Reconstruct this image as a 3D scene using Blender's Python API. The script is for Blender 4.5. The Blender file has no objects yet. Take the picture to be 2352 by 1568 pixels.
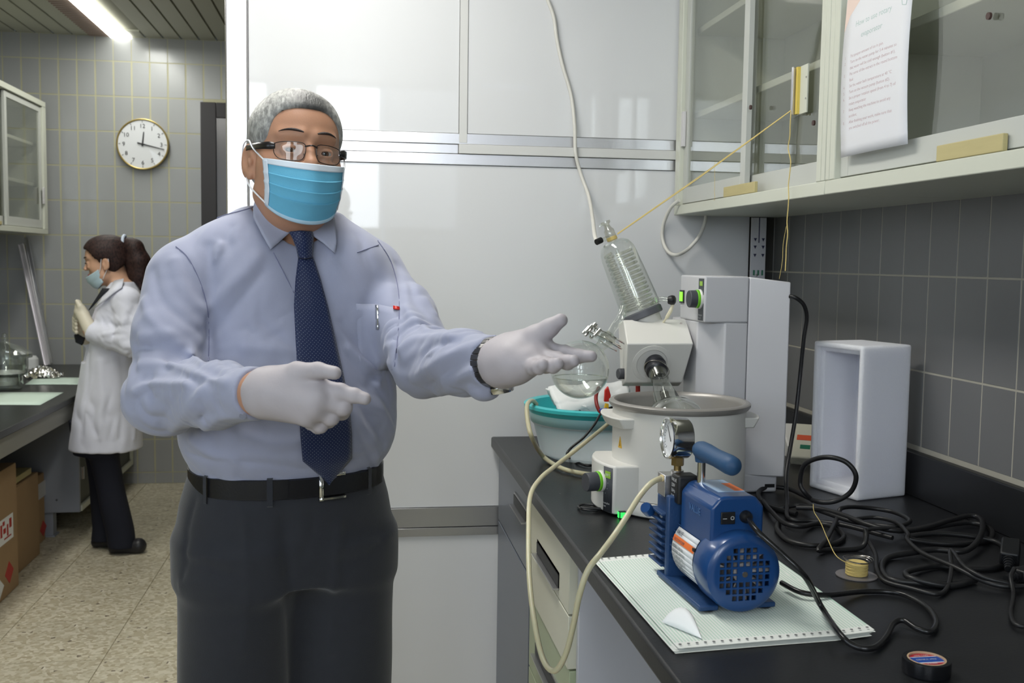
import bpy, math, random
import numpy as np
from mathutils import Vector, Matrix
import openvdb

S = bpy.context.scene
C = S.collection
random.seed(7); RNG = np.random.default_rng(7)

# ---------------------------------------------------------------- camera
F = 2350.0
CAMZ = 1.37
_d = np.array([-357., -190., F]); _d /= np.linalg.norm(_d)
_n = np.cross(_d, np.array([1., .0138, 0.])); _n /= np.linalg.norm(_n)
_x = np.cross(_n, _d)
def ray(px, py):
    c = np.array([px-1176., py-784., F])
    return np.array([c@_x, c@_d, -(c@_n)])
def at(px, py, X=None, Y=None, Z=None):
    """point of the room seen at pixel (px,py), on the plane X=, Y= or Z="""
    r = ray(px, py); o = np.array([0., 0., CAMZ])
    if X is not None: t = X/r[0]
    elif Y is not None: t = Y/r[1]
    else: t = (Z-CAMZ)/r[2]
    return o+r*t
def dot(a, b): return float(np.dot(a, b))
cam = bpy.data.cameras.new('camera'); camo = bpy.data.objects.new('camera', cam); C.objects.link(camo)
cr = np.array([_x[0], _d[0], -_n[0]]); cu = -np.array([_x[1], _d[1], -_n[1]]); cf = np.array([_x[2], _d[2], -_n[2]])
M = Matrix(((cr[0], cu[0], -cf[0], 0), (cr[1], cu[1], -cf[1], 0), (cr[2], cu[2], -cf[2], CAMZ), (0, 0, 0, 1)))
camo.matrix_world = M
cam.sensor_width = 36; cam.lens = 36*F/2352; cam.clip_start = .05
cam.dof.use_dof = True; cam.dof.focus_distance = 1.95; cam.dof.aperture_fstop = 9
S.camera = camo
S.view_settings.view_transform = 'Standard'; S.view_settings.look = 'None'
S.view_settings.gamma = 1; S.view_settings.use_curve_mapping = False
S.view_settings.exposure = 0.0
S.cycles.max_bounces = 10; S.cycles.transparent_max_bounces = 24; S.cycles.sample_clamp_indirect = 6

# ---------------------------------------------------------------- world and lights
W = bpy.data.worlds.new('world'); S.world = W; W.use_nodes = True
W.node_tree.nodes['Background'].inputs[0].default_value = (.62, .76, 1.0, 1)
W.node_tree.nodes['Background'].inputs[1].default_value = 3.4
def area(name, loc, rot, sx, sy, power, col):
    l = bpy.data.lights.new(name, 'AREA'); l.shape = 'RECTANGLE'; l.size = sx; l.size_y = sy
    l.energy = power; l.color = col
    o = bpy.data.objects.new(name, l); o.location = loc; o.rotation_euler = rot; C.objects.link(o); return o
R = math.radians
CEIL = 2.64
area('fixture_light', (-1.20, 5.58, CEIL-.05), (0, 0, 0), .13, 1.2, 9, (1, 1, .94))
area('near_fixture_light', (-.12, 2.0, CEIL-.09), (0, 0, 0), .28, 1.15, 17, (1, .97, .93))
area('near_fixture_light', (-1.15, 3.75, CEIL-.09), (0, 0, 0), .28, 1.2, 15, (1, .98, .93))
# ---------------------------------------------------------------- materials
MATS = {}
def mat(name, col, rough=.5, metal=0., spec=.5, bump=0., bscale=60., var=0., vscale=8., emit=None, es=1., coat=0., alpha=None, sheen=0., trans=0., ior=1.45, stretch=None, sub=0.):
    if name in MATS: return MATS[name]
    m = bpy.data.materials.new(name); m.use_nodes = True; nt = m.node_tree; b = nt.nodes['Principled BSDF']
    I = b.inputs
    I['Base Color'].default_value = (*col, 1); I['Roughness'].default_value = rough; I['Metallic'].default_value = metal
    I['Specular IOR Level'].default_value = spec; I['IOR'].default_value = ior
    I['Coat Weight'].default_value = coat; I['Coat Roughness'].default_value = .08
    I['Sheen Weight'].default_value = sheen; I['Transmission Weight'].default_value = trans
    if sub: I['Subsurface Weight'].default_value = sub; I['Subsurface Scale'].default_value = .01; I['Subsurface Radius'].default_value = (1, .4, .25)
    if alpha is not None: I['Alpha'].default_value = alpha
    if emit: I['Emission Color'].default_value = (*emit, 1); I['Emission Strength'].default_value = es
    tc = nt.nodes.new('ShaderNodeTexCoord'); src = tc.outputs['Object']
    if stretch:
        mp = nt.nodes.new('ShaderNodeMapping'); mp.inputs['Scale'].default_value = stretch
        nt.links.new(src, mp.inputs[0]); src = mp.outputs[0]
    if var:
        n = nt.nodes.new('ShaderNodeTexNoise'); n.inputs['Scale'].default_value = vscale; n.inputs['Detail'].default_value = 5
        nt.links.new(src, n.inputs['Vector'])
        mx = nt.nodes.new('ShaderNodeMix'); mx.data_type = 'RGBA'
        mx.inputs[6].default_value = (*[max(0, c*(1-var)) for c in col], 1); mx.inputs[7].default_value = (*[min(1, c*(1+var)) for c in col], 1)
        nt.links.new(n.outputs[0], mx.inputs[0]); nt.links.new(mx.outputs[2], I['Base Color'])
    if bump:
        n = nt.nodes.new('ShaderNodeTexNoise'); n.inputs['Scale'].default_value = bscale; n.inputs['Detail'].default_value = 3
        nt.links.new(src, n.inputs['Vector'])
        bp = nt.nodes.new('ShaderNodeBump'); bp.inputs['Strength'].default_value = bump; bp.inputs['Distance'].default_value = .002
        nt.links.new(n.outputs[0], bp.inputs['Height']); nt.links.new(bp.outputs[0], I['Normal'])
    MATS[name] = m; return m
def srgb(r, g, b):
    f = lambda c: (c/255/12.92 if c/255 <= .04045 else ((c/255+.055)/1.055)**2.4)
    return (f(r), f(g), f(b))
def glassmat(name, tint=(.96, .975, .965), base=.04, edge=.55, rough=.02, power=3.2):
    if name in MATS: return MATS[name]
    m = bpy.data.materials.new(name); m.use_nodes = True; nt = m.node_tree; nt.nodes.clear()
    o = nt.nodes.new('ShaderNodeOutputMaterial'); mx = nt.nodes.new('ShaderNodeMixShader')
    t = nt.nodes.new('ShaderNodeBsdfTransparent'); t.inputs[0].default_value = (*tint, 1)
    g = nt.nodes.new('ShaderNodeBsdfGlossy'); g.inputs['Roughness'].default_value = rough
    g.inputs[0].default_value = (.9, .93, .9, 1)
    lw = nt.nodes.new('ShaderNodeLayerWeight'); lw.inputs[0].default_value = .5
    p = nt.nodes.new('ShaderNodeMath'); p.operation = 'POWER'; p.inputs[1].default_value = power
    a = nt.nodes.new('ShaderNodeMath'); a.operation = 'MULTIPLY_ADD'; a.inputs[1].default_value = edge; a.inputs[2].default_value = base
    nt.links.new(lw.outputs['Facing'], p.inputs[0]); nt.links.new(p.outputs[0], a.inputs[0]); nt.links.new(a.outputs[0], mx.inputs[0])
    nt.links.new(t.outputs[0], mx.inputs[1]); nt.links.new(g.outputs[0], mx.inputs[2]); nt.links.new(mx.outputs[0], o.inputs[0])
    MATS[name] = m; return m
def terrazzo():
    m = mat('terrazzo', srgb(178, 170, 148), rough=.42, spec=.35); nt = m.node_tree; b = nt.nodes['Principled BSDF']
    tc = nt.nodes.new('ShaderNodeTexCoord')
    cols = None
    v = nt.nodes.new('ShaderNodeTexVoronoi'); v.inputs['Scale'].default_value = 75; nt.links.new(tc.outputs['Object'], v.inputs[0])
    r = nt.nodes.new('ShaderNodeValToRGB'); r.color_ramp.interpolation = 'CONSTANT'
    e = r.color_ramp.elements; e[0].position = 0; e[0].color = (*srgb(122, 112, 96), 1); e[1].position = .1; e[1].color = (*srgb(192, 185, 162), 1)
    for p, c in ((.35, (180, 171, 146)), (.6, (204, 197, 176)), (.8, (168, 158, 132)), (.93, (216, 211, 192))):
        x = e.new(p); x.color = (*srgb(*c), 1)
    nt.links.new(v.outputs['Color'], r.inputs[0])
    n = nt.nodes.new('ShaderNodeTexNoise'); n.inputs['Scale'].default_value = 2.2; n.inputs['Detail'].default_value = 6; nt.links.new(tc.outputs['Object'], n.inputs[0])
    mx = nt.nodes.new('ShaderNodeMix'); mx.data_type = 'RGBA'; mx.blend_type = 'MULTIPLY'; mx.inputs[0].default_value = .45
    mr = nt.nodes.new('ShaderNodeMapRange'); mr.inputs[3].default_value = .55; mr.inputs[4].default_value = 1.35; nt.links.new(n.outputs[0], mr.inputs[0])
    nt.links.new(r.outputs[0], mx.inputs[6]); nt.links.new(mr.outputs[0], mx.inputs[7]); nt.links.new(mx.outputs[2], b.inputs['Base Color'])
    return m

# ---------------------------------------------------------------- mesh builder
def frame_from(dirv, up=(0, 0, 1)):
    z = np.array(dirv, float); z /= np.linalg.norm(z); u = np.array(up, float)
    if abs(z@u) > .98: u = np.array([0., 1, 0])
    x = np.cross(u, z); x /= np.linalg.norm(x); y = np.cross(z, x); return np.stack([x, y, z], 1)
class MB:
    def __init__(s): s.v = []; s.f = []; s.mi = []; s.cur = 0
    def add(s, v, f):
        o = len(s.v); s.v.extend([tuple(map(float, p)) for p in v]); s.f.extend([tuple(i+o for i in q) for q in f]); s.mi.extend([s.cur]*len(f)); return s
    def box(s, lo, hi, T=None):
        x0, y0, z0 = lo; x1, y1, z1 = hi
        v = [(x0, y0, z0), (x1, y0, z0), (x1, y1, z0), (x0, y1, z0), (x0, y0, z1), (x1, y0, z1), (x1, y1, z1), (x0, y1, z1)]
        if T is not None: v = [tuple(T(p)) for p in v]
        return s.add(v, [(0, 3, 2, 1), (4, 5, 6, 7), (0, 1, 5, 4), (1, 2, 6, 5), (2, 3, 7, 6), (3, 0, 4, 7)])
    def lathe(s, prof, o=(0, 0, 0), R3=None, n=32, cap=True, a0=0, a1=2*math.pi):
        """prof: list of (r,z)"""
        R3 = np.eye(3) if R3 is None else R3; o = np.array(o, float); full = abs(a1-a0-2*math.pi) < 1e-6
        m = n if full else n+1; V = []
        for r, z in prof:
            for k in range(m):
                a = a0+(a1-a0)*k/n; V.append(o+R3@np.array([r*math.cos(a), r*math.sin(a), z]))
        Fc = []
        for i in range(len(prof)-1):
            for k in range(n):
                k2 = (k+1) % m; Fc.append((i*m+k, i*m+k2, (i+1)*m+k2, (i+1)*m+k))
        if cap and full:
            if prof[0][0] > 1e-5: Fc.append(tuple(range(m-1, -1, -1)))
            if prof[-1][0] > 1e-5 and not (len(prof) == 2 and prof[0][0] < 1e-5): Fc.append(tuple((len(prof)-1)*m+k for k in range(m)))
        return s.add(V, Fc)
    def cyl(s, a, b, r, r2=None, n=24):
        a = np.array(a, float); b = np.array(b, float); L = np.linalg.norm(b-a)
        return s.lathe([(r, 0), (r if r2 is None else r2, L)], a, frame_from(b-a), n)
    def tube(s, pts, r, n=8, closed=False, flat=1.):
        pts = [np.array(p, float) for p in pts]; m = len(pts); V = []; up = None
        rr = r if hasattr(r, '__len__') else [r]*m
        for i in range(m):
            if closed: t = pts[(i+1) % m]-pts[i-1]
            else: t = pts[min(i+1, m-1)]-pts[max(i-1, 0)]
            t = t/(np.linalg.norm(t)+1e-12)
            if up is None:
                up = np.array([0, 0, 1.]) if abs(t[2]) < .9 else np.array([1., 0, 0])
            x = np.cross(up, t); x /= np.linalg.norm(x)+1e-12; y = np.cross(t, x); up = y
            for k in range(n):
                a = 2*math.pi*k/n; V.append(pts[i]+rr[i]*(x*math.cos(a)+y*math.sin(a)*flat))
        Fc = []
        for i in range(m if closed else m-1):
            for k in range(n): Fc.append((i*n+k, i*n+(k+1) % n, ((i+1) % m)*n+(k+1) % n, ((i+1) % m)*n+k))
        if not closed: Fc.append(tuple(range(n-1, -1, -1))); Fc.append(tuple((m-1)*n+k for k in range(n)))
        return s.add(V, Fc)
    def prism(s, poly, h0, h1, T=lambda p: p):
        """poly: list of (u,v); extruded along w from h0 to h1; T maps (u,v,w) to xyz"""
        n = len(poly); V = [T((u, v, h0)) for u, v in poly]+[T((u, v, h1)) for u, v in poly]
        ar = sum(poly[i][0]*poly[(i+1) % n][1]-poly[(i+1) % n][0]*poly[i][1] for i in range(n))
        Fc = [(i, (i+1) % n, n+(i+1) % n, n+i) for i in range(n)]+[tuple(range(n-1, -1, -1)), tuple(range(n, 2*n))]
        if ar < 0: Fc = [tuple(reversed(f)) for f in Fc]
        return s.add(V, Fc)
    def grid(s, P):
        """P: array (a,b,3)"""
        P = np.asarray(P); a, b = P.shape[:2]
        return s.add(P.reshape(-1, 3), [(i*b+j, i*b+j+1, (i+1)*b+j+1, (i+1)*b+j) for i in range(a-1) for j in range(b-1)])
    def build(s, name, m, parent=None, smooth=30, bevel=0, seg=2, solid=0, subsurf=0, origin=None):
        me = bpy.data.meshes.new(name)
        v = np.array(s.v)
        o0 = np.zeros(3)
        if origin is not None: o0 = np.array(origin, float); v = v-o0
        me.from_pydata([tuple(p) for p in v], [], s.f)
        for x in (m if isinstance(m, (list, tuple)) else [m]): me.materials.append(x)
        if isinstance(m, (list, tuple)):
            me.polygons.foreach_set('material_index', s.mi)
        if smooth:
            me.polygons.foreach_set('use_smooth', [True]*len(me.polygons)); me.set_sharp_from_angle(angle=R(smooth))
        me.update()
        o = bpy.data.objects.new(name, me); C.objects.link(o)
        o.location = o0
        if parent is not None: adopt(o, parent)
        if solid:
            q = o.modifiers.new('solid', 'SOLIDIFY'); q.thickness = solid; q.offset = 0
        if subsurf:
            q = o.modifiers.new('sub', 'SUBSURF'); q.levels = subsurf; q.render_levels = subsurf
        if bevel:
            q = o.modifiers.new('bevel', 'BEVEL'); q.width = bevel; q.segments = seg; q.limit_method = 'ANGLE'; q.angle_limit = R(35); q.harden_normals = False
        return o
def wmat(o):
    m = Matrix.LocRotScale(o.location, o.rotation_euler, o.scale)
    return wmat(o.parent) @ m if o.parent else m
def adopt(o, parent):
    """make o a child of parent, keeping its place in the world"""
    w = wmat(o); p = wmat(parent); o.parent = parent; l = p.inverted() @ w
    o.location = l.to_translation(); o.rotation_euler = l.to_euler(); return o
def tag(o, label=None, cat=None, group=None, kind=None):
    if label: o['label'] = label
    if cat: o['category'] = cat
    if group: o['group'] = group
    if kind: o['kind'] = kind
    return o
def thing(name, label, cat, loc=(0, 0, 0), group=None):
    o = bpy.data.objects.new(name, None); C.objects.link(o); o.location = [float(c) for c in loc]; o.empty_display_size = .05
    return tag(o, label, cat, group)
def box(name, lo, hi, m, parent=None, bevel=0, T=None, **k): return MB().box(lo, hi, T).build(name, m, parent, bevel=bevel, **k)
def spline(pts, n=8, closed=False):
    P = np.array(pts, float); m = len(P); out = []
    for i in range(m if closed else m-1):
        if closed: p0, p1, p2, p3 = P[i-1], P[i], P[(i+1) % m], P[(i+2) % m]
        else: p0, p1, p2, p3 = P[max(i-1, 0)], P[i], P[i+1], P[min(i+2, m-1)]
        for k in range(n):
            t = k/n; out.append(.5*((2*p1)+(-p0+p2)*t+(2*p0-5*p1+4*p2-p3)*t*t+(-p0+3*p1-3*p2+p3)*t**3))
    if not closed: out.append(P[-1])
    return out
def text_mb(mb, s, size, T, depth=.0004, align='LEFT', squash=1.):
    """flat lettering mapped by T((u,v,w)) -> xyz"""
    cu_ = bpy.data.curves.new('t', 'FONT'); cu_.body = s; cu_.size = size; cu_.align_x = align; cu_.resolution_u = 2
    o = bpy.data.objects.new('t', cu_); C.objects.link(o)
    dg = bpy.context.evaluated_depsgraph_get(); me = bpy.data.meshes.new_from_object(o.evaluated_get(dg))
    mb.add([T((v.co.x*squash, v.co.y, depth)) for v in me.vertices], [tuple(p.vertices) for p in me.polygons])
    bpy.data.objects.remove(o); bpy.data.curves.remove(cu_); bpy.data.meshes.remove(me); return mb

# ---------------------------------------------------------------- palette
ALU = mat('brushed_aluminium', (.62, .61, .62), .32, 1., bump=.05, bscale=300)
ALUD = mat('aluminium_strip', (.50, .50, .51), .30, .9)
CHROME = mat('chrome', (.75, .75, .74), .12, 1.)
STEEL = mat('steel', (.55, .53, .5), .25, 1.)
CREAM = mat('cream_enamel', srgb(200, 202, 188), .38, var=.03)
CREAMD = mat('door_frame_paint', srgb(188, 190, 184), .4)
WHITEP = mat('white_panel', srgb(214, 215, 216), .035, spec=.45, bump=.02, bscale=3)
GREYP = mat('grey_panel', srgb(186, 188, 196), .35)
TILE = mat('grey_tile', srgb(108, 108, 108), .3, spec=.45, var=.05, vscale=5, bump=.06, bscale=90)
TILEF = mat('far_grey_tile', srgb(158, 160, 160), .22, spec=.5, var=.04, vscale=4)
GROUT = mat('grout', srgb(164, 160, 148), .9, var=.1, vscale=20)
GROUTY = mat('yellowed_grout', srgb(180, 177, 148), .9, var=.08, vscale=10)
BLACKTOP = mat('black_resin_worktop', srgb(30, 31, 33), .36, spec=.5, var=.35, vscale=14, bump=.10, bscale=240)
BLACKP = mat('black_plastic', srgb(22, 23, 25), .45)
DKGREY = mat('dark_grey_plastic', srgb(66, 68, 74), .5, bump=.1, bscale=300)
CABLE = mat('black_rubber_cable', srgb(30, 30, 31), .42, var=.1)
GLASS = glassmat('window_glass')
PANE = glassmat('cabinet_pane', tint=(.90, .90, .88), base=.05, edge=.6, rough=.01)
WOOD = mat('pale_wood', srgb(184, 172, 124), .6, var=.1, vscale=12, stretch=(1, 1, 8))
DARKV = mat('dark_void', (.01, .01, .01), .8)
CARD = mat('cardboard', srgb(160, 132, 98), .85, var=.08, vscale=9)
PAPER = mat('white_paper', srgb(232, 234, 234), .8)

# ================================================================ ROOM
XR, YP, XL, YB = 1.252, 2.955, -2.11, 6.35
PX0 = at(520, 300, Y=YP)[0]
fl = MB().box((XL-.05, -1.65, -.05), (XR+.15, YB+.05, -.004)).build('floor', mat('floor_joint', srgb(176, 170, 148), .8)); tag(fl, kind='structure')
TZ = terrazzo(); tm = MB()
ts = .40
def tile_mesh(w, h, d, b, name, m):
    q = MB(); V = [(-w/2, -h/2, 0), (w/2, -h/2, 0), (w/2, h/2, 0), (-w/2, h/2, 0), (-w/2+b, -h/2+b, d), (w/2-b, -h/2+b, d), (w/2-b, h/2-b, d), (-w/2+b, h/2-b, d)]
    q.add(V, [(4, 5, 6, 7), (0, 1, 5, 4), (1, 2, 6, 5), (2, 3, 7, 6), (3, 0, 4, 7), (3, 2, 1, 0)])
    me = bpy.data.meshes.new(name); me.from_pydata(q.v, [], q.f); me.materials.append(m); me.update(); return me
fme = tile_mesh(ts-.0018, ts-.0018, .004, .0008, 'floor_tile', TZ)
def put(name, me, parent, loc, rot=(0, 0, 0)):
    o = bpy.data.objects.new(name, me); C.objects.link(o); o.parent = parent; o.location = loc; o.rotation_euler = rot; return o
nx = int((XR-XL)/ts)+1; ny = int((YB+1.65)/ts)+1
for i in range(nx):
    for j in range(ny):
        put('floor_tile', fme, fl, (XL+.2+i*ts+.06, YB-.2-j*ts, -.004))
wr = MB().box((XR, -1.65, 0), (XR+.1, YB, CEIL)).build('wall_right', GROUT); tag(wr, kind='structure')
wl_ = MB().box((XL-.1, -1.65, 0), (XL, YB, CEIL)).build('wall_left', GROUTY); tag(wl_, kind='structure')
wb = MB().box((XL-.1, YB, 0), (XR+.1, YB+.1, CEIL)).build('wall_back', GROUTY); tag(wb, kind='structure')
wf = MB().box((XL-.1, -1.75, 0), (XR+.1, -1.65, .97)).box((XL-.1, -1.75, 2.61), (XR+.1, -1.65, CEIL)).box((XL-.1, -1.75, .97), (-1.75, -1.65, 2.61)).box((.75, -1.75, .97), (XR+.1, -1.65, 2.61)).build('wall_front', mat('rear_paint', srgb(190, 188, 180), .7)); tag(wf, kind='structure')
# windows of the rear wall, seen as reflections in the glossy panels
SKY = mat('bright_overcast_sky', (.8, .88, 1), 1, emit=(.86, .92, 1), es=12.)
BLINDFILL = mat('fill_glow_blind', srgb(150, 150, 146), .8, emit=(.78, .88, 1), es=1.7)  # the glow of these blinds is added as soft fill light
for k, (x0, x1) in enumerate(((-1.75, -1.15), (-1.13, -.62), (-.30, .18), (.2, .75))):
    w = MB(); zt_, zb_ = 2.61, .97
    w.box((x0, -1.72, zb_), (x0+.02, -1.66, zt_)).box((x1-.02, -1.72, zb_), (x1, -1.66, zt_)).box((x0, -1.72, zb_), (x1, -1.66, zb_+.04)).box((x0, -1.72, zt_-.01), (x1, -1.66, zt_)).box((x0, -1.72, 1.56), (x1, -1.66, 1.60))
    w = w.build('window_%d' % (k+1), CREAMD); tag(w, kind='structure')
    MB().box((x0+.02, -1.70, 1.60), (x1-.02, -1.695, zt_-.01)).build('pane', SKY if k in (1, 2) else BLINDFILL, w)
    MB().box((x0+.02, -1.70, 1.01), (x1-.02, -1.695, 1.56)).build('pane', mat('fill_glow_blind_low', srgb(150, 150, 146), .8, emit=(.78, .88, 1), es=.5), w)  # lower blinds glow more weakly, part of the same added fill
tp = MB().box((-.62, -1.7, .97), (-.30, -1.64, 2.61)).build('trim_1', CREAMD); tag(tp, kind='structure')
w = MB().box((XL, -1.2, .95), (XL+.03, -1.15, 2.45)).box((XL, .75, .95), (XL+.03, .8, 2.45)).box((XL, -1.15, .95), (XL+.03, .75, 1.0)).box((XL, -1.15, 2.4), (XL+.03, .75, 2.45)).box((XL, -.22, 1.0), (XL+.03, -.18, 2.4)).build('window_5', CREAMD); tag(w, kind='structure')  # unseen window, added to bring soft fill light from the left
for y0, y1 in ((-1.15, -.22), (-.18, .75)): MB().box((XL+.006, y0, 1.0), (XL+.01, y1, 2.4)).build('pane', mat('daylight_fill', (.8, .88, 1), 1, emit=(.78, .87, 1), es=3.0), w)

# ceiling of long metal slats
ce = MB().box((XL-.1, -1.65, CEIL+.012), (XR+.1, YB+.1, CEIL+.06)).build('ceiling', mat('dark_ceiling_gap', srgb(120, 120, 106), .8)); tag(ce, kind='structure')
SLAT = mat('ceiling_slat', srgb(178, 179, 166), .5)
sp = .1015; sx0 = at(498, 114, Y=YB-.02)[0]
sm = MB().box((-sp/2+.006, -4.0, 0), (sp/2-.006, 4.0, .012)).build('slat', SLAT); sme = sm.data; bpy.data.objects.remove(sm)
LXL, LXR = at(236, 108, Z=CEIL)[0], at(330, 108, Z=CEIL)[0]
for i in range(-17, 17):
    x = sx0+(i+.5)*sp
    if x < XL-.02 or x > XR: continue
    if LXL-.02 < x < LXR+.02:
        me = MB().box((-sp/2+.006, YB-.15-2.35, 0), (sp/2-.006, YB-2.35, .012)).box((-sp/2+.006, -4, 0), (sp/2-.006, 4.88-2.35, .012)).build('slat', SLAT).data
        o = bpy.data.objects[-1]
        for q in list(bpy.data.objects):
            if q.data is me: bpy.data.objects.remove(q)
        put('slat', me, ce, (x, 2.35, CEIL)); continue
    put('slat', sme, ce, (x, 2.35, CEIL))

# tiles
TW, TH = .1015, .2025
def tiles(parent, me, axis, u0, u1, v0, v1, uref, vref, skip=None, pos=None):
    """fills the wall with whole tiles clipped by nothing; axis 'x' = wall of constant x"""
    i0 = math.floor((u0-uref)/TW); i1 = math.ceil((u1-uref)/TW); j0 = math.floor((v0-vref)/TH); j1 = math.ceil((v1-vref)/TH)
    for i in range(i0, i1):
        for j in range(j0, j1):
            u = uref+(i+.5)*TW; v = vref+(j+.5)*TH
            if skip and skip(u, v): continue
            a, b = max(u-TW/2, u0), min(u+TW/2, u1); c, d = max(v-TH/2, v0), min(v+TH/2, v1)
            if b-a < .012 or d-c < .012: continue
            if b-a > TW-.002 and d-c > TH-.002: mm = me
            else:
                key = (me.name, round(b-a, 3), round(d-c, 3))
                if key not in TCUT: TCUT[key] = tile_mesh(b-a-.0042, d-c-.0042, .0009, .0005, 'cut_tile', me.materials[0])
                mm = TCUT[key]
            if axis == 'y': put('tile', mm, parent, ((a+b)/2, pos, (c+d)/2), (R(90), 0, 0))
            elif axis == 'xr': put('tile', mm, parent, (pos, (a+b)/2, (c+d)/2), (R(90), 0, R(-90)))
            else: put('tile', mm, parent, (pos, (a+b)/2, (c+d)/2), (R(90), 0, R(90)))
TCUT = {}
TW, TH = .1072, .2132
tmr = tile_mesh(TW-.0042, TH-.0042, .0009, .0005, 'tile', TILE)
yref = at(2133.5, 634.7, X=XR)[1]; zref = at(2133.5, 634.7, X=XR)[2]
tiles(wr, tmr, 'xr', .95, 3.6, .965, 1.75, yref, zref, pos=XR)
TW, TH = .1015, .2025
tmf = tile_mesh(TW-.0088, TH-.0070, .0010, .0005, 'far_tile', TILEF)
xref = at(387, 300, Y=YB)[0]; zrf = at(300, 303, Y=YB)[2]
DX0 = at(462, 300, Y=YB)[0]; DZ = at(480, 236, Y=YB)[2]
tiles(wb, tmf, 'y', XL+.002, -.30, 0, CEIL, xref, zrf, skip=lambda u, v: u > DX0-.01 and v < DZ+.02, pos=YB)
tiles(wl_, tmf, 'xl', 5.0, YB-.002, .7, CEIL, YB, zrf, pos=XL, skip=lambda u, v: 1.6 < v < 2.2 and u < 5.9)

# ---------------- white laminate partition
XE = at(1721, 560, Y=YP)[0]
wp = MB().box((PX0+.02, YP+.012, 0), (XE, YP+.62, CEIL)).build('wall_partition', mat('partition_core', srgb(150, 150, 150), .6)); tag(wp, kind='structure')
def pz(py, px=1050): return at(px, py, Y=YP)[2]
def pxx(px, py=700): return at(px, py, Y=YP)[0]
xa = pxx(572, 300); xm0, xm1 = pxx(1054, 250), pxx(1074, 250)
zr0, zr1, zr2, zr3 = pz(379), pz(353), pz(331), pz(306)
zl0, zl1, zl2 = pz(1228), pz(1209), pz(1163)
box('panel', (xa, YP, zr3), (xm0, YP+.012, CEIL), WHITEP, wp, .001)
box('panel', (xm1, YP-.002, zr3), (XE-.001, YP+.012, CEIL), WHITEP, wp, .001)
box('panel', (xa, YP, zl2), (XE-.001, YP+.012, zr0), WHITEP, wp, .001)
box('panel', (xa, YP, .02), (pxx(1158, 1400), YP+.012, zl0), WHITEP, wp, .001)
box('panel', (pxx(1162, 1400), YP, .02), (XE-.001, YP+.012, zl0), WHITEP, wp, .001)
box('corner_strip', (PX0, YP-.014, 0), (xa-.001, YP+.63, CEIL), ALU, wp, .004)
box('mullion', (xm0+.001, YP-.006, zr2+.004), (xm1-.001, YP+.012, CEIL), mat('grey_profile', srgb(205, 205, 202), .3), wp, .001)
box('rail', (xa, YP-.004, zr2), (XE-.001, YP+.012, zr3-.001), ALU, wp, .001)
box('rail', (xm0, YP-.012, zr1), (XE-.001, YP+.012, zr2-.001), mat('grey_profile', (0, 0, 0)), wp, .001)
box('rail', (xa, YP-.003, zr1), (xm0-.001, YP+.012, zr2-.001), ALU, wp, .001)
box('rail', (xa, YP-.004, zr0+.001), (XE-.001, YP+.012, zr1-.001), ALU, wp, .001)
box('rail', (xa, YP-.006, zl1+.002), (pxx(1158, 1190), YP+.012, zl2-.001), ALUD, wp, .001)
box('rail', (xa, YP-.009, zl0+.001), (pxx(1158, 1190), YP+.012, zl1), ALUD, wp, .001)
for py in (1247, 1546):
    z = pz(py, 1155); x = pxx(1155, py)
    h = MB().box((x-.007, YP-.012, z-.033), (x+.007, YP, z+.033)).build('hinge', STEEL, wp)
    MB().cyl((x+.011, YP-.012, z-.034), (x+.011, YP-.012, z+.034), .007, n=12).build('hinge_pin', BLACKP, h)
# base plinth seen at the foot
box('plinth', (xa, YP-.006, .0), (pxx(1158, 1400), YP, .06), ALUD, wp)

# far door
dr = MB().box((DX0, YB-.03, 0), (DX0+.09, YB, DZ)).box((DX0+.09, YB-.03, DZ-.09), (-.02, YB, DZ)).box((-.11, YB-.03, 0), (-.02, YB, DZ-.09)).build('door_1', mat('dark_door_frame', srgb(48, 46, 48), .5), bevel=.004); tag(dr, kind='structure')
dl = box('door_leaf', (DX0+.09, YB-.02, .01), (-.11, YB-.004, DZ-.09), mat('grey_door_glass', srgb(92, 90, 92), .2, spec=.6), dr)
box('handle', (-.24, YB-.06, 1.0), (-.22, YB-.02, 1.12), STEEL, dr, .004)

# far ceiling light
lt = thing('ceiling_light', 'bright recessed fluorescent ceiling light above the far room', 'light', ((LXL+LXR)/2, 5.55, CEIL-.02))
lx = at(281, 106, Z=CEIL)[0]
ly0, ly1 = 4.9, at(300, 105, Z=CEIL)[1]
box('diffuser', (lx, ly0, CEIL-.012), (LXR-.01, ly1, CEIL-.002), mat('lit_diffuser', (1, 1, 1), .5, emit=(1, 1, .93), es=6), lt)
box('frame', (LXL, ly0-.03, CEIL-.004), (LXR, ly0, CEIL+.012), SLAT, lt); 
rf = box('reflector', (LXL, ly0, CEIL+.003), (lx-.001, ly1, CEIL+.010), SLAT, lt)
fi = MB()
y = ly0+.02
while y < ly1-.01:
    fi.box((LXL+.005, y, CEIL-.006), (lx-.006, y+.014, CEIL+.003)); y += .042
tag(fi.build('louvre_fins', mat('louvre_pink_grey', srgb(168, 150, 142), .35, .3), lt), kind='stuff')
for (x, y) in ((-.12, 2.0), (-1.15, 3.75)):
    t = thing('ceiling_light', 'fluorescent ceiling light over the man' if x > -1 else 'fluorescent ceiling light over the left aisle', 'light', (x, y, CEIL-.07))
    box('housing', (x-.16, y-.64, CEIL-.07), (x+.16, y+.64, CEIL-.001), CREAMD, t, .004)
    box('diffuser', (x-.14, y-.62, CEIL-.08), (x+.14, y+.62, CEIL-.0705), MATS['lit_diffuser'], t)
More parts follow.
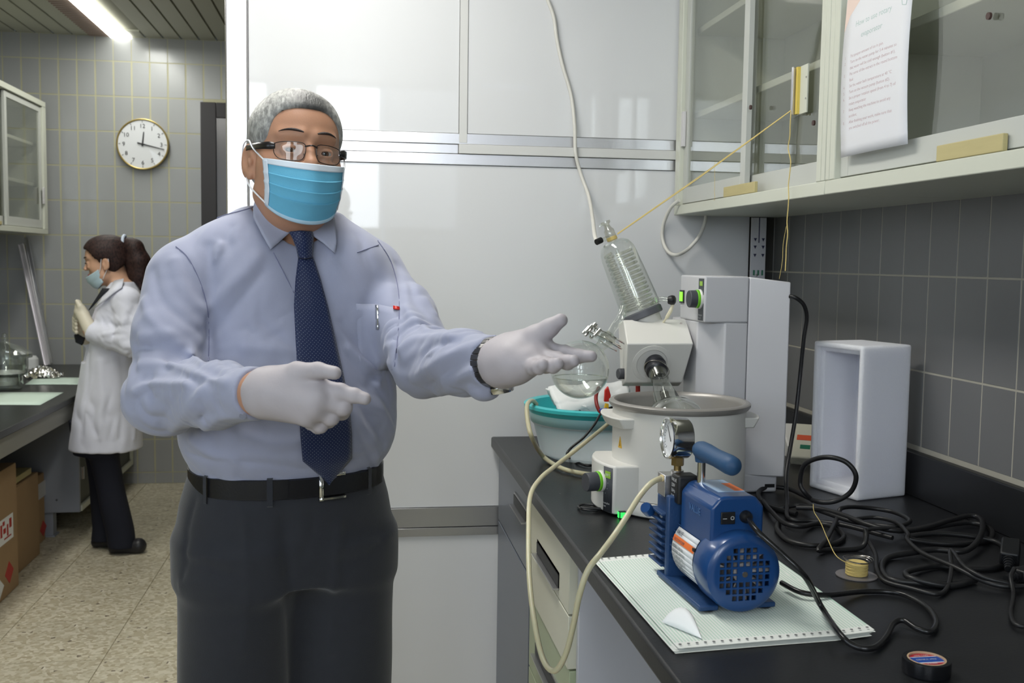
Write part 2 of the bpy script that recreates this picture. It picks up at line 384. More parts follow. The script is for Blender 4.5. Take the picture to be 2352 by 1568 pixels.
def speckle(m):
    nt = m.node_tree; b = nt.nodes['Principled BSDF']; src = b.inputs['Base Color'].links[0].from_socket; tc = nt.nodes.new('ShaderNodeTexCoord')
    v = nt.nodes.new('ShaderNodeTexVoronoi'); v.inputs['Scale'].default_value = 16; nt.links.new(tc.outputs['Object'], v.inputs[0])
    l = nt.nodes.new('ShaderNodeMath'); l.operation = 'LESS_THAN'; l.inputs[1].default_value = .022; nt.links.new(v.outputs['Distance'], l.inputs[0])
    x = nt.nodes.new('ShaderNodeMix'); x.data_type = 'RGBA'; nt.links.new(l.outputs[0], x.inputs[0]); nt.links.new(src, x.inputs[6]); x.inputs[7].default_value = (.35, .35, .33, 1); nt.links.new(x.outputs[2], b.inputs['Base Color'])
speckle(BLACKTOP)
# ================================================================ RIGHT BENCH
CT = .857
# camera sees the worktop plane .513 below it
p0 = at(1131, 1006, Z=CT); p1 = at(1460, 1440, Z=CT); XB = (p0[0]+p1[0])/2
wt = box('worktop', (XB, -1.2, CT-.032), (XR-.001, YP-.016, CT), BLACKTOP, None, .005)
tag(wt, 'long black resin worktop along the right tiled wall', 'worktop')
bs = box('backsplash', (XR-.022, -1.2, CT), (XR-.001, YP-.016, at(2200, 1073, X=XR-.02)[2]), mat('black_backsplash', srgb(27, 28, 30), .4, var=.2, vscale=20), wt, .003)
XF = XB+.022
def fy(px, py=1300): return at(px, py, X=XF)[1]
ye, ym = fy(1314, 1500), fy(1217, 1300)
G = mat('grey_cabinet_paint', srgb(96, 102, 114), .3, spec=.5, var=.05)
cb = thing('bench_cabinet', 'dark grey base cabinet under the worktop beside the white partition', 'cabinet', (XF+.3, (ym+YP)/2, 0))
box('body', (XF+.02, ym+.003, .10), (XR-.02, YP-.02, CT-.034), G, cb)
zq = at(1200, 1215, X=XF)[2]; zd0 = at(1190, 1310, X=XF)[2]
dd = box('drawer', (XF, ym+.006, zq-.085), (XF+.02, YP-.03, CT-.04), G, cb, .002)
hy0, hy1 = fy(1184, 1150), fy(1213, 1180); hz = at(1198, 1165, X=XF)[2]
def handle(parent, y0, y1, z, r=.011, m=None):
    """long extruded grip with a dark recess"""
    h = MB().box((XF-.004, y0, z-.018), (XF, y1, z+.018)).build('handle', m or ALUD, parent)
    MB().box((XF-.006, y0+.004, z-.012), (XF-.0035, y1-.004, z+.012)).build('grip_recess', BLACKP, h)
    MB().box((XF-.016, y0+.002, z-.018), (XF-.004, y1-.002, z-.014)).build('grip_lip', ALUD, h)
    return h
handle(dd, hy1, hy0, hz)
box('door', (XF, ym+.006, .11), (XF+.02, YP-.03, zq-.09), G, cb, .002)
du = thing('drawer_unit', 'cream and pale green drawer unit under the worktop', 'cabinet', (XF+.3, (ye+ym)/2, 0))
box('body', (XF+.02, ye+.018, .10), (XR-.02, ym-.003, CT-.034), mat('green_enamel', srgb(160, 170, 140), .4, var=.04), du)
box('side_panel', (XF+.012, ye, .02), (XR-.02, ye+.017, CT-.034), GREYP, du, .001)
box('plinth', (XF+.05, ye+.018, 0), (XR-.05, ym-.003, .1), BLACKP, du)
CRM = mat('cream_drawer', srgb(198, 197, 180), .38, var=.04); GRN = MATS['green_enamel']
yc = (ye+ym)/2
zs = [at(1314, q, X=XF)[2] for q in (1195, 1345, 1430, 1550)]
zt = CT-.04; hgt = [.135, .11, .175, .16, .16]
for k in range(5):
    z1 = zt-sum(hgt[:k]); z0 = z1-hgt[k]+.004
    if z0 < .1: break
    d = box('drawer', (XF-(0.004 if k < 2 else 0), ye+.022, z0), (XF+.02, ym-.006, z1), CRM if k < 2 else GRN, du, .0015)
    if k != 1: handle(d, yc-.13, yc+.13, (z0+z1)/2-(0.03 if k == 0 else 0), m=ALUD)

# ================================================================ RIGHT WALL CABINETS
XC = at(1548, 490, Y=YP-.016)[0]
def cz(px, py): return at(px, py, X=XC)[2]
def cy(px, py=400): return at(px, py, X=XC)[1]
zb = cz(1895, 447)
ZT = zb+.80
FR = CREAM
def wall_cabinet(y0, y1, label, tf=.028, depth_x=XR-.001, fx=XC, cat='cabinet', zb=zb, doors=2, sgn=1, shelves=(.28, .52), ZT=ZT, stile=.04):
    """open metal carcass with two sliding glazed doors; front plane x=fx; sgn=+1: wall on +x side"""
    t = thing('wall_cabinet', label, cat, ((fx+depth_x)/2, (y0+y1)/2, zb))
    e = .0; X0, X1 = (fx, depth_x) if sgn > 0 else (depth_x, fx)
    def bx(n, a, b, m=FR, p=t, bv=.002):
        # a,b: (depth from front, y, z)
        xa_, xb_ = fx+sgn*a[0], fx+sgn*b[0]
        return box(n, (min(xa_, xb_), a[1], a[2]), (max(xa_, xb_), b[1], b[2]), m, p, bv)
    D = abs(depth_x-fx)
    bx('bottom', (.0, y0, zb), (D, y1, zb+tf)); bx('top', (0, y0, ZT-.03), (D, y1, ZT))
    bx('side_panel', (0, y0, zb+tf), (D, y0+.018, ZT-.03)); bx('side_panel', (0, y1-.018, zb+tf), (D, y1, ZT-.03))
    bx('back_panel', (D-.006, y0+.018, zb+tf), (D, y1-.018, ZT-.03))
    bx('front_frame', (0, y0+.018, zb+tf), (.016, y0+stile, ZT-.03)); bx('front_frame', (0, y1-stile, zb+tf), (.016, y1-.018, ZT-.03))
    for s in shelves: bx('shelf', (.05, y0+.02, zb+s), (D-.008, y1-.02, zb+s+.018))
    ym_ = (y0+y1)/2; L = (y1-y0)/2-stile+.03
    out = []
    for k in range(doors):
        a = y1-stile-L if k == 0 else y0+stile; off = .012 if k == 0 else .032
        d = thing('door', '', '', (fx+sgn*off, a+L/2, zb+tf)); adopt(d, t)
        for key in ('label', 'category'):
            if key in d: del d[key]
        fw = .032
        z0, z1 = zb+tf+.004, ZT-.034
        f = MB()
        for lo, hi in (((off, a, z0), (off+.014, a+fw, z1)), ((off, a+L-fw, z0), (off+.014, a+L, z1)), ((off, a+fw, z0), (off+.014, a+L-fw, z0+.045)), ((off, a+fw, z1-.03), (off+.014, a+L-fw, z1))):
            x0_, x1_ = fx+sgn*lo[0], fx+sgn*hi[0]
            f.box((min(x0_, x1_), lo[1], lo[2]), (max(x0_, x1_), hi[1], hi[2]))
        f.build('door_frame', CREAMD, d, bevel=.001)
        bx('pane', (off+.005, a+fw-.004, z0+.04), (off+.009, a+L-fw+.004, z1-.026), PANE, d, 0)
        out.append((d, a, L, off))
    return t, out
ycA1 = cy(1548, 480); ycA0 = cy(1893, 440)
cabA, dA = wall_cabinet(ycA0+.001, min(ycA1, YP-.016), 'wall cabinet with glass sliding doors in the corner by the white partition')
cabB, dB = wall_cabinet(.70, ycA0-.001, 'wall cabinet with glass sliding doors holding the instruction sheet')
# finger pulls, bumpers
def cyo(px, py, off): return at(px, py, X=XC+off)[1]
def pull(door, y, z, off, h=.115, m=ALU, w=.016):
    q = MB().box((XC+off-.010, y-w, z), (XC+off-.001, y+w, z+h)).build('handle', m, door, bevel=.001); return q
def bumper(door, y, z, off):
    MB().lathe([(.0, 0), (.0055, 0), (.0055, .0)], (XC+off-.0015, y, z), frame_from((-1, 0, 0)), 16)
    MB().cyl((XC+off+.001, y, z), (XC+off-.003, y, z), .0055, n=16).build('plug', mat('brown_plug', srgb(70, 48, 44), .5), door)
d, a, L, off = dA[0]
pull(d, cyo(1566, 300, off-.008), cz(1563, 337), off, .10, mat('worn_white_pull', srgb(205, 203, 203), .4)); bumper(d, cy(1714, 245), cz(1714, 246), off)
d2, a2, L2, off2 = dA[1]; bumper(d2, cy(1861, 280)+.012, cz(1861, 280), off2-.018)
d3, a3, L3, off3 = dB[0]
pull(d3, cyo(1916, 150, off3-.008), cz(1915, 216), off3, .098, mat('worn_white_pull', (0, 0, 0))); bumper(d3, cy(2256, 36), cz(2256, 36), off3)
# right door pull of the corner cabinet, where the yellow string is tied
yL, yR = cyo(1821, 200, off2-.014), cyo(1856, 200, off2-.002); z0_, z1_ = cz(1836, 252), cz(1836, 140)
hp = MB().box((XC+off2-.004, yR, z0_), (XC+off2-.0005, yL, z1_)).build('handle', CREAM, d2, bevel=.0006)
MB().box((XC+off2-.018, yL-.004, z0_), (XC+off2-.004, yL, z1_)).box((XC+off2-.018, yL-.009, z0_), (XC+off2-.016, yL-.004, z1_)).build('handle_lip', ALU, hp, bevel=.0004)
MB().box((XC+off2-.0105, yL-.016, z0_+.001), (XC+off2-.004, yL-.005, z1_-.001)).build('yellow_insert', mat('yellow_tape', srgb(220, 196, 96), .6), hp)
yy = yR+.004
for q in (.03, .075): MB().cyl((XC+off2-.0052, yy+.001, z0_+q), (XC+off2-.004, yy+.001, z0_+q), .0022, n=10).build('screw', STEEL, hp)
# wedges of pale wood standing in the door track
def wedge(px0, px1, py0, py1, label, group=None):
    y1_, y0_ = cy(px0, py0), cy(px1, py1); z0 = cz((px0+px1)/2, (py0+py1)/2)
    z0 = zb+.0285
    o = MB().box((XC+.001, y0_, z0), (XC+.010, y1_, z0+.026)).build('wood_block', WOOD, None, bevel=.0015)
    tag(o, label, 'block'); return o
w1 = wedge(1660, 1731, 455, 440, 'short pale wood block wedged in the corner cabinet track')
w2 = wedge(2148, 2300, 370, 350, 'long pale wood block wedged in the track below the instruction sheet')

# instruction sheet in a clear sleeve
t = thing('instruction_sheet', 'printed instruction sheet in a clear sleeve on the cabinet glass', 'poster')
ya, yb_ = cy(1938, 330), cy(2090, 330); z_b = cz(1938, 362)
XS = XC-.004
hS = .297; wS = ya-yb_
ZS0 = z_b
def TS(p): # u from left(ya) to right, v up from bottom, w toward viewer
    u, v, w = p; return (XS-w-.006*math.sin(v/hS*3.3)-.003*math.sin(u/wS*3.1), ya-u, ZS0+v)
t.location = (XS, (ya+yb_)/2, ZS0)
g = np.array([[TS((wS*i/8, hS*j/16, 0)) for j in range(17)] for i in range(9)])
MB().grid(g).build('paper', mat('sleeved_paper', srgb(226, 226, 230), .5), t, solid=.0006)
g2 = np.array([[TS((-.004+(wS+.008)*i/8, -.004+(hS+.004)*j/16, .0012)) for j in range(17)] for i in range(9)])
MB().grid(g2).build('sleeve', glassmat('clear_sleeve', tint=(.98, .98, .98), base=.03, edge=.35, rough=.12), t)
tx = MB()
for k, (s, u) in enumerate((('How to use rotary', .155), ('evaporator', .18))):
    text_mb(tx, s, .0150, lambda p, u=u, k=k: TS((p[0]+u*wS+(.03 if k else .010), .236-k*.024+p[1], p[2])), squash=1.15)
tx.build('title_lettering', mat('pale_green_ink', srgb(176, 196, 192), .6), t, smooth=0)
tb = MB()
lines = ['Put proper amount of ice in pan.', 'Turn on the water pump for 3-4 minutes so', 'that water will be cold enough (button #1).', 'Put some of the extract in the round bottom', 'flask', 'Set the water bath temperature at 40 \u00b0C', 'Turn on the vacuum pump (button #2).', 'Set a proper rotation speed (from 4 to 7) of', 'rotary evaporator', 'Keep watching the machine to avoid any', 'accident.', 'After finishing your work, make sure that', 'you switched off all the power.']
num = {0: '1.', 1: '2.', 3: '3.', 5: '4.', 6: '5.', 7: '6.', 9: '7.', 11: '8.'}
for k, s in enumerate(lines):
    text_mb(tb, s, .0078, lambda p, k=k: TS((p[0]+.15*wS, .182-k*.0111+p[1], p[2])), squash=.8*wS/.16)
    if k in num: text_mb(tb, num[k], .0078, lambda p, k=k: TS((p[0]+.05*wS, .182-k*.0111+p[1], p[2])))
tb.build('body_lettering', mat('pale_red_ink', srgb(196, 168, 172), .6), t, smooth=0)
oc = MB(); oc.add([TS(p) for p in ((0, hS-.001, .0004), (0, hS-.062, .0004), (.02, hS-.035, .0004), (.06, hS-.012, .0004), (.085, hS-.001, .0004))], [(0, 1, 2, 3, 4)])
oc.build('corner_print', mat('peach_print', srgb(232, 208, 196), .6), t, smooth=0)
ap = MB()
for pts in (((.80, .93), (.84, .90), (.80, .87), (.86, .85)), ((.84, .90), (.95, .915)), ((.86, .85), (.88, .80), (.93, .79), (.94, .83))):
    ap.tube([TS((u*wS, v*hS, .0006)) for u, v in pts], .0006, 4)
ap.build('apparatus_print', mat('pale_green_ink', (0, 0, 0)), t)

# perforated upright in the corner
br = thing('perforated_upright', 'white perforated metal upright in the corner below the cabinet', 'upright', at(1740, 630, Y=YP-.02))
x0, x1 = at(1724, 560, Y=YP-.02)[0], at(1757, 560, Y=YP-.02)[0]
z0, z1 = CT+.001, zb-.002
box('strip', (x0, YP-.028, z0), (x1, YP-.018, z1), mat('white_metal', srgb(205, 205, 210), .4), br, .001)
sl = MB(); NAVY = mat('navy_mark', srgb(40, 42, 74), .6); GRM = mat('green_mark', srgb(60, 120, 96), .6)
for py in (550, 567, 586):
    for fx_ in (.25, .8):
        z = at(1740, py, Y=YP-.02)[2]; x = x0+(x1-x0)*fx_
        sl.prism([(x-.005, z+.004), (x+.005, z+.004), (x, z-.006)], 0, .0006, lambda p: (p[0], YP-.0284+.0003-p[2], p[1]))
sl.build('arrow_marks', NAVY, br, smooth=0)
MB().box(((x0+x1)/2-.0015, YP-.0284, at(1740, 558, Y=YP)[2]), ((x0+x1)/2+.0015, YP-.028, z1)).build('slot', NAVY, br)
gm = MB()
for fx_ in (.22, .52, .8): gm.box((x0+(x1-x0)*fx_-.003, YP-.0284, at(1740, 632, Y=YP)[2]), (x0+(x1-x0)*fx_+.003, YP-.028, at(1740, 620, Y=YP)[2]))
gm.build('green_marks', GRM, br)
MB().lathe([(0, .004), (.0035, .003), (.004, 0)], at(1737, 632, Y=YP-.029), frame_from((0, -1, 0)), 12).build('screw', CHROME, br)

# ================================================================ LEFT SIDE
LT = .725
XLF = at(100, 943, Z=LT)[0]
lw = box('worktop', (XL+.008, 2.2, LT-.03), (XLF, YB-.012, LT), mat('left_black_worktop', srgb(44, 46, 44), .3, spec=.5, var=.2), None, .004)
tag(lw, 'black worktop of the lower bench along the left wall', 'worktop')
yfe = 5.15
lc = thing('bench_cabinet', 'grey metal cabinet under the left worktop behind the cardboard boxes', 'cabinet', ((XL+XLF)/2, 5.6, 0))
XCF = at(183, 1150, Y=yfe)[0]
zbm = at(183, 1176, Y=yfe)[2]
box('end_panel', (XL+.008, yfe, zbm), (XCF, yfe+.02, LT-.032), mat('pale_grey_paint', srgb(140, 144, 152), .45), lc, .002)
box('body', (XL+.008, yfe+.02, zbm+.01), (XCF-.01, YB-.014, LT-.032), mat('dark_green_grey', srgb(70, 72, 64), .5), lc)
ff = MB().box((XCF-.01, yfe+.02, zbm), (XCF+.006, YB-.014, zbm+.03)).box((XCF-.01, YB-.05, zbm+.03), (XCF+.006, YB-.014, LT-.1)).build('front_frame', CREAM, lc, bevel=.003)
for k in range(2): box('hinge', (XCF, yfe+.03, .28+.22*k), (XCF+.012, yfe+.05, .34+.22*k), STEEL, lc)
MB().cyl(at(130, 1148, Y=yfe-.001), at(130, 1148, Y=yfe-.004), .005, n=12).build('screw', BLACKP, lc)
for x in (XCF-.16, XL+.2):
    MB().box((x-.03, yfe+.02, 0.004), (x+.03, yfe+.08, zbm+.01)).box((x-.04, yfe+.01, 0), (x+.04, yfe+.09, .008)).build('leg', MATS['pale_grey_paint'], lc, bevel=.002)
lbf = box('table_apron', (XLF-.03, 2.2, LT-.11), (XLF-.018, yfe-.002, LT-.031), mat('apron_grey', srgb(150, 150, 142), .5), lw)
box('table_leg', (XLF-.08, 2.25, 0), (XLF-.03, 2.3, LT-.031), MATS['apron_grey'], lw)
# left wall cabinet
XCL = -1.735
y1 = at(108, 400, X=XCL)[1]; zbl = at(60, 534, X=XCL)[2]; ztl = at(108, 242, X=XCL)[2]+.012
cabL, dL = wall_cabinet(y1-1.25, y1, 'pale green wall cabinet with glass sliding doors on the far left wall', depth_x=XL+.001, fx=XCL, sgn=-1, zb=zbl, ZT=ztl, shelves=((ztl-zbl)*.36, (ztl-zbl)*.66), stile=.055)
d, a, L, off = dL[0]
MB().box((XCL-.004, y1-.085, at(98, 468, X=XCL)[2]), (XCL+.004, y1-.058, at(98, 430, X=XCL)[2])).build('handle', MATS['worn_white_pull'], d, bevel=.002)
o = MB().box((XCL-.002, y1-.93, zbl+.029), (XCL+.004, y1-.78, zbl+.047)).build('wood_block', WOOD, None, bevel=.002); tag(o, 'small pale wood block in the track of the far left cabinet', 'block')

# clock
cc = at(327.5, 331, Y=YB-.03); cr_ = .148
ck = thing('wall_clock', 'round white wall clock with a thin gold rim on grey tiles', 'clock', cc)
Rf = frame_from((0, -1, 0))
def CK(p): return np.array([cc[0]+p[0], YB-.030-p[2], cc[2]+p[1]])
MB().lathe([(.0, -.027), (cr_-.004, -.027), (cr_, -.01), (cr_, .004), (cr_-.004, .006), (cr_-.009, .002), (cr_-.009, -.004)], cc, Rf, 64, cap=False).build('rim', mat('gold_rim', srgb(176, 156, 96), .35, .6), ck)
MB().lathe([(0, -.002), (cr_-.009, -.002)], cc, Rf, 64).build('dial', mat('clock_dial', srgb(226, 228, 230), .6), ck)
BLK = mat('black_ink', srgb(40, 40, 42), .6)
for k in range(12):
    a = R(90-30*(k+1)); s = str(k+1); nm = MB()
    text_mb(nm, s, .034, lambda p, a=a: CK((p[0]+(cr_-.042)*math.cos(a), p[1]-.012+(cr_-.042)*math.sin(a), p[2])), align='CENTER')
    nm.build('numeral', BLK, ck, smooth=0); nm = MB()
    nm.prism([(-.0012, -.006), (.0012, -.006), (.0012, .006), (-.0012, .006)], 0, .0006, lambda p, a=a: CK(((cr_-.018+p[1])*math.cos(a)-p[0]*math.sin(a), (cr_-.018+p[1])*math.sin(a)+p[0]*math.cos(a), p[2]))).build('tick', BLK, ck, smooth=0)
def hand(name, ang, L, w, h, back=.03):
    a = R(ang); MB().prism([(-back, -w), (L, -w*.5), (L, w*.5), (-back, w)], h, h+.001, lambda p: CK((p[0]*math.cos(a)-p[1]*math.sin(a), p[0]*math.sin(a)+p[1]*math.cos(a), p[2]))).build(name, BLK, ck, smooth=0)
hand('minute_hand', -13, .125, .0045, .004); hand('hour_hand', 84, .072, .005, .003, .012)
MB().cyl(CK((0, 0, 0)), CK((0, 0, .007)), .006, n=16).build('hub', BLK, ck)
MB().lathe([(0, .0065), (cr_-.009, .0035)], cc, Rf, 48).build('cover_glass', glassmat('thin_glass', tint=(.99, .99, .99), base=.03, edge=.3), ck)

# leaning metal strips
def strip(pa, pb, Ya, Yb, w, label, m):
    a, b = at(*pa, Y=Ya), at(*pb, Y=Yb); d_ = (b-a)/np.linalg.norm(b-a); s_ = np.cross(d_, (0, 1, 0)); s_ /= np.linalg.norm(s_); n_ = np.cross(s_, d_)
    o = MB().box((-w/2, 0, 0), (w/2, .012, 1)).box((-w/2, -.008, 0), (-w/2+.003, 0, 1)).box((w/2-.003, -.008, 0), (w/2, 0, 1))
    L = np.linalg.norm(b-a); o.v = [tuple(a+s_*x+n_*y+d_*z*L) for x, y, z in o.v]
    o = o.build('metal_strip', m, None, origin=a); tag(o, label, 'strip', 'metal strips leaning in the far left corner')
strip((108, 838), (48, 561), 6.0, 6.26, .027, 'bright polished metal strip leaning in the far left corner', mat('bright_strip', (.80, .77, .82), .38, .55))
strip((117, 834), (60, 545), 6.22, 6.32, .022, 'thinner dull grey metal strip leaning behind the bright one', ALUD)

# sheets of paper on the left bench
def sheet(quad, label):
    P_ = [at(*q, Z=LT+.0012) for q in quad]
    o = MB(); g = np.array([[(1-u)*((1-v)*P_[0]+v*P_[3])+u*((1-v)*P_[1]+v*P_[2])+np.array([0, 0, .001*math.sin(3*u)]) for v in np.linspace(0, 1, 5)] for u in np.linspace(0, 1, 5)])
    o.grid(g); o = o.build('paper_sheet', mat('pale_green_paper', srgb(206, 224, 212), .8), None, solid=.0008, origin=P_[0]); tag(o, label, 'paper', 'pale green sheets on the left worktop')
sheet(((-60, 930), (92, 930), (146, 901), (0, 901)), 'pale green paper sheet at the front edge of the left worktop')
sheet(((57, 883), (178, 883), (184, 867), (80, 867)), 'pale green paper sheet behind the nearer one, beside the lab coat')

# glass desiccator jar
jb = at(14, 893, Z=LT); jr = .115
jx = thing('desiccator_jar', 'large clear glass desiccator jar with knobbed lid at the left edge', 'jar', jb)
GL = glassmat('jar_glass', tint=(.93, .95, .94), base=.09, edge=.85, rough=.03, power=2.2)
def Jl(prof, name, m=GL): return MB().lathe(prof, jb, None, 48, cap=False).build(name, m, jx, smooth=50)
Jl([(.0, .004), (.07, .003), (.076, .02), (.072, .06), (.098, .075), (.1, .1), (.1, .15), (.118, .152), (.12, .162), (.09, .162), (.09, .1), (.06, .07), (.06, .012), (0, .01)], 'bowl')
Jl([(.119, .164), (.12, .172), (.105, .182), (.07, .205), (.02, .222), (.012, .23), (.017, .25), (.012, .266), (0, .27)], 'lid')
MB().lathe([(0, .018), (.05, .02), (.056, .04), (.05, .058), (.03, .052), (0, .06)], jb, None, 32, cap=False).build('desiccant', mat('white_granules', srgb(226, 228, 220), .8, bump=1, bscale=120), jx)
MB().cyl(jb+np.array([0, 0, .078]), jb+np.array([0, 0, .084]), .088, n=40).build('porcelain_plate', mat('porcelain', srgb(214, 216, 212), .3), jx)
# crumpled foil with a white cap
fb = at(100, 868, Z=LT)
fo = MB(); nn = 26
P_ = np.zeros((nn, nn, 3)); rg = np.random.default_rng(3); nz = rg.normal(size=(nn, nn))
for i in range(nn):
    for j in range(nn):
        u, v = i/(nn-1)*2-1, j/(nn-1)*2-1; rr = min(1, math.hypot(u, v))
        P_[i, j] = fb+np.array([u*.085, v*.05, .004+max(0, (1-rr**2))*.05+.008*abs(nz[i, j])])
fo.grid(P_); fo = fo.build('foil_packet', mat('crumpled_foil', (.78, .78, .77), .16, 1), None, smooth=0, solid=.0006, origin=fb); tag(fo, 'crumpled silver foil packet beside the glass jar', 'foil')
cp_ = at(74, 846, Z=LT); o = MB().lathe([(0, .075), (.022, .072), (.034, .055), (.036, 0), (0, 0)], cp_, None, 28).build('white_cup', PAPER, None, origin=cp_); tag(o, 'small white dome-topped cup behind the foil packet', 'cup')

# cardboard boxes under the left bench
RED = mat('red_print', srgb(176, 48, 44), .6)
def carton(x1, y0, y1, zt, wx, label, feats=()):
    dy = y1-y0; e = .004
    t = thing('cardboard_box', label, 'box', (x1-wx/2, y0+dy/2, 0))
    box('wall', (x1-wx, y0, .002), (x1, y0+e, zt), CARD, t); box('wall', (x1-wx, y1-e, .002), (x1, y1, zt), CARD, t)
    box('wall', (x1-e, y0+e, .002), (x1, y1-e, zt), CARD, t); box('wall', (x1-wx, y0+e, .002), (x1-wx+e, y1-e, zt), CARD, t)
    box('flap', (x1-wx+.001, y0+.001, zt), (x1-.001, y0+dy/2-.002, zt+.004), CARD, t, T=lambda p: (p[0], p[1], p[2]+.03*(y0+dy/2-p[1]))); box('flap', (x1-wx+.001, y0+dy/2+.002, zt), (x1-.001, y1-.001, zt+.004), CARD, t)
    for kind, a0, c0, a1, c1, m in feats:
        if kind == 'rect': MB().box((x1+.0002, a0, c0), (x1+.0012, a1, c1)).build('label', m, t)
        else:
            y_, z_ = (a0+a1)/2, (c0+c1)/2; p_, q_ = (a1-a0)/2, (c1-c0)/2
            MB().prism([(y_-p_, z_), (y_, z_-q_), (y_+p_, z_), (y_, z_+q_)], x1+.0002, x1+.0014, lambda p: (p[2], p[0], p[1])).build('hazard_label', m, t)
    return t
GLB = mat('grey_label', srgb(190, 190, 190), .7)
def lab(kind, x, px0, py0, px1, py1, m):
    p_, q_ = at(px0, py0, X=x), at(px1, py1, X=x); return (kind, min(p_[1], q_[1]), min(p_[2], q_[2]), max(p_[1], q_[1]), max(p_[2], q_[2]), m)
x3, x2, x1_ = -1.484, -1.435, -1.385
z3, z2, z1 = at(64, 1112, Y=4.88)[2], at(30, 1136, Y=4.43)[2], at(26, 1066, Y=4.40)[2]
carton(x3, 4.885, 5.13, z3, .34, 'farthest cardboard box, with a grey label, touching the cabinet end panel', (lab('rect', x3, 66, 1165, 108, 1098, GLB), lab('dia', x3, 68, 1242, 84, 1182, PAPER), lab('dia', x3, 92, 1238, 106, 1188, RED)))
carton(x2, 4.425, 4.875, z2, .34, 'middle cardboard box with a wood offcut lying on top')
t1 = carton(x1_, 3.95, 4.415, z1, .36, 'nearest and tallest cardboard box under the left worktop', (lab('rect', x1_, -2, 1258, 29, 1176, PAPER), lab('dia', x1_, 12, 1348, 30, 1280, RED), lab('dia', x1_, -14, 1392, 8, 1318, PAPER)))
tr = MB(); q0, q1 = at(0, 1250, X=x1_), at(28, 1180, X=x1_)
for (u0, u1, v0, v1) in ((.02, .16, .25, .85), (.24, .44, .35, .60), (.2, .36, .75, .95), (.52, .64, .15, .7), (.72, .9, .45, .9), (.3, .85, .05, .12)):
    tr.box((x1_+.0014, q0[1]+(q1[1]-q0[1])*u0, q0[2]+(q1[2]-q0[2])*v0), (x1_+.0019, q0[1]+(q1[1]-q0[1])*u1, q0[2]+(q1[2]-q0[2])*v1))
tag(tr.build('red_symbols', RED, t1), kind='stuff')
o = box('wood_offcut', (-1.50, 4.46, z2+.0125), (-1.44, 4.80, z2+.040), WOOD, None, .002); tag(o, 'small pale wood offcut lying on the middle cardboard box', 'offcut')
# ================================================================ EQUIPMENT ON THE RIGHT BENCH
WH = mat('warm_white_plastic', srgb(212, 211, 206), .38, bump=.06, bscale=700)
WH2 = mat('cool_white_plastic', srgb(190, 190, 193), .4, bump=.05, bscale=700)
GREENR = mat('green_ring', srgb(110, 190, 40), .4); LCD = mat('green_display', srgb(150, 190, 70), .4)
LIT = mat('lit_green_switch', srgb(30, 200, 60), .4, emit=(.05, 1, .15), es=1.1)
LAB = glassmat('laboratory_glass', tint=(.965, .975, .96), base=.05, edge=.80, rough=.02, power=2.4)
WATER = mat('clear_liquid', (1, 1, 1), .0, trans=1., ior=1.33)
WHITEINK = mat('white_ink', srgb(205, 207, 208), .6)
PANELB = mat('charcoal_control_panel', srgb(64, 68, 74), .45)

# ---- water bath
bc = at(1560, 930, Y=2.06); BX, BY = bc[0], 2.06
zr = 1.37-(931-604)/F*2.06
t = thing('heating_bath', 'white round heating bath with grey rim and green-ringed knob', 'water bath', (BX, BY, CT))
B0 = (BX, BY, 0)
def bl(prof, name, m, p=t, **k): return MB().lathe(prof, B0, None, 72, cap=False).build(name, m, p, smooth=40, **k)
bl([(0, CT+.001), (.140, CT+.001), (.147, CT+.005), (.149, CT+.016), (.143, CT+.031), (.130, CT+.032)], 'base', WH)
body = bl([(.128, CT+.032), (.139, CT+.033), (.139, zr-.014), (.134, zr-.012)], 'shell', WH)
rim = bl([(.134, zr-.014), (.143, zr-.014), (.1475, zr-.008), (.1475, zr-.003), (.144, zr), (.137, zr+.0005), (.131, zr-.004), (.129, zr-.010), (.127, zr-.13), (.11, zr-.15), (0, zr-.152)], 'metal_pan', mat('grey_coated_metal', srgb(150, 147, 143), .36, .35, bump=.05, bscale=200))
def sector(r0, r1, a0, a1, z0, z1, w=None, n=18, tilt=0):
    """plan piece bulging to -x: arc radius r1 between angles, straight sides back to r0"""
    arc = [(BX-r1*math.cos(a), BY-r1*math.sin(a)) for a in np.linspace(a0, a1, n)]
    yN, yF = arc[-1][1], arc[0][1]
    poly = arc+[(BX-r0, yN), (BX-r0, yF)]
    return MB().prism(poly, z0, z1, lambda p: p)
hb = R(28.5)
cbx = sector(.095, .181, -hb, hb, CT+.006, zr-.122).build('control_housing', WH, t, bevel=.004, seg=3, smooth=35)
# curved panel, angle measured from -x towards the camera
def arcT(r):
    return lambda p: (BX-(r+p[2])*math.cos(p[0]), BY-(r+p[2])*math.sin(p[0]), p[1])
pa0, pa1 = R(17.5), R(26.8); zp0, zp1 = CT+.008, zr-.127
g = MB()
na = 8
for i in range(na):
    u0, u1 = pa0+(pa1-pa0)*i/na, pa0+(pa1-pa0)*(i+1)/na
    T = arcT(.181); g.add([T((u0, zp0, .0007)), T((u1, zp0, .0007)), T((u1, zp1, .0007)), T((u0, zp1, .0007))], [(0, 1, 2, 3)])
cp = g.build('control_panel', PANELB, cbx, solid=.0006)
T = arcT(.1822)
ld = MB().prism([(pa0+R(2), zp1-.022), (pa1-R(1.6), zp1-.022), (pa1-R(1.6), zp1-.008), (pa0+R(2), zp1-.008)], 0, .0006, T).build('display', LCD, cbx, smooth=0)
tx = MB()
rr_ = .1826
for s, z, h in (('Heating Bath', .016, .0050), ('B-491', .009, .0050)):
    text_mb(tx, s, h, lambda p, z=z: arcT(rr_)((pa0+R(.5)+p[0]/.2, zp0+z+p[1], p[2])), squash=.95)
text_mb(tx, '888\u00b0C', .0075, lambda p: arcT(.1829)((pa0+R(2.5)+p[0]/.2, zp1-.0178+p[1], p[2])))
tx.build('panel_lettering', WHITEINK, cbx, smooth=0)
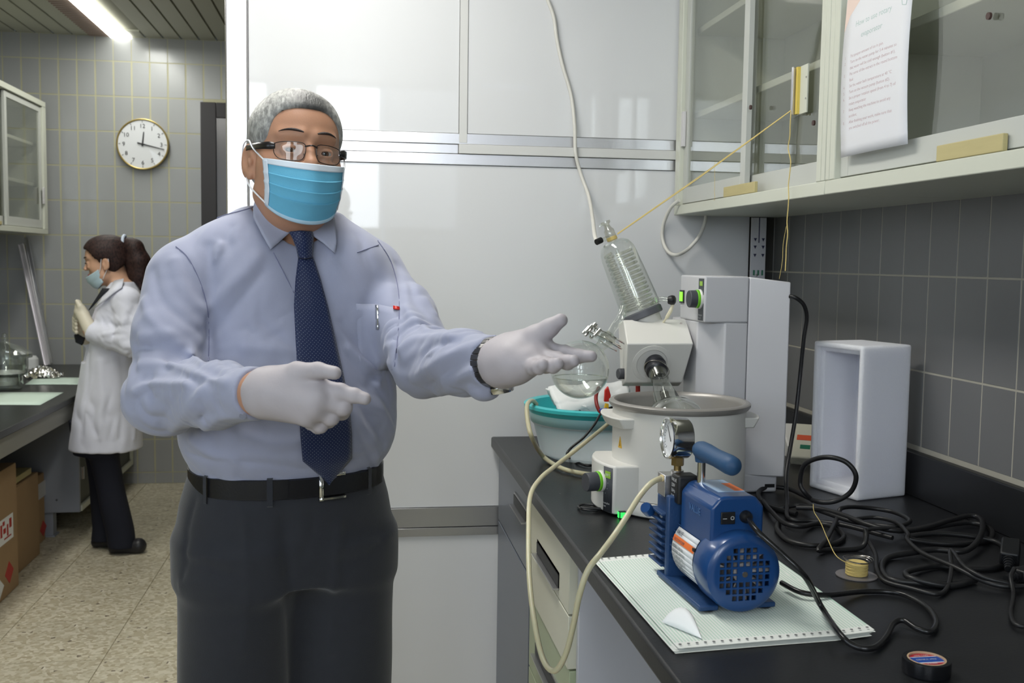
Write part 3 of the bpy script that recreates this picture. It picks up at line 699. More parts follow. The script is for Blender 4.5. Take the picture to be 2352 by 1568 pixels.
for k, a in enumerate((60, 20, -20, -55)):
    pass
aK = R(14); kc = np.array([BX-.181*math.cos(aK), BY-.181*math.sin(aK), 1.37-(1127-602)/F*2.0])
kd = np.array([-math.cos(aK), -math.sin(aK), 0])
def knob(c, d, r, parent, sc=1.):
    Rk = frame_from(d)
    MB().lathe([(r*1.12, 0), (r*1.12, .004), (r*1.05, .006)], c, Rk, 40).build('white_collar', WH, parent)
    MB().lathe([(r*1.06, .006), (r*1.06, .0105), (r*.98, .012)], c, Rk, 40).build('green_collar', GREENR, parent)
    return MB().lathe([(r, .012), (r*.98, .012+.022*sc), (r*.93, .012+.024*sc), (0, .012+.024*sc)], c, Rk, 40, cap=False).build('knob', DKGREY, parent)
knob(kc, kd, .0195, cbx)
dt = MB()
for k in range(7):
    an = R(-70+k*24); zz = kc[2]+.029*math.sin(an); aa = aK+.027*math.cos(an)/.181
    MB
    dt.cyl(arcT(.1816)((aa, zz, 0)), arcT(.1816)((aa, zz, .0006)), .0008, n=8)
tag(dt.build('scale_dots', WHITEINK, cbx), kind='stuff')
sw = box('power_switch', (BX-.150, BY-.098, CT+.001), (BX-.135, BY-.086, CT+.014), BLACKP, t, .001)
MB().box((BX-.1515, BY-.097, CT+.002), (BX-.150, BY-.088, CT+.013)).box((BX-.148, BY-.0995, CT+.002), (BX-.138, BY-.098, CT+.013)).build('lit_rocker', LIT, sw)
for sgn in (1, -1):
    zh = zr-.038
    hh = R(27)
    arc = [(BX-sgn*.166*math.cos(a), BY-.166*math.sin(a)) for a in np.linspace(-hh, hh, 16)]
    poly = arc+[(BX-sgn*.112, arc[-1][1]), (BX-sgn*.112, arc[0][1])]
    q = MB(); n = len(poly)
    top = [(x, y, zh+.010) for x, y in poly]; bot = [(BX+(x-BX)*.93, BY+(y-BY)*.96, zh-.012) for x, y in poly]
    fc = [(i, (i+1) % n, n+(i+1) % n, n+i) for i in range(n)]+[tuple(range(n-1, -1, -1)), tuple(range(n, 2*n))]
    if sgn < 0: fc = [tuple(reversed(f)) for f in fc]
    q.add(bot+top, fc); q.build('handle', WH, t, bevel=.003, seg=2, smooth=35)
wt_ = at(1407, 1035, Y=2.02); aw = math.atan2(BY-1.99, BX-(wt_[0])); aw = R(14)
Tw = arcT(.1392)
MB().prism([(aw-.055, zr-.094), (aw+.055, zr-.094), (aw, zr-.070)], 0, .0006, Tw).build('warning_label', mat('yellow_label', srgb(222, 176, 60), .5), t, smooth=0)
MB().prism([(aw-.008, zr-.090), (aw+.008, zr-.090), (aw, zr-.078)], .0006, .0008, Tw).build('warning_mark', BLK, t, smooth=0)

# ---- rotary evaporator
ev = thing('rotary_evaporator', 'white rotary evaporator tower holding the slanted glass condenser', 'evaporator', at(1745, 1130, Z=CT))
yN = 2.165; YFB = 2.33; X0 = at(1562, 700, Y=YFB)[0]; ztop = at(1640, 634, Y=yN)[2]
XA = at(1720, 700, Y=yN)[0]; XBk = at(1812, 800, Y=2.135)[0]; zhb = at(1640, 741, Y=yN)[2]
zcb = at(1760, 1090, Y=yN)[2]
xn = at(1618, 700, Y=yN)[0]
hd = MB().prism([(X0, YFB), (xn, yN), (XA-.0005, yN), (XA-.0005, YFB)], zhb, ztop).build('control_head', WH2, ev, bevel=.004, seg=3)
xc0 = at(1597, 900, Y=2.21)[0]; xc1 = at(1661, 900, Y=yN+.001)[0]
MB().prism([(xc0, 2.30), (xc0, 2.21), (xc1, yN+.001), (XA-.0005, yN+.001), (XA-.0005, 2.30)], CT+.03, zhb).build('column', WH2, ev, bevel=.003, seg=2)
q = MB(); zt2 = at(1812, 648, Y=2.135)[2]
P4 = [(XA+.0005, yN+.0005), (XBk, 2.135), (XBk+.008, 2.30), (XA+.0005, YFB)]
q.add([(x, y, zcb) for x, y in P4]+[(P4[0][0], P4[0][1], ztop-.001), (P4[1][0], P4[1][1], zt2), (P4[2][0], P4[2][1], zt2), (P4[3][0], P4[3][1], ztop-.001)], [(0, 3, 2, 1), (4, 5, 6, 7), (0, 1, 5, 4), (1, 2, 6, 5), (2, 3, 7, 6), (3, 0, 4, 7)])
q.build('rear_cover', WH2, ev, bevel=.003, seg=2)
box('column_foot', (XA+.002, yN+.012, CT+.045), (XBk-.014, 2.29, zcb-.001), WH2, ev, .002)
box('base', (BX+.1515, yN-.005, CT+.001), (XBk-.006, 2.33, CT+.043), WH2, ev, .005)
box('base_slot', (XBk-.035, yN-.0058, CT+.012), (XBk-.012, yN-.0045, CT+.02), BLACKP, ev)
# front panel (plane through (X0,2.31)-(xn,yN))
e1 = np.array([xn-X0, yN-YFB, 0]); Lf = np.linalg.norm(e1); e1 /= Lf; nf = np.array([e1[1], -e1[0], 0]); nf = nf if nf[0] < 0 else -nf
def FP(p): return np.array([X0, YFB, 0])+e1*p[0]+nf*p[2]+np.array([0, 0, p[1]])
def fu(px): # parameter along the panel for a pixel column
    r = ray(px, 690); # solve X0+e1x*u = t rx ; 2.31+e1y*u = t ry
    A = np.array([[e1[0], -r[0]], [e1[1], -r[1]]]); return np.linalg.solve(A, -np.array([X0, YFB]))[0]
ua, ub = fu(1605), Lf-.006
pn = MB().prism([(ua, zhb+.004), (ub, zhb+.004), (ub, ztop-.006), (ua, ztop-.006)], 0, .0012, FP).build('control_panel', PANELB, hd)
MB().prism([(ua+.008, ztop-.022), (ub-.006, ztop-.022), (ub-.006, ztop-.012), (ua+.008, ztop-.012)], .0012, .002, FP).build('display', LCD, hd, smooth=0)
tx = MB(); text_mb(tx, 'Rotavapor', .0062, lambda p: FP((ua+.003+p[0], zhb+.014+p[1], .0014)), squash=.9); text_mb(tx, 'R-210', .0062, lambda p: FP((ua+.003+p[0], zhb+.007+p[1], .0014)))
text_mb(tx, 'BUCHI', .006, lambda p: FP((ua-.028+p[0], zhb+.02+p[1], .0006))); tx.build('panel_lettering', WHITEINK, hd, smooth=0)
ku = fu(1609); kz = at(1600, 686, Y=2.2)[2]
knob(FP((ku, kz, 0)), nf, .0195, hd, .65)
su = fu(1563.5)
s_ = MB().prism([(.002, kz-.014), (.030, kz-.014), (.030, kz+.016), (.002, kz+.016)], 0, .0025, FP).build('power_switch', BLACKP, hd)
MB().prism([(.006, kz-.010), (.024, kz-.010), (.024, kz+.012), (.006, kz+.012)], .0025, .004, FP).build('lit_rocker', mat('lit_lime_switch', srgb(120, 220, 40), .4, emit=(.3, 1, .05), es=.9), s_)
# drive head
V = [at(1432, 735, Y=2.30), at(1576, 733, Y=2.30), at(1440, 789, Y=2.20), at(1593, 789, Y=2.20), at(1436, 878, Y=2.235), at(1567, 878, Y=2.235),
     at(1420, 742, Y=2.40), at(1570, 735, Y=2.40), at(1428, 886, Y=2.27), at(1560, 886, Y=2.27), at(1425, 850, Y=2.40), at(1555, 850, Y=2.40)]
q = MB(); q.add(V, [(0, 2, 3, 1), (2, 4, 5, 3), (4, 8, 9, 5), (8, 10, 11, 9), (10, 6, 7, 11), (6, 0, 1, 7), (6, 10, 8, 4, 2, 0), (1, 3, 5, 9, 11, 7)])
dh = q.build('drive_housing', WH, ev, bevel=.003, seg=3)
# arm joining the drive to the column
MB().cyl(at(1546, 795, Y=2.37), at(1640, 795, Y=2.33)+np.array([.02, 0, 0]), .071, n=48).build('pivot_arm', WH2, ev)
ctr = at(1504, 835, Y=2.214); fa = np.cross(V[3]-V[2], V[4]-V[2]); fa /= np.linalg.norm(fa); fa = fa if fa[1] < 0 else -fa
Rf_ = frame_from(fa)
rg0 = at(1497, 835, Y=2.218)
MB().lathe([(.047, -.004), (.045, .0015), (.036, .003), (.034, .001), (0, .001)], rg0, Rf_, 56, cap=False).build('face_ring', WH, dh, smooth=35)
scr = at(1563, 745, Y=2.285); MB().cyl(scr, scr+np.array([0, -.004, .003]), .003, n=10).build('screw', STEEL, dh)
fc_ = at(1551, 986, Y=2.045)             # evaporating flask centre
ax = fc_-ctr; ax /= np.linalg.norm(ax)
Rx = frame_from(ax); Lx = np.linalg.norm(fc_-ctr)
MB().lathe([(.020, -.012), (.0235, .0), (.0245, .006), (.022, .010), (.0245, .016), (.0245, .026), (.021, .030)], ctr, Rx, 36).build('black_clamp_nut', mat('black_clamp', srgb(36, 37, 42), .35), ev)
wr_ = [ctr+Rx@np.array([.0255*math.cos(a), .0255*math.sin(a), .02+.012*math.cos(a)]) for a in np.linspace(0, 2*math.pi, 24, endpoint=False)]
MB().tube(wr_, .0008, 6, closed=True).build('wire_clip', STEEL, ev)
rb = .070
fl_ = thing('evaporating_flask', 'clear pear-shaped evaporating flask dipping into the heating bath', 'flask', fc_)
prof = [(.0185, .030), (.0175, .045), (.0165, .058), (.0175, .064)]
for k in range(0, 19):
    a = R(150-k*150/18); r_, z_ = rb*math.sin(a), Lx-rb*math.cos(a)*-1 if False else Lx+rb*-math.cos(math.pi-a)
for k in range(19):
    th = R(30+(180-30)*k/18); prof.append((max(rb*math.sin(th), .0002 if k < 18 else 0), Lx-rb*math.cos(th)))
MB().lathe(prof, ctr, Rx, 56, cap=False).build('bulb', LAB, fl_, smooth=60)
MB().lathe([(.0205, .030), (.0205, .050), (.0190, .053)], ctr, Rx, 36, cap=False).build('ground_joint', glassmat('frosted_joint', tint=(.88, .87, .83), base=.14, edge=.6, rough=.25), fl_, smooth=60)
# bath water
MB().lathe([(0, zr-.035), (.127, zr-.035)], B0, None, 48).build('bath_water', glassmat('still_water', tint=(.93, .95, .95), base=.05, edge=.7, rough=.01), t)
# left clamp knob
k0 = at(1436, 858, Y=2.26); MB().lathe([(.0115, 0), (.0125, .002), (.0125, .016), (.011, .018)], k0, frame_from((-1, -.15, 0)), 20).build('side_knob', DKGREY, ev)
# condenser
cb0 = at(1478, 724, Y=2.33); ct0 = at(1409, 556, Y=2.36)
ax = ct0-cb0; Lc = np.linalg.norm(ax); ax /= Lc; Rc = frame_from(ax)
def c_at(z, r=0, a=0): return cb0+Rc@np.array([r*math.cos(a), r*math.sin(a), z])
MB().lathe([(.044, -.006), (.047, -.004), (.047, .009), (.044, .012)], cb0, Rc, 40).build('condenser_collar', mat('dark_collar', srgb(84, 86, 92), .5), ev)
MB().lathe([(.036, -.03), (.038, -.006)], cb0, Rc, 40, cap=False).build('collar_sleeve', WH, ev)
cd = thing('glass_condenser', 'slanted glass condenser with an inner coil above the drive head', 'condenser', cb0)
jac = [(.043, .010), (.048, .02), (.0475, .05), (.0455, .10), (.043, Lc-.035), (.041, Lc-.020), (.035, Lc-.007), (.024, Lc+.001), (.012, Lc+.003), (.011, Lc+.012)]
MB().lathe(jac, cb0, Rc, 48, cap=False).build('jacket', LAB, cd, smooth=60)
hx = [c_at(.016+(Lc-.040)*k/(14*20), .0365-.005*k/280, 2*math.pi*k/20) for k in range(14*20)]
MB().tube(hx, .0036, 8).build('coil', glassmat('coil_glass', tint=(.965, .96, .94), base=.07, edge=.80, rough=.06, power=1.6), cd, smooth=60)
MB().tube([c_at(.02), c_at(Lc-.02)], .0045, 8).build('inner_tube', LAB, cd, smooth=60)
MB().lathe([(.0105, Lc+.012), (.0125, Lc+.014), (.0125, Lc+.030), (.009, Lc+.034), (.007, Lc+.044), (.012, Lc+.048), (.012, Lc+.052), (0, Lc+.054)], cb0, Rc, 24, cap=False).build('top_joint', MATS['frosted_joint'], cd, smooth=50)
MB().tube([at(1398, 519, Y=2.36), at(1388, 516, Y=2.355), at(1379, 517, Y=2.35), at(1377, 521, Y=2.35)], .0026, 8).build('stopcock_key', LAB, cd)
sa = at(1398, 546, Y=2.355)
MB().tube([sa, at(1384, 551, Y=2.345), at(1374, 554, Y=2.34)], [.006, .005, .0055], 10).build('upper_side_arm', LAB, cd)
MB().cyl(at(1381, 551, Y=2.342), at(1370, 556, Y=2.335), .0072, n=16).build('black_cap', BLACKP, cd)
th = MB()
for k in range(5): th.tube([c_at(Lc+.006+k*.0014, .0118, a) for a in np.linspace(0, 2*math.pi, 16, endpoint=False)], .0008, 5, closed=True)
YSTR = mat('yellow_string', srgb(214, 192, 122), .8, bump=.4, bscale=900)
# lower right side arm
MB().tube(spline([at(1497, 700, Y=2.31), at(1508, 690, Y=2.30), at(1522, 686, Y=2.29), at(1536, 688, Y=2.28)], 6), .0058, 10).build('lower_side_arm', LAB, cd, smooth=60)
MB().tube(spline([at(1500, 690, Y=2.31), at(1508, 705, Y=2.30), at(1508, 722, Y=2.30), at(1496, 728, Y=2.30)], 6), .0035, 8).build('overflow_tube', LAB, cd, smooth=60)
MB().lathe([(0, -.010), (.009, -.008), (.0115, 0), (.0105, .006), (.006, .009), (0, .009)], at(1543, 689, Y=2.275), frame_from((1, -.6, 0)), 20, cap=False).build('black_ball_cap', BLACKP, cd, smooth=60)
MB().tube(spline([at(1546, 696, Y=2.275), at(1541, 712, Y=2.275), at(1532, 728, Y=2.28), at(1522, 742, Y=2.29)], 5), [.0035]*5+[.0045]*6+[.0025]*5, 8).build('cream_tube', mat('cream_rubber', srgb(214, 208, 180), .5), cd)
# outlet arm, clamp and receiving flask
oa = spline([c_at(.030, .040, 0)*0+at(1432, 705, Y=2.33), at(1425, 728, Y=2.32), at(1412, 748, Y=2.30), at(1402, 765, Y=2.285)], 6)
MB().tube(oa, .0095, 12).build('outlet_arm', LAB, cd, smooth=60)
rc = at(1332, 848, Y=2.25); rbr = .0665
jt = at(1393, 781, Y=2.275); ax2 = rc-jt; L2 = np.linalg.norm(ax2); ax2 /= L2; R2 = frame_from(ax2)
rf = thing('receiving_flask', 'round glass receiving flask half full of clear liquid above the basin', 'flask', rc)
prof = [(.016, -.004), (.019, .0), (.016, .008), (.0125, .016), (.0125, .022)]
for k in range(25):
    th_ = R(13+167*k/24); prof.append((rbr*math.sin(th_) if k < 24 else 0, L2-rbr*math.cos(th_)))
MB().lathe(prof, jt, R2, 64, cap=False).build('bulb', LAB, rf, smooth=60)
zs_ = rc[2]-.018; rl = rbr-.0022
pr = [(0, zs_-rc[2])]
h0 = math.acos((zs_-rc[2])/rl)
for k in range(19):
    th_ = h0+(math.pi-h0)*k/18; pr.append((rl*math.sin(th_) if k < 18 else 0, rl*math.cos(th_)))
MB().lathe(pr, rc, None, 56, cap=False).build('liquid', glassmat('liquid_surface', tint=(.95, .96, .955), base=.05, edge=.85, rough=.01, power=2.0), rf, smooth=60)
MB().tube([(rc[0]+(rl*math.sin(h0)-.0006)*math.cos(a), rc[1]+(rl*math.sin(h0)-.0006)*math.sin(a), zs_) for a in np.linspace(0, 2*math.pi, 56, endpoint=False)], .0012, 6, closed=True).build('meniscus', glassmat('bright_meniscus', tint=(.85, .87, .87), base=.35, edge=.5, rough=.15), rf, smooth=60)
# ball joint clamp: two forked plates with rollers and a screw
cl = thing('joint_clamp', 'steel forked clamp holding the receiving flask joint', 'clamp', jt)
pd = at(1336, 745, Y=2.27)-at(1418, 790, Y=2.27); pd /= np.linalg.norm(pd)
def fork(c, name):
    w_ = np.cross(ax2, pd); w_ /= np.linalg.norm(w_)
    poly = []
    pts = [(-.040, .017), (-.02, .021), (0, .022), (.02, .020), (.036, .013), (.052, .012), (.052, -.012), (.036, -.013), (.02, -.020), (0, -.022), (-.02, -.021), (-.040, -.017), (-.038, -.012), (-.01, -.0135), (.006, -.010), (.011, 0), (.006, .010), (-.01, .0135), (-.038, .012)]
    return MB().prism(pts, -.0011, .0011, lambda p: c+pd*p[0]+w_*p[1]+ax2*p[2]).build(name, CHROME, cl, smooth=30), w_
o1, w_ = fork(jt-ax2*.009, 'fork'); o2, _w = fork(jt+ax2*.006, 'fork')
MB().cyl(jt+pd*.045-ax2*.018, jt+pd*.045+ax2*.016, .003, n=12).build('clamp_screw', STEEL, cl)
MB().cyl(jt+pd*.045-ax2*.022, jt+pd*.045-ax2*.014, .007, n=16).build('thumb_nut', CHROME, cl)
for s in (-1, 1):
    MB().cyl(jt+pd*.030+w_*s*.012-ax2*.012, jt+pd*.030+w_*s*.012+ax2*.010, .0045, n=14).build('roller', CHROME, cl)
    MB().cyl(jt+pd*.052+w_*s*.010-ax2*.012, jt+pd*.052+w_*s*.010+ax2*.010, .0035, n=14).build('roller', CHROME, cl)
MB().lathe([(.0145, -.016), (.0185, -.008), (.0195, -.002), (.015, 0)], jt, R2, 28).build('glass_flange', MATS['frosted_joint'], cd)

# ---- basin with a cold pack and clips
_m = mat('cloudy_white_plastic', srgb(232, 238, 244), .35, sub=1.); _m.node_tree.nodes['Principled BSDF'].inputs['Subsurface Scale'].default_value = .04; _m.node_tree.nodes['Principled BSDF'].inputs['Subsurface Radius'].default_value = (1, 1, 1)
bb = at(1310, 1035, Y=2.56); zb0 = CT; rt = .158; hB = at(1310, 930, Y=2.45)[2]-CT
bz = at(1210, 925, Y=2.6)
XBn = at(1365, 950, Y=2.62)[0]; YBn = 2.62
t = thing('plastic_basin', 'turquoise and white plastic basin behind the heating bath', 'basin', (XBn, YBn, CT))
Bn = (XBn, YBn, CT); hB = (1.37-(930-600)/F*2.62)-CT
def bw(prof, n_, m): return MB().lathe(prof, Bn, None, 64, cap=False).build(n_, m, t, smooth=50)
rt = XBn-at(1206, 930, Y=2.62)[0]; rb_ = rt-.045
prof = [(0, .003), (rb_-.02, .002), (rb_, .012), (rb_+.020, hB*.62), (rb_+.026, hB*.64), (rt-.014, hB-.012)]
bw(prof, 'bowl', mat('cloudy_white_plastic', srgb(232, 238, 244), .35, sub=1.)).modifiers.new('s', 'SOLIDIFY').thickness = .002
bw([(rb_+.0275, hB*.66), (rt-.012, hB-.012)], 'tinted_band', mat('pale_aqua_band', srgb(168, 214, 220), .35)).modifiers.new('s', 'SOLIDIFY').thickness = .0015
bw([(rt-.016, hB-.028), (rt-.006, hB-.014), (rt, hB-.012), (rt+.001, hB-.004), (rt-.008, hB), (rt-.02, hB-.004), (rt-.03, hB-.05), (rt-.034, hB-.052)], 'rim', mat('turquoise_plastic', srgb(66, 194, 198), .3))
for a in np.linspace(R(185), R(262), 14):
    p = np.array(Bn)+np.array([(rt-.013)*math.cos(a), (rt-.013)*math.sin(a), hB*.8])
pk = thing('white_cold_pack', 'crumpled white bag standing in the turquoise basin', 'bag', at(1330, 930, Y=2.62))
g = np.zeros((20, 16, 3)); rg = np.random.default_rng(5)
c0, c1, c2, c3 = at(1282, 945, Y=2.56), at(1258, 893, Y=2.62), at(1440, 880, Y=2.68), at(1450, 945, Y=2.58)
for i in range(20):
    for j in range(16):
        u, v = i/19, j/15; p = (1-u)*((1-v)*c0+v*c1)+u*((1-v)*c3+v*c2)
        g[i, j] = p+np.array([0, -.035*math.sin(math.pi*u)*math.sin(math.pi*min(1, v*1.0))-.004*math.sin(9*u+5*v)+rg.normal()*.0016, .004*math.sin(14*u)*v+rg.normal()*.0012])
MB().grid(g).build('bag', mat('white_film', srgb(232, 234, 234), .4), pk, smooth=60, solid=.02)
MB().tube([at(1254, 893, Y=2.62), at(1262, 896, Y=2.61), at(1270, 900, Y=2.61)], [.002, .004, .006], 8).build('knotted_corner', MATS['white_film'], pk)
# red and yellow clip, red hose
REDP = mat('red_plastic', srgb(196, 44, 36), .35); YEL = mat('yellow_plastic', srgb(230, 186, 40), .4); BLU = mat('blue_plastic', srgb(40, 50, 150), .4)
o = thing('cable_clip', 'red and yellow cable clip over the basin edge', 'clip', at(1393, 915, Y=2.42))
MB().prism([(-.007, -.016), (.007, -.016), (.009, .0), (.002, .022), (-.006, .012)], -.005, .005, lambda p, c=at(1394, 907, Y=2.42): c+np.array([p[0], p[2], p[1]])).build('red_jaw', REDP, o, bevel=.0015)
MB().prism([(-.005, -.014), (.007, -.012), (.007, .004), (-.001, .006)], -.004, .004, lambda p, c=at(1391, 931, Y=2.42): c+np.array([p[0], p[2], p[1]])).build('yellow_jaw', YEL, o, bevel=.001)
MB().tube([at(1378, 942, Y=2.42), at(1394, 940, Y=2.41)], .004, 8).build('blue_tip', BLU, o)
o = MB().tube(spline([at(1375, 890, Y=2.5), at(1369, 910, Y=2.47), at(1371, 930, Y=2.45), at(1379, 948, Y=2.44)], 6), .0048, 10).build('red_hose', mat('dark_red_rubber', srgb(130, 36, 34), .4), None); tag(o, 'short dark red hose beside the red and yellow clip', 'hose')
o = MB().tube([at(1465, 880, Y=2.38), at(1465, 902, Y=2.38), at(1465, 930, Y=2.38)], .0058, 10).build('red_tube', REDP, None); tag(o, 'bright red tube hanging under the drive head', 'tube')

# ---- foam box
zt_ = at(1985, 796, Y=at(1968, 1152, Z=CT)[1])[2]
c_n = at(1968, 1152, Z=CT); c_l = at(1857, 1118, Z=CT); c_r = at(2088, 1142, Z=CT)
e_l = c_l-c_n; Ll = np.linalg.norm(e_l); e_l /= Ll; e_r = c_r-c_n; e_r -= e_l*(e_r@e_l); Lr = np.linalg.norm(e_r); e_r /= Lr
hF = zt_-CT
def FT(p): return c_n+e_l*p[0]+e_r*p[1]+np.array([0, 0, p[2]+.001])
FOAM = mat('white_foam', srgb(226, 227, 234), .75, bump=.5, bscale=260, spec=.3, sub=1.0)
FOAM.node_tree.nodes['Principled BSDF'].inputs['Subsurface Scale'].default_value = .03; FOAM.node_tree.nodes['Principled BSDF'].inputs['Subsurface Radius'].default_value = (1, 1, 1)
q = MB(); w = .022; 
# open tray lying on its side: opening on the face v=0
out = [(0, 0), (Ll, 0), (Ll, hF), (0, hF)]; inn = [(w, w), (Ll-w, w), (Ll-w, hF-w), (w, hF-w)]; lip = [(w*.55, w*.55), (Ll-w*.55, w*.55), (Ll-w*.55, hF-w*.55), (w*.55, hF-w*.55)]
lay = [[FT((u, 0, z)) for u, z in out], [FT((u, 0, z)) for u, z in lip], [FT((u, .012, z)) for u, z in lip], [FT((u, .012, z)) for u, z in inn], [FT((u, Lr-.03, z)) for u, z in inn], [FT((u, Lr, z)) for u, z in out]]
V = [p for l in lay for p in l]; Fc = []
for k in range(4):
    for i in range(4):
        j = (i+1) % 4; Fc.append((k*4+i, k*4+j, (k+1)*4+j, (k+1)*4+i))
Fc.append((16, 17, 18, 19)); Fc.append((23, 22, 21, 20))
for i in range(4):
    j = (i+1) % 4; Fc.append((i, 20+i, 20+j, j))
q.add(V, Fc); fo_ = q.build('foam_box', FOAM, None, bevel=.0055, seg=3, origin=c_n); tag(fo_, 'white polystyrene foam box standing open on its end by the backsplash', 'box')
import bmesh
def fix_normals(o):
    bm = bmesh.new(); bm.from_mesh(o.data); bmesh.ops.recalc_face_normals(bm, faces=bm.faces); bm.to_mesh(o.data); bm.free()
fix_normals(fo_)
st = thing('foam_step', '', '') if False else None

# ---- small devices behind
dv = at(1838, 1046, Z=CT)
def slab(c, L_, W_, H_, ang, tilt, label, cat, name, m, extra=None):
    ca, sa_ = math.cos(ang), math.sin(ang); ct_, st_ = math.cos(tilt), math.sin(tilt)
    def T(p):
        x, y, z = p; x2, z2 = x*ct_-z*st_, x*st_+z*ct_
        return (c[0]+x2*ca-y*sa_, c[1]+x2*sa_+y*ca, c[2]+z2)
    t = thing(name, label, cat, c); MB().box((-L_/2, -W_/2, 0), (L_/2, W_/2, H_), T).build('case', m, t, bevel=.004, seg=2)
    if extra: extra(t, T, L_, W_, H_)
    return t
def ex(t, T, L_, W_, H_):
    MB().box((.0, -W_*.36, H_), (.018, W_*.3, H_+.0006), T).build('red_stripe', mat('orange_red_print', srgb(216, 92, 56), .5), t)
    MB().box((-.03, -W_*.36, H_), (-.016, W_*.1, H_+.0006), T).build('green_stripe', mat('dark_green_print', srgb(30, 110, 84), .5), t)
slab(at(1845, 1046, Y=2.5)+np.array([0, 0, .02]), .12, .055, .03, R(60), R(38), 'cream dispenser with red and green stripes leaning behind the foam box', 'device', 'dispenser_box', mat('old_cream_plastic', srgb(206, 204, 186), .45), ex)
slab(at(1812, 1030, Y=2.62), .10, .04, .05, R(80), R(30), 'white plastic case leaning behind the evaporator tower', 'case', 'plastic_case', WH)
o = MB().tube(spline([at(1818, 1068, Y=2.45), at(1832, 1062, Y=2.42), at(1850, 1068, Y=2.4), at(1862, 1060, Y=2.42)], 5), .006, 8).build('clear_tube', glassmat('thin_glass'), None); tag(o, 'short clear tube lying between the tower and foam box', 'tube')

# ---- paper stack
t = thing('paper_stack', 'fanfold green-ruled paper stack under the blue vacuum pump', 'paper', at(1650, 1400, Z=CT))
Q = [at(1372, 1277, Z=CT+.010), at(1558, 1482, Z=CT+.010), at(2008, 1446, Z=CT+.010), at(1730, 1246, Z=CT+.010)]
def PQ(u, v, z=0):  # u along the left edge (0 far, 1 near), v to the right
    p = (1-u)*((1-v)*Q[0]+v*Q[3])+u*((1-v)*Q[1]+v*Q[2]); return np.array([p[0], p[1], CT+z])
def paper_mat():
    m = mat('green_ruled_paper', srgb(226, 232, 226), .75); nt = m.node_tree; b = nt.nodes['Principled BSDF']
    uv = nt.nodes.new('ShaderNodeUVMap'); sp_ = nt.nodes.new('ShaderNodeSeparateXYZ'); nt.links.new(uv.outputs[0], sp_.inputs[0])
    mm = nt.nodes.new('ShaderNodeMath'); mm.operation = 'MULTIPLY'; mm.inputs[1].default_value = 60; nt.links.new(sp_.outputs[1], mm.inputs[0])
    fr = nt.nodes.new('ShaderNodeMath'); fr.operation = 'FRACT'; nt.links.new(mm.outputs[0], fr.inputs[0])
    gt = nt.nodes.new('ShaderNodeMath'); gt.operation = 'GREATER_THAN'; gt.inputs[1].default_value = .5; nt.links.new(fr.outputs[0], gt.inputs[0])
    m1 = nt.nodes.new('ShaderNodeMath'); m1.operation = 'COMPARE'; m1.inputs[1].default_value = .5; m1.inputs[2].default_value = .452; nt.links.new(sp_.outputs[0], m1.inputs[0])
    m2 = nt.nodes.new('ShaderNodeMath'); m2.operation = 'MULTIPLY'; nt.links.new(gt.outputs[0], m2.inputs[0]); nt.links.new(m1.outputs[0], m2.inputs[1])
    mx = nt.nodes.new('ShaderNodeMix'); mx.data_type = 'RGBA'; mx.inputs[6].default_value = (*srgb(232, 235, 230), 1); mx.inputs[7].default_value = (*srgb(196, 218, 204), 1)
    nt.links.new(m2.outputs[0], mx.inputs[0]); nt.links.new(mx.outputs[2], b.inputs['Base Color']); return m
PM = paper_mat(); rg = np.random.default_rng(8)
for k in range(7):
    z = .0008+k*.0009; o_ = rg.normal(size=2)*.003*(k < 6)
    n = 22; gq = np.array([[PQ(u, v, z)+np.array([o_[0], o_[1], (.0016*math.sin(7*u+k)*math.sin(5*v+k*2)*(.3 if k < 6 else .35)+max(0, v-.82)*.016*(1+.5*math.sin(k*2.))) if k < 7 else 0]) for v in np.linspace(0, 1, n)] for u in np.linspace(0, 1, n)])
    gq[:, :, 2] = np.clip(gq[:, :, 2], CT+.0006+k*.0005, None)
    o = MB().grid(gq).build('sheet', PM, t, smooth=60)
    uvl = o.data.uv_layers.new(name='UVMap'); vi = np.array([l.vertex_index for l in o.data.loops]); uvs = np.stack([(vi//n)/(n-1), (vi % n)/(n-1)], 1); uvl.data.foreach_set('uv', uvs.ravel())
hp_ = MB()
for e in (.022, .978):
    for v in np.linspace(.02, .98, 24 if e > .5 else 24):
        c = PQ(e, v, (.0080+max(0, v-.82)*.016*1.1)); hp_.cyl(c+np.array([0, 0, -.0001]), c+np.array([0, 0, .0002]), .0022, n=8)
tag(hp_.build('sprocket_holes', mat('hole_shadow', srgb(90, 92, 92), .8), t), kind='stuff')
# turned-up corner flap
cf = [at(1520, 1428, Z=CT+.0085), at(1612, 1466, Z=CT+.0085)]
gq = np.zeros((10, 8, 3)); up_ = at(1580, 1428, Z=CT+.03)
for i in range(10):
    for j in range(8):
        u, v = i/9, j/7; base = (1-u)*cf[0]+u*cf[1]; h = math.sin(math.pi*u**.8); gq[i, j] = base+v*h*(np.array([.018, .026, .020]))+np.array([0, 0, .010*math.sin(math.pi*v)*h])
MB().grid(gq).build('curled_flap', PAPER, t, smooth=60, solid=.0004)

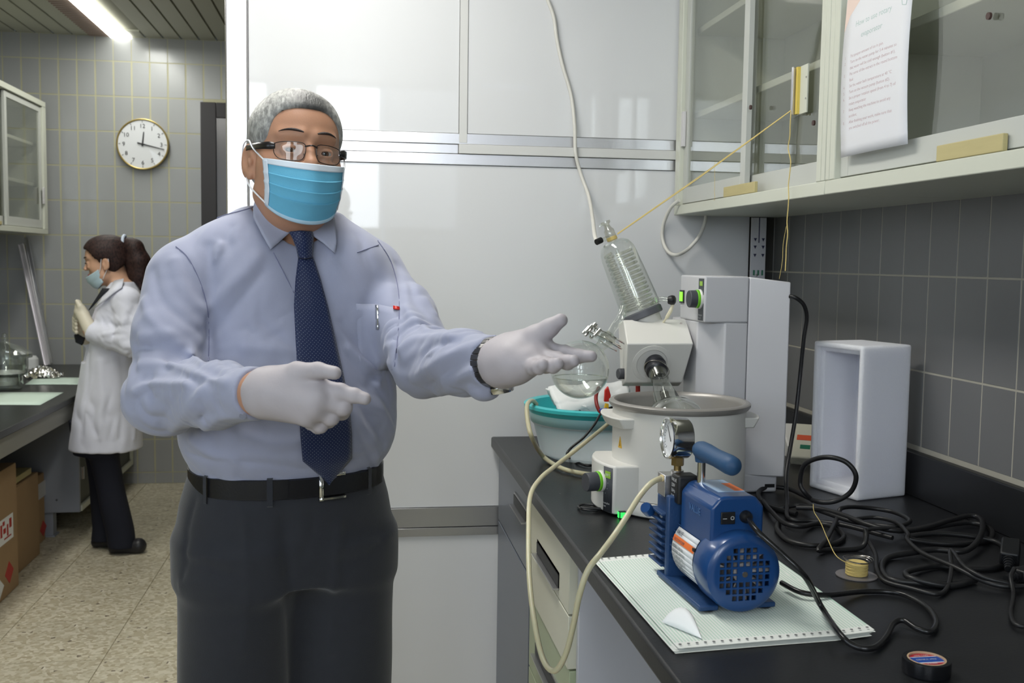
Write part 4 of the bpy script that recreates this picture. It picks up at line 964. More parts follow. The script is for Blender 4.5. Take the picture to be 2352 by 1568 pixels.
# ---- vacuum pump
fcP = at(1711, 1319, Y=1.375); AXP = np.array([.06, -.9982, 0]); SP = np.array([.9982, .06, 0]); zt0 = CT+.0082
r_c = fcP[2]-zt0-.001
vp = thing('vacuum_pump', 'blue rotary vane vacuum pump with square-holed fan cover and pressure gauge', 'pump', (fcP[0], fcP[1]+.12, zt0))
def VP(p):  # (a back->front, s right, z up from pump axis)
    return fcP+AXP*p[0]+SP*p[1]+np.array([0, 0, p[2]])
RP = np.stack([SP, np.array([0, 0, 1.]), AXP], 1); RP = frame_from(AXP)
BL = mat('blue_enamel', srgb(24, 64, 116), .28, spec=.5, coat=.3, bump=.05, bscale=40); BL2 = mat('blue_cast_metal', srgb(30, 62, 104), .45, bump=.3, bscale=200)
def vl(prof, n_, m, a=0, parent=vp, n=48, **k): return MB().lathe(prof, VP((a, 0, 0)), RP, n, cap=False).build(n_, m, parent, smooth=45, **k)
rc_ = r_c
cov = vl([(rc_-.010, -.060), (rc_-.002, -.058), (rc_, -.050), (rc_, -.012), (rc_-.002, -.005), (rc_-.007, -.001), (rc_-.013, 0), (0, 0), (0, -.003), (rc_-.014, -.003), (rc_-.004, -.012), (rc_-.004, -.052), (rc_-.010, -.056), (rc_-.010, -.060)], 'fan_cover', BL)
cut = MB(); pit = .0100; hw = .0036
for i in range(-4, 4):
    for j in range(-4, 4):
        x, y = (i+.5)*pit, (j+.5)*pit
        if math.hypot(x, y) > rc_-.0155 or (abs(x) < pit and abs(y) < pit): continue
        cut.prism([(x-hw, y-hw), (x+hw, y-hw), (x+hw, y+hw), (x-hw, y+hw)], -.008, .004, lambda p: VP((p[2], p[0], p[1])))
cut = cut.build('cutter', BL)
for q_ in (cov, cut):
    bm = bmesh.new(); bm.from_mesh(q_.data); bmesh.ops.remove_doubles(bm, verts=bm.verts, dist=1e-6); bmesh.ops.recalc_face_normals(bm, faces=bm.faces); bm.to_mesh(q_.data); bm.free()
bo = cov.modifiers.new('holes', 'BOOLEAN'); bo.operation = 'DIFFERENCE'; bo.solver = 'EXACT'; bo.object = cut; 
bpy.context.view_layer.update()
dg = bpy.context.evaluated_depsgraph_get(); me = bpy.data.meshes.new_from_object(cov.evaluated_get(dg)); cov.modifiers.clear(); cov.data = me; bpy.data.objects.remove(cut)
me.set_sharp_from_angle(angle=R(35))
MB().cyl(VP((-.0005, 0, 0)), VP((.0008, 0, 0)), .0042, n=20).build('hub_screw', STEEL, cov)
# fan behind the grille
fn = MB().lathe([(0, -.008), (.014, -.008), (.014, -.03), (0, -.03)], fcP, RP, 24, cap=False)
for k in range(9):
    a = 2*math.pi*k/9; ca, sa_ = math.cos(a), math.sin(a)
    fn.add([VP((-.010, ca*.012, sa_*.012)), VP((-.010, ca*(rc_-.012), sa_*(rc_-.012))), VP((-.028, math.cos(a+.25)*(rc_-.012), math.sin(a+.25)*(rc_-.012))), VP((-.028, math.cos(a+.4)*.012, math.sin(a+.4)*.012))], [(0, 1, 2, 3)])
fn.build('fan', mat('pale_fan_plastic', srgb(170, 164, 160), .5), vp, solid=.0012)
vl([(0, -.034), (rc_-.008, -.034), (rc_-.008, -.045)], 'motor_end', mat('dusty_grey', srgb(120, 116, 116), .8))
# motor body with lengthwise fins
rm = rc_*.80
mo = vl([(0, -.165), (rm, -.165), (rm, -.050), (0, -.050)], 'motor', BL2)
fm = MB()
for k in range(26):
    a = R(100+k*340/26); ca, sa_ = math.cos(a), math.sin(a)
    if abs(math.degrees(a) % 360-90) < 30: continue
    fm.prism([(rm-.002, -.0011), (rm+.006, -.0008), (rm+.006, .0008), (rm-.002, .0011)], -.163, -.055, lambda p: VP((p[2], p[0]*ca-p[1]*sa_, p[0]*sa_+p[1]*ca)))
tag(fm.build('cooling_ribs', BL2, vp), kind='stuff')
# rating label on the left side
lb = MB(); n = 10
def LT_(a_, an, off=.0): return VP((a_, -(rm+.0072+off)*math.cos(an), (rm+.0072+off)*math.sin(an)))
def patch(mb, a0, a1, n0, n1, off):
    for i in range(n):
        u0, u1 = n0+(n1-n0)*i/n, n0+(n1-n0)*(i+1)/n
        mb.add([LT_(a0, u0, off), LT_(a1, u0, off), LT_(a1, u1, off), LT_(a0, u1, off)], [(0, 1, 2, 3)])
    return mb
patch(lb, -.150, -.066, R(-48), R(38), 0).build('rating_label', mat('silver_white_label', srgb(214, 216, 218), .4), vp, solid=.0006)
patch(MB(), -.150, -.066, R(14), R(24), .0006).build('orange_band', mat('orange_print', srgb(224, 112, 50), .5), vp)
tx = MB()
def lt(s, a_, an, h): text_mb(tx, s, h, lambda p: LT_(a_+p[0], R(an)+p[1]/rm, .001))
lt('VALUE', -.146, 27, .008); lt('VACUUM PUMP', -.146, 15.5, .006)
for k, s in enumerate(('MODEL     VE115N', 'VOLTAGE   220V/50Hz', 'ULT. VACUUM  2Pa', 'FREE AIR DISPL. 2CFM', 'MOTOR 1/4HP', 'OIL CAP. 250ml', 'SERIAL NO.')):
    lt(s, -.146, 5-k*7.5, .0052)
tx.build('label_lettering', mat('slate_ink', srgb(70, 78, 92), .6), vp, smooth=0)
box('label_screw', (-.068, -.002, -.002), (-.060, .004, .004), BLACKP, vp, .001, T=lambda p: LT_(p[0], R(20), p[1])+np.array([0, 0, p[2]]))
# terminal box on top
jb0, jb1 = -.150, -.030
jz0, jz1 = rc_*.50, .107
hwj = .041
q = MB().prism([(-hwj, jz0), (hwj, jz0), (hwj, jz1-.016), (hwj-.012, jz1-.002), (hwj-.02, jz1), (-hwj+.02, jz1), (-hwj+.012, jz1-.002), (-hwj, jz1-.016)], jb0, jb1, lambda p: VP((p[2], p[0], p[1])))
jbx = q.build('terminal_box', BL, vp, bevel=.004, seg=3, smooth=35)
MB().prism([(-.018, 0), (.024, 0), (.024, .0006), (-.018, .0006)], jb0+.01, jb1-.03, lambda p: VP((p[2], p[0], jz1+p[1]))).build('top_label', mat('blue_white_label', srgb(150, 176, 206), .3), jbx)
MB().prism([(.010, .0006), (.024, .0006), (.024, .001), (.010, .001)], jb0+.035, jb1-.035, lambda p: VP((p[2], p[0], jz1+p[1]))).build('orange_band', MATS['orange_print'], jbx)
tx = MB()
for k in range(6): text_mb(tx, 'CAUTION - READ MANUAL BEFORE USE' if k == 0 else 'CHECK OIL LEVEL EACH TIME', .0040, lambda p, k=k: VP((jb0+.012+p[0]*.9, .008-k*.0048+p[1], jz1+.0009)))
tx.build('top_lettering', WHITEINK, jbx, smooth=0)
tx = MB(); text_mb(tx, 'VALUE', .015, lambda p: VP((jb0+.036+p[0], -hwj-.0008, .070+p[1]))); tx.build('embossed_lettering', mat('light_blue_emboss', srgb(70, 104, 150), .4), jbx, smooth=0, solid=.0006)
sw = MB().box((0, -.0, .0), (1, 1, 1), lambda p: VP((jb1+.003*p[0], -.027+.022*p[1], .067+.018*p[2]))).build('rocker_switch', BLACKP, jbx, bevel=.001)
tx = MB(); text_mb(tx, '\u2013', .012, lambda p: VP((jb1+.0034, -.0245+p[0], .0725+p[1]))); text_mb(tx, 'O', .008, lambda p: VP((jb1+.0034, -.0130+p[0], .0735+p[1]))); tx.build('switch_marks', WHITEINK, sw, smooth=0)
cg = VP((jb1, .012, .077)); MB().lathe([(.0095, 0), (.009, .006), (.006, .012)], cg, RP, 20).build('cord_grommet', BLACKP, jbx)
# front flange, oil housing with horizontal cooling fins
box('end_plate', (-.178, -.056, -rc_+.004), (-.165, .056, rc_+.020), BL2, vp, .003, T=VP)
box('oil_housing', (-.235, -.050, -rc_+.010), (-.178, .050, rc_+.014), BL2, vp, .006, T=VP)
fm = []
for k in range(8):
    z = -rc_+.018+k*.0118
    box('cooling_fin', (-.240, -.060, z), (-.182, .058, z+.0035), BL2, vp, .0008, T=VP)
# base plate and feet
box('base_plate', (-.20, -.060, -rc_), (-.02, -.030, -rc_+.008), BL2, vp, .002, T=VP); box('base_plate', (-.20, .030, -rc_), (-.02, .060, -rc_+.008), BL2, vp, .002, T=VP)
box('base_web', (-.19, -.03, -rc_+.001), (-.05, .03, -rc_+.006), BL2, vp, .001, T=VP)
for a_ in (-.19, -.03):
    for s in (-.045, .045):
        MB().cyl(VP((a_, s, -r_c-.0009)), VP((a_, s, -rc_+.0005)), .011, n=18).build('rubber_foot', BLACKP, vp)
# valve block, solenoid, gauge
vb = VP((-.195, -.012, rc_+.024))
MB().box((-.028, -.014, 0), (.004, .020, .038), lambda p: VP((-.188+p[0], -.042+p[1], rc_+.0142+p[2]*.92))).build('valve_block', ALU, vp, bevel=.001)
so = MB().box((0, 0, 0), (1, 1, 1), lambda p: VP((-.182+.031*p[0], -.046+.034*p[1], .067+.046*p[2]))).build('solenoid', BLACKP, vp, bevel=.004, seg=3)
tx = MB()
for k, s in enumerate(('VALUE', '220V', '50Hz', 'IP65')): text_mb(tx, s, .0075, lambda p, k=k: VP((-.178+p[0], -.0468, .102-k*.009+p[1])))
tx.build('solenoid_lettering', WHITEINK, so, smooth=0)
gb = VP((-.196, -.030, .1012))
MB().cyl(gb, gb+np.array([0, 0, .012]), .010, n=24).build('stem', ALU, vp)
MB().cyl(gb+np.array([0, 0, .012]), gb+np.array([0, 0, .020]), .006, n=16).build('brass_neck', mat('brass', srgb(150, 128, 84), .35, .9), vp)
MB().cyl(gb+np.array([0, 0, .020]), gb+np.array([0, 0, .033]), .0105, n=6).build('brass_nut', MATS['brass'], vp, smooth=20)
gd = np.array([-1., -.06, .03]); gd /= np.linalg.norm(gd); gc = gb+np.array([0, 0, .033+.031]); Rg = frame_from(gd)
gg = MB().lathe([(0, -.016), (.030, -.016), (.0325, -.013), (.0325, .010), (.0338, .012), (.0338, .019), (.031, .020), (.0295, .016), (.0295, .012)], gc, Rg, 48, cap=False).build('gauge_case', CHROME, vp, smooth=40)
MB().lathe([(0, .013), (.0295, .013)], gc, Rg, 40).build('gauge_dial', mat('clock_dial', (0, 0, 0)), gg)
GT = lambda p: gc+Rg@np.array([p[0], p[1], p[2]])
tk = MB()
for k in range(25):
    a = R(-45+k*270/24); rr0 = .021 if k % 6 == 0 else .024
    tk.prism([(rr0, -.0004), (.027, -.0004), (.027, .0004), (rr0, .0004)], .0132, .0134, lambda p: GT((p[0]*math.cos(a)-p[1]*math.sin(a), p[0]*math.sin(a)+p[1]*math.cos(a), p[2])))
tag(tk.build('scale_marks', BLK, gg, smooth=0), kind='stuff')
MB().prism([(-.006, -.001), (.022, -.0003), (.022, .0003), (-.006, .001)], .0138, .0144, lambda p: GT((p[0]*math.cos(2.2)-p[1]*math.sin(2.2), p[0]*math.sin(2.2)+p[1]*math.cos(2.2), p[2]))).build('needle', BLK, gg, smooth=0)
MB().lathe([(0, .0175), (.0295, .0165)], gc, Rg, 40).build('gauge_glass', MATS['thin_glass'], gg)
# handle
hb0 = VP((-.132, -.016, jz1-.004)); hb1 = at(1613, 1050, Y=hb0[1]); 
MB().tube([hb0, np.array([hb0[0], hb0[1], hb1[2]])], .0065, 16).build('handle_post', CHROME, vp)
g0 = np.array([hb0[0], hb0[1], at(1612, 1034, Y=hb0[1])[2]]); g1 = at(1682, 1070, Y=hb0[1]-.105)
gdv = (g1-g0)/np.linalg.norm(g1-g0); Lg = np.linalg.norm(g1-g0)
MB().lathe([(0, -.016), (.008, -.0145), (.0125, -.009), (.0145, 0), (.0148, .02), (.0135, Lg*.5), (.0148, Lg-.01), (.014, Lg+.002), (.010, Lg+.009), (0, Lg+.011)], g0, frame_from(gdv), 28, cap=False).build('rubber_grip', mat('blue_rubber', srgb(36, 72, 108), .55, bump=.1, bscale=300), vp, smooth=60)
MB().lathe([(.0095, -.018), (.0105, -.012), (.0105, .0)], g0, None, 20).build('grip_socket', MATS['blue_rubber'], vp)
# filler cap behind and side drain cap
MB().lathe([(.012, 0), (.012, .012), (.009, .015)], VP((-.212, .024, rc_+.014)), None, 20).build('filler_cap', BL, vp)
dc = at(1488, 1170, Y=1.60); dd_ = np.array([-.55, -.55, .5]); dd_ /= np.linalg.norm(dd_)
MB().lathe([(.008, -.010), (.0098, -.007), (.0098, .008), (.0085, .0105)], dc, frame_from(dd_), 18).build('drain_cap', BL, vp)
MB().tube([dc-dd_*.009, dc-dd_*.02+np.array([.012, .005, .004]), VP((-.205, -.05, rc_*.55))], .0035, 8).build('drain_tube', mat('clear_tube', srgb(200, 205, 205), .3), vp)
inl = at(1522, 1097, Y=1.565)
MB().cyl(inl+np.array([.014, 0, -.002]), inl+np.array([-.004, 0, 0]), .0055, n=14).build('inlet_nipple', mat('tan_nipple', srgb(206, 186, 140), .5), vp)

# ---- hoses and cables
HOSE = mat('yellowed_silicone_hose', srgb(188, 184, 154), .3, spec=.5, sub=.3)
def hose(pts, r, label, cat, name, m, n=12, k=8, group=None):
    o = MB().tube(spline(pts, k), r, n).build(name, m, None, smooth=60); return tag(o, label, cat, group)
rr_h = .0046
hose([inl+np.array([-.002, 0, 0]), at(1495, 1110, Y=1.55), at(1470, 1138, Y=1.54), at(1440, 1185, Y=1.51), at(1410, 1230, Y=1.49), at(1380, 1270, Y=1.46), at(1350, 1310, Y=1.45), at(1330, 1370, Y=1.45), at(1318, 1430, Y=1.46), at(1300, 1500, Y=1.48), at(1275, 1540, Y=1.50), at(1248, 1515, Y=1.54), at(1228, 1430, Y=1.6), at(1216, 1330, Y=1.68), at(1214, 1220, Y=1.78), at(1218, 1140, Y=1.86), at(1240, 1100, Y=1.92), at(1275, 1070, Y=2.0), at(1320, 1035, Y=2.12), at(1370, 995, Y=2.26), at(1400, 970, Y=2.34)], [.0046]*161, 'long translucent vacuum hose looping from the pump over the worktop edge', 'hose', 'vacuum_hose', HOSE)
hose([at(1232, 928, Y=2.60), at(1222, 920, Y=2.56), at(1211, 930, Y=2.50), at(1212, 965, Y=2.46), at(1222, 1005, Y=2.42), at(1248, 1048, Z=CT+.014), at(1290, 1075, Z=CT+.009), at(1345, 1088, Z=CT+.008), at(1400, 1092, Z=CT+.008), at(1440, 1080, Z=CT+.008)], .0058, 'thick yellowed hose hanging over the turquoise basin rim', 'hose', 'water_hose', HOSE)
hose([at(1420, 930, Y=2.44), at(1385, 945, Y=2.42), at(1365, 975, Y=2.36), at(1340, 1005, Y=2.34), at(1312, 1028, Y=2.33), at(1302, 1044, Y=2.32), at(1312, 1054, Z=CT+.005), at(1330, 1063, Z=CT+.005), at(1352, 1069, Z=CT+.005), at(1385, 1062, Z=CT+.005), at(1420, 1050, Z=CT+.005)], .0030, 'thin black cable hanging from the basin to the worktop', 'cable', 'black_cable', CABLE)
hose([at(1375, 1160, Z=CT+.004), at(1340, 1158, Z=CT+.004), at(1328, 1163, Z=CT+.004), at(1340, 1170, Z=CT+.005), at(1372, 1172, Z=CT+.004), at(1355, 1164, Z=CT+.008), at(1336, 1166, Z=CT+.008), at(1380, 1168, Z=CT+.008)], .0026, 'small loop of black cable beside the heating bath', 'cable', 'black_cable', CABLE)
zc = CT+.0056
CAB = dict(cat='cable', name='power_cable', m=CABLE)
# pump cord: from grommet over the paper to a loop on the worktop and back behind the pump
hose([cg+AXP*.008, at(1742, 1222, Y=1.36), at(1800, 1275, Y=1.34), at(1850, 1325, Y=1.33), at(1885, 1390, Z=CT+.02), at(1925, 1450, Z=CT+.016), at(1960, 1482, Z=zc+.001), at(2005, 1488, Z=zc), at(2035, 1462, Z=zc), at(2052, 1432, Z=zc+.003), at(2075, 1424, Z=zc+.006), at(2105, 1442, Z=zc+.002), at(2138, 1450, Z=zc), at(2150, 1425, Z=zc), at(2125, 1390, Z=zc), at(2065, 1362, Z=zc), at(1985, 1358, Z=zc), at(1900, 1366, Z=CT+.014), at(1840, 1360, Z=CT+.018), at(1795, 1338, Z=CT+.02)], .0042, 'glossy black pump power cord winding over the paper to the tape roll', 'cable', 'pump_cord', mat('glossy_black_cable', srgb(26, 26, 27), .25))
hose([at(1814, 680, Y=2.13), at(1828, 684, Y=2.12), at(1846, 700, Y=2.13), at(1853, 730, Y=2.14), at(1846, 780, Y=2.15), at(1838, 860, Y=2.16), at(1828, 950, Y=2.15), at(1815, 1030, Y=2.13), at(1806, 1090, Y=2.1), at(1808, 1150, Z=CT+.012), at(1812, 1190, Z=zc+.004), at(1870, 1196, Z=zc+.003), at(1940, 1206, Z=zc+.004), at(2050, 1235, Z=zc+.003)], .0045, 'black power cord dropping from the back of the evaporator tower', 'cable', 'tower_cord', CABLE)
MB  # tangle
rgc = np.random.default_rng(11)
def loop(pxs, label, r=.0052, closed=False, lift=0):
    return hose([at(x, y, Z=zc+lift+h) if len(q) == 3 else at(x, y, Z=zc+lift) for q in pxs for (x, y, h) in [(q[0], q[1], q[2] if len(q) == 3 else 0)]], r, label, **CAB)
lp = [at(1868, 1150, Z=zc), at(1848, 1130, Z=zc+.02), at(1838, 1108, Y=2.06), at(1846, 1070, Y=2.05), at(1872, 1054, Y=2.03), at(1908, 1050, Y=2.0), at(1945, 1062, Y=1.98), at(1966, 1092, Y=1.97), at(1955, 1128, Y=1.98), at(1920, 1150, Z=zc+.012), at(1880, 1152, Z=zc+.005), at(1848, 1138, Z=zc+.004), at(1810, 1122, Z=zc+.004), at(1765, 1118, Z=zc+.006), at(1742, 1132, Z=zc), at(1760, 1160, Z=zc), at(1830, 1180, Z=zc)]
hose(lp, .0052, 'thick black cable rising in an open loop before the foam box', **CAB)
loop([(1745, 1155), (1790, 1165), (1840, 1160, .006), (1890, 1175, .012), (1950, 1195, .012), (2010, 1205, .01), (2060, 1208, .012), (2090, 1195, .01), (2050, 1175, .006), (1985, 1165, .01), (1935, 1166, .02), (1925, 1185, .01), (1900, 1235, .012), (1880, 1262, .004), (1900, 1262, 0), (1975, 1258, 0), (1990, 1230, .02), (1986, 1215, .03)], 'black cable crossing the middle of the tangle behind the string spool', .0045)
loop([(1790, 1195), (1785, 1215), (1810, 1240), (1860, 1252), (1915, 1248), (1938, 1232), (1920, 1212), (1880, 1202), (1840, 1208, .006), (1800, 1200, .006), (1770, 1172, .006), (1752, 1150, .004)], 'black cable coiled flat in a ring right behind the pump', .0048)
loop([(1830, 1165, .012), (1880, 1168, .016), (1935, 1182, .018), (1995, 1205, .016), (2060, 1218, .012), (2120, 1212, .012), (2180, 1195, .014), (2230, 1184, .016), (2256, 1196, .014), (2250, 1235, .012), (2215, 1265, .008), (2150, 1262, .006), (2100, 1268, .004), (2040, 1280), (2025, 1305), (2045, 1330), (2100, 1338), (2160, 1340), (2230, 1335)], 'thick black cable arching over the right side of the tangle', .0052)
loop([(2100, 1222), (2160, 1208, .006), (2230, 1200, .006), (2275, 1215, .004), (2270, 1240), (2210, 1248), (2140, 1246), (2085, 1235, .006), (2140, 1225, .01), (2220, 1230, .008), (2290, 1245, .002), (2318, 1275), (2290, 1302), (2220, 1306), (2150, 1300), (2085, 1312, .004), (2095, 1328, .006), (2180, 1345), (2240, 1332)], 'black cable coiled in ovals at the right of the tangle', .0050)
loop([(1960, 1192, .018), (2010, 1188, .018), (2060, 1200, .02), (2085, 1225, .02), (2085, 1240, .016), (2120, 1270, .012), (2190, 1300, .014), (2250, 1330, .006), (2300, 1345, .003), (2352, 1346, .003), (2400, 1340, .003)], 'thin black cable running from the tangle out to the right edge', .0040)
loop([(2055, 1212, .016), (1995, 1216, .016), (1988, 1230, .012), (2010, 1270, .006), (2015, 1310, .004), (2035, 1335), (2090, 1350), (2150, 1364), (2175, 1350), (2185, 1310, .01), (2184, 1262, .018), (2215, 1300, .018), (2260, 1325, .012), (2320, 1340, .006)], 'flat black cable bending sharply beside the string spool', .0036)
hose([at(2330, 1305, Z=CT+.03), at(2322, 1325, Z=CT+.022), at(2328, 1365, Z=zc), at(2322, 1405, Z=zc), at(2330, 1430, Z=zc), at(2352, 1438, Z=zc), at(2400, 1432, Z=zc)], .0034, 'thin black lead hanging from the lower plug at the right edge', **CAB)
def plug(c, d, label, L_=.05, r=.016, up=(0, 0, 1)):
    t = thing('power_plug', label, 'plug', c); Rr = frame_from(d, up)
    T = lambda p: c+Rr@np.array(p)
    MB().prism([(-r, -r*.75), (r, -r*.75), (r*.9, r*.75), (-r*.9, r*.75)], 0, L_, lambda p: T((p[0], p[1], p[2]))).build('plug_body', BLACKP, t, bevel=.003)
    for k in range(4): MB().cyl(T((0, 0, -.004-k*.006)), T((0, 0, -.001-k*.006)), r*.62-k*.001, n=14).build('strain_rib', BLACKP, t)
    MB().cyl(T((0, 0, -.028)), T((0, 0, 0)), .006, n=12).build('strain_core', BLACKP, t)
plug(at(2318, 1285, Z=CT+.022), np.array([.45, .6, .28]), 'black power plug with ribbed neck at the right edge, upper one')
plug(at(2338, 1322, Z=CT+.014), np.array([.9, .3, .05]), 'black power plug at the right edge, lower one', r=.014)

# ---- thread spool
sc_ = at(1967, 1322, Z=CT)
t = thing('thread_spool', 'clear spool wound with yellow string on the black worktop', 'spool', sc_)
DISC = glassmat('smoky_disc', tint=(.62, .60, .60), base=.08, edge=.4, rough=.1)
MB().cyl(sc_+np.array([0, 0, .0005]), sc_+np.array([0, 0, .002]), .0335, n=48).build('lower_disc', mat('smoky_plastic_disc', srgb(112, 108, 108), .35), t)
wn = MB()
hx = [sc_+np.array([(.0165+.0008*math.sin(k*.7))*math.cos(k*.42), (.0165+.0008*math.sin(k*.7))*math.sin(k*.42), .004+.0175*(.5-.5*math.cos(k*.021*3))]) for k in range(420)]
wn.tube(hx, .0013, 5).build('wound_string', YSTR, t)
MB().cyl(sc_+np.array([0, 0, .002]), sc_+np.array([0, 0, .024]), .0148, n=28).build('core', YSTR, t)
wi = MB()
for k in range(3):
    wi.tube([sc_+np.array([(.020+.002*k)*math.cos(a)+.001*k, (.020+.002*k)*math.sin(a), .0255+.0018*k+.001*math.sin(2*a+k)]) for a in np.linspace(0, 2*math.pi, 26, endpoint=False)], .0005, 5, closed=True)
tag(wi.build('wire_loops', STEEL, t), kind='stuff')
hose([sc_+np.array([-.017, 0, .022]), at(1920, 1275, Z=CT+.03), at(1900, 1235, Z=CT+.035), at(1885, 1200, Z=CT+.03), at(1870, 1175, Z=CT+.028), at(1868, 1158, Z=CT+.03)], .0008, 'yellow string end rising from the spool to the cables', 'string', 'yellow_string', YSTR, n=5)

# ---- tape roll
tc_ = at(2127, 1535, Z=CT); ro = .029; zt1 = .019
tc_ = at(2127, 1545, Z=CT)
t = thing('tape_roll', 'roll of black electrical tape with a red and blue core sticker', 'tape', tc_)
ri = .0215
o0 = tc_
MB().lathe([(.0235, .001), (ro, .001), (ro+.0004, .003), (ro+.0004, zt1-.002), (ro, zt1), (.0235, zt1), (.0235, .001)], tc_, None, 64, cap=False).build('tape', mat('black_vinyl_tape', srgb(20, 21, 24), .22), t, smooth=30)
MB().lathe([(ri, .001), (.0234, .001), (.0234, zt1+.0002), (ri, zt1+.0002), (ri, .001)], tc_, None, 64, cap=False).build('cardboard_core', mat('core_board', srgb(190, 160, 130), .7), t, smooth=30)
zl = zt1-.002
MB().cyl(tc_+np.array([0, 0, zl-.0008]), tc_+np.array([0, 0, zl]), ri-.0003, n=48).build('sticker', mat('red_sticker', srgb(176, 30, 50), .35), t)
def TD(p): return tc_+np.array([p[0], p[1], zl+p[2]])
def band(y0, y1, h, n_, m):
    pts = [];  r_ = ri-.0006
    a0, a1 = math.asin(y0/r_), math.asin(y1/r_)
    right = [(r_*math.cos(a), r_*math.sin(a)) for a in np.linspace(a0, a1, 8)]; left = [(-x, y) for x, y in reversed(right)]
    MB().prism(right+left, 0, h, TD).build(n_, m, t, smooth=0)
band(-.0095, .0105, .0002, 'white_band', PAPER); band(-.0078, .0088, .0004, 'blue_band', mat('blue_sticker', srgb(28, 74, 160), .35))
tx = MB()
text_mb(tx, '\u30c7\u30f3\u30ab\u30d3\u30cb\u30c6\u30fc\u30d7' if False else 'DENKA VINI', .0050, lambda p: TD((p[0], p[1]-.001, .0006)), align='CENTER'); text_mb(tx, 'VINI-TAPE', .0044, lambda p: TD((p[0], p[1]+.0118, .0006)), align='CENTER'); text_mb(tx, 'V-TAPE', .0044, lambda p: TD((p[0], p[1]-.0148, .0006)), align='CENTER')
tx.build('sticker_lettering', WHITEINK, t, smooth=0)

# ---- strings, wall hoses
st0 = at(1418, 538, Y=2.355); st1 = at(1817, 254, X=XC-.012)
o = MB(); o.tube([st0, (st0+st1)/2+np.array([0, 0, -.004]), st1], .0011, 6).tube([st0+np.array([0, 0, .002]), (st0+st1)/2+np.array([0, 0, -.001]), st1+np.array([0, 0, .001])], .0009, 5)
for k in range(5): o.tube([c_at(Lc+.006+k*.0016, .0122, a) for a in np.linspace(0, 2*math.pi, 16, endpoint=False)], .0008, 5, closed=True)
tag(o.build('tied_string', YSTR, None), 'taut yellow string tying the condenser top to the cabinet handle', 'string')
rgs = np.random.default_rng(2)
def dangling(px, py0, py1, X_, label, amp=2.0, r=.0011, slope=0):
    pts = []; n = 14
    for k in range(n): pts.append(at(px+slope*k/(n-1)+rgs.normal()*amp*(k > 0), py0+(py1-py0)*k/(n-1), X=X_))
    o = MB().tube(spline(pts, 3), r, 5).build('hanging_string', YSTR, None); tag(o, label, 'string', None)
dangling(1817, 256, 622, XC-.014, 'long loose yellow string hanging from the cabinet handle', 1.6, .0012, -12)
dangling(1642, 372, 460, XC-.02, 'fine yellow thread hanging from the taut string', .4, .0005, -1)
hose([at(1806, 520, X=XC-.012), at(1799, 560, X=XC-.01), at(1797, 600, X=XC-.01), at(1790, 640, X=XC-.01)], .0006, 'frayed thin strand beside the long hanging string', 'string', 'hanging_strand', YSTR, n=5, k=4)
WHH = mat('white_pvc_hose', srgb(212, 210, 202), .4)
yh = YP-.012
hose([np.array([at(1236, -80, Y=yh)[0], yh, CEIL-.004]), np.array([at(1236, -80, Y=yh)[0], yh, 2.35]), at(1244, -40, Y=yh), at(1258, 0, Y=yh), at(1272, 40, Y=yh), at(1279, 90, Y=yh), at(1292, 150, Y=yh), at(1312, 220, Y=yh), at(1320, 290, Y=yh-.006), at(1322, 350, Y=yh-.01), at(1334, 400, Y=yh-.01), at(1352, 450, Y=yh-.05), at(1361, 500, Y=2.75), at(1366, 540, Y=2.5), at(1372, 556, Y=2.34)], .0052, 'white hose running down the white panels to the condenser', 'hose', 'wall_hose', WHH)
hose([at(1560, 460, X=XC-.006), at(1540, 478, X=XC-.02), at(1524, 515, X=XC-.03), at(1522, 550, X=XC-.03), at(1535, 578, X=XC-.02), at(1555, 585, X=XC+.0), at(1580, 572, X=XC+.04), at(1604, 545, X=XC+.07), at(1618, 515, X=XC+.09), at(1622, 492, X=XC+.09)], .0052, 'white hose looping down below the corner wall cabinet', 'hose', 'looped_hose', WHH)
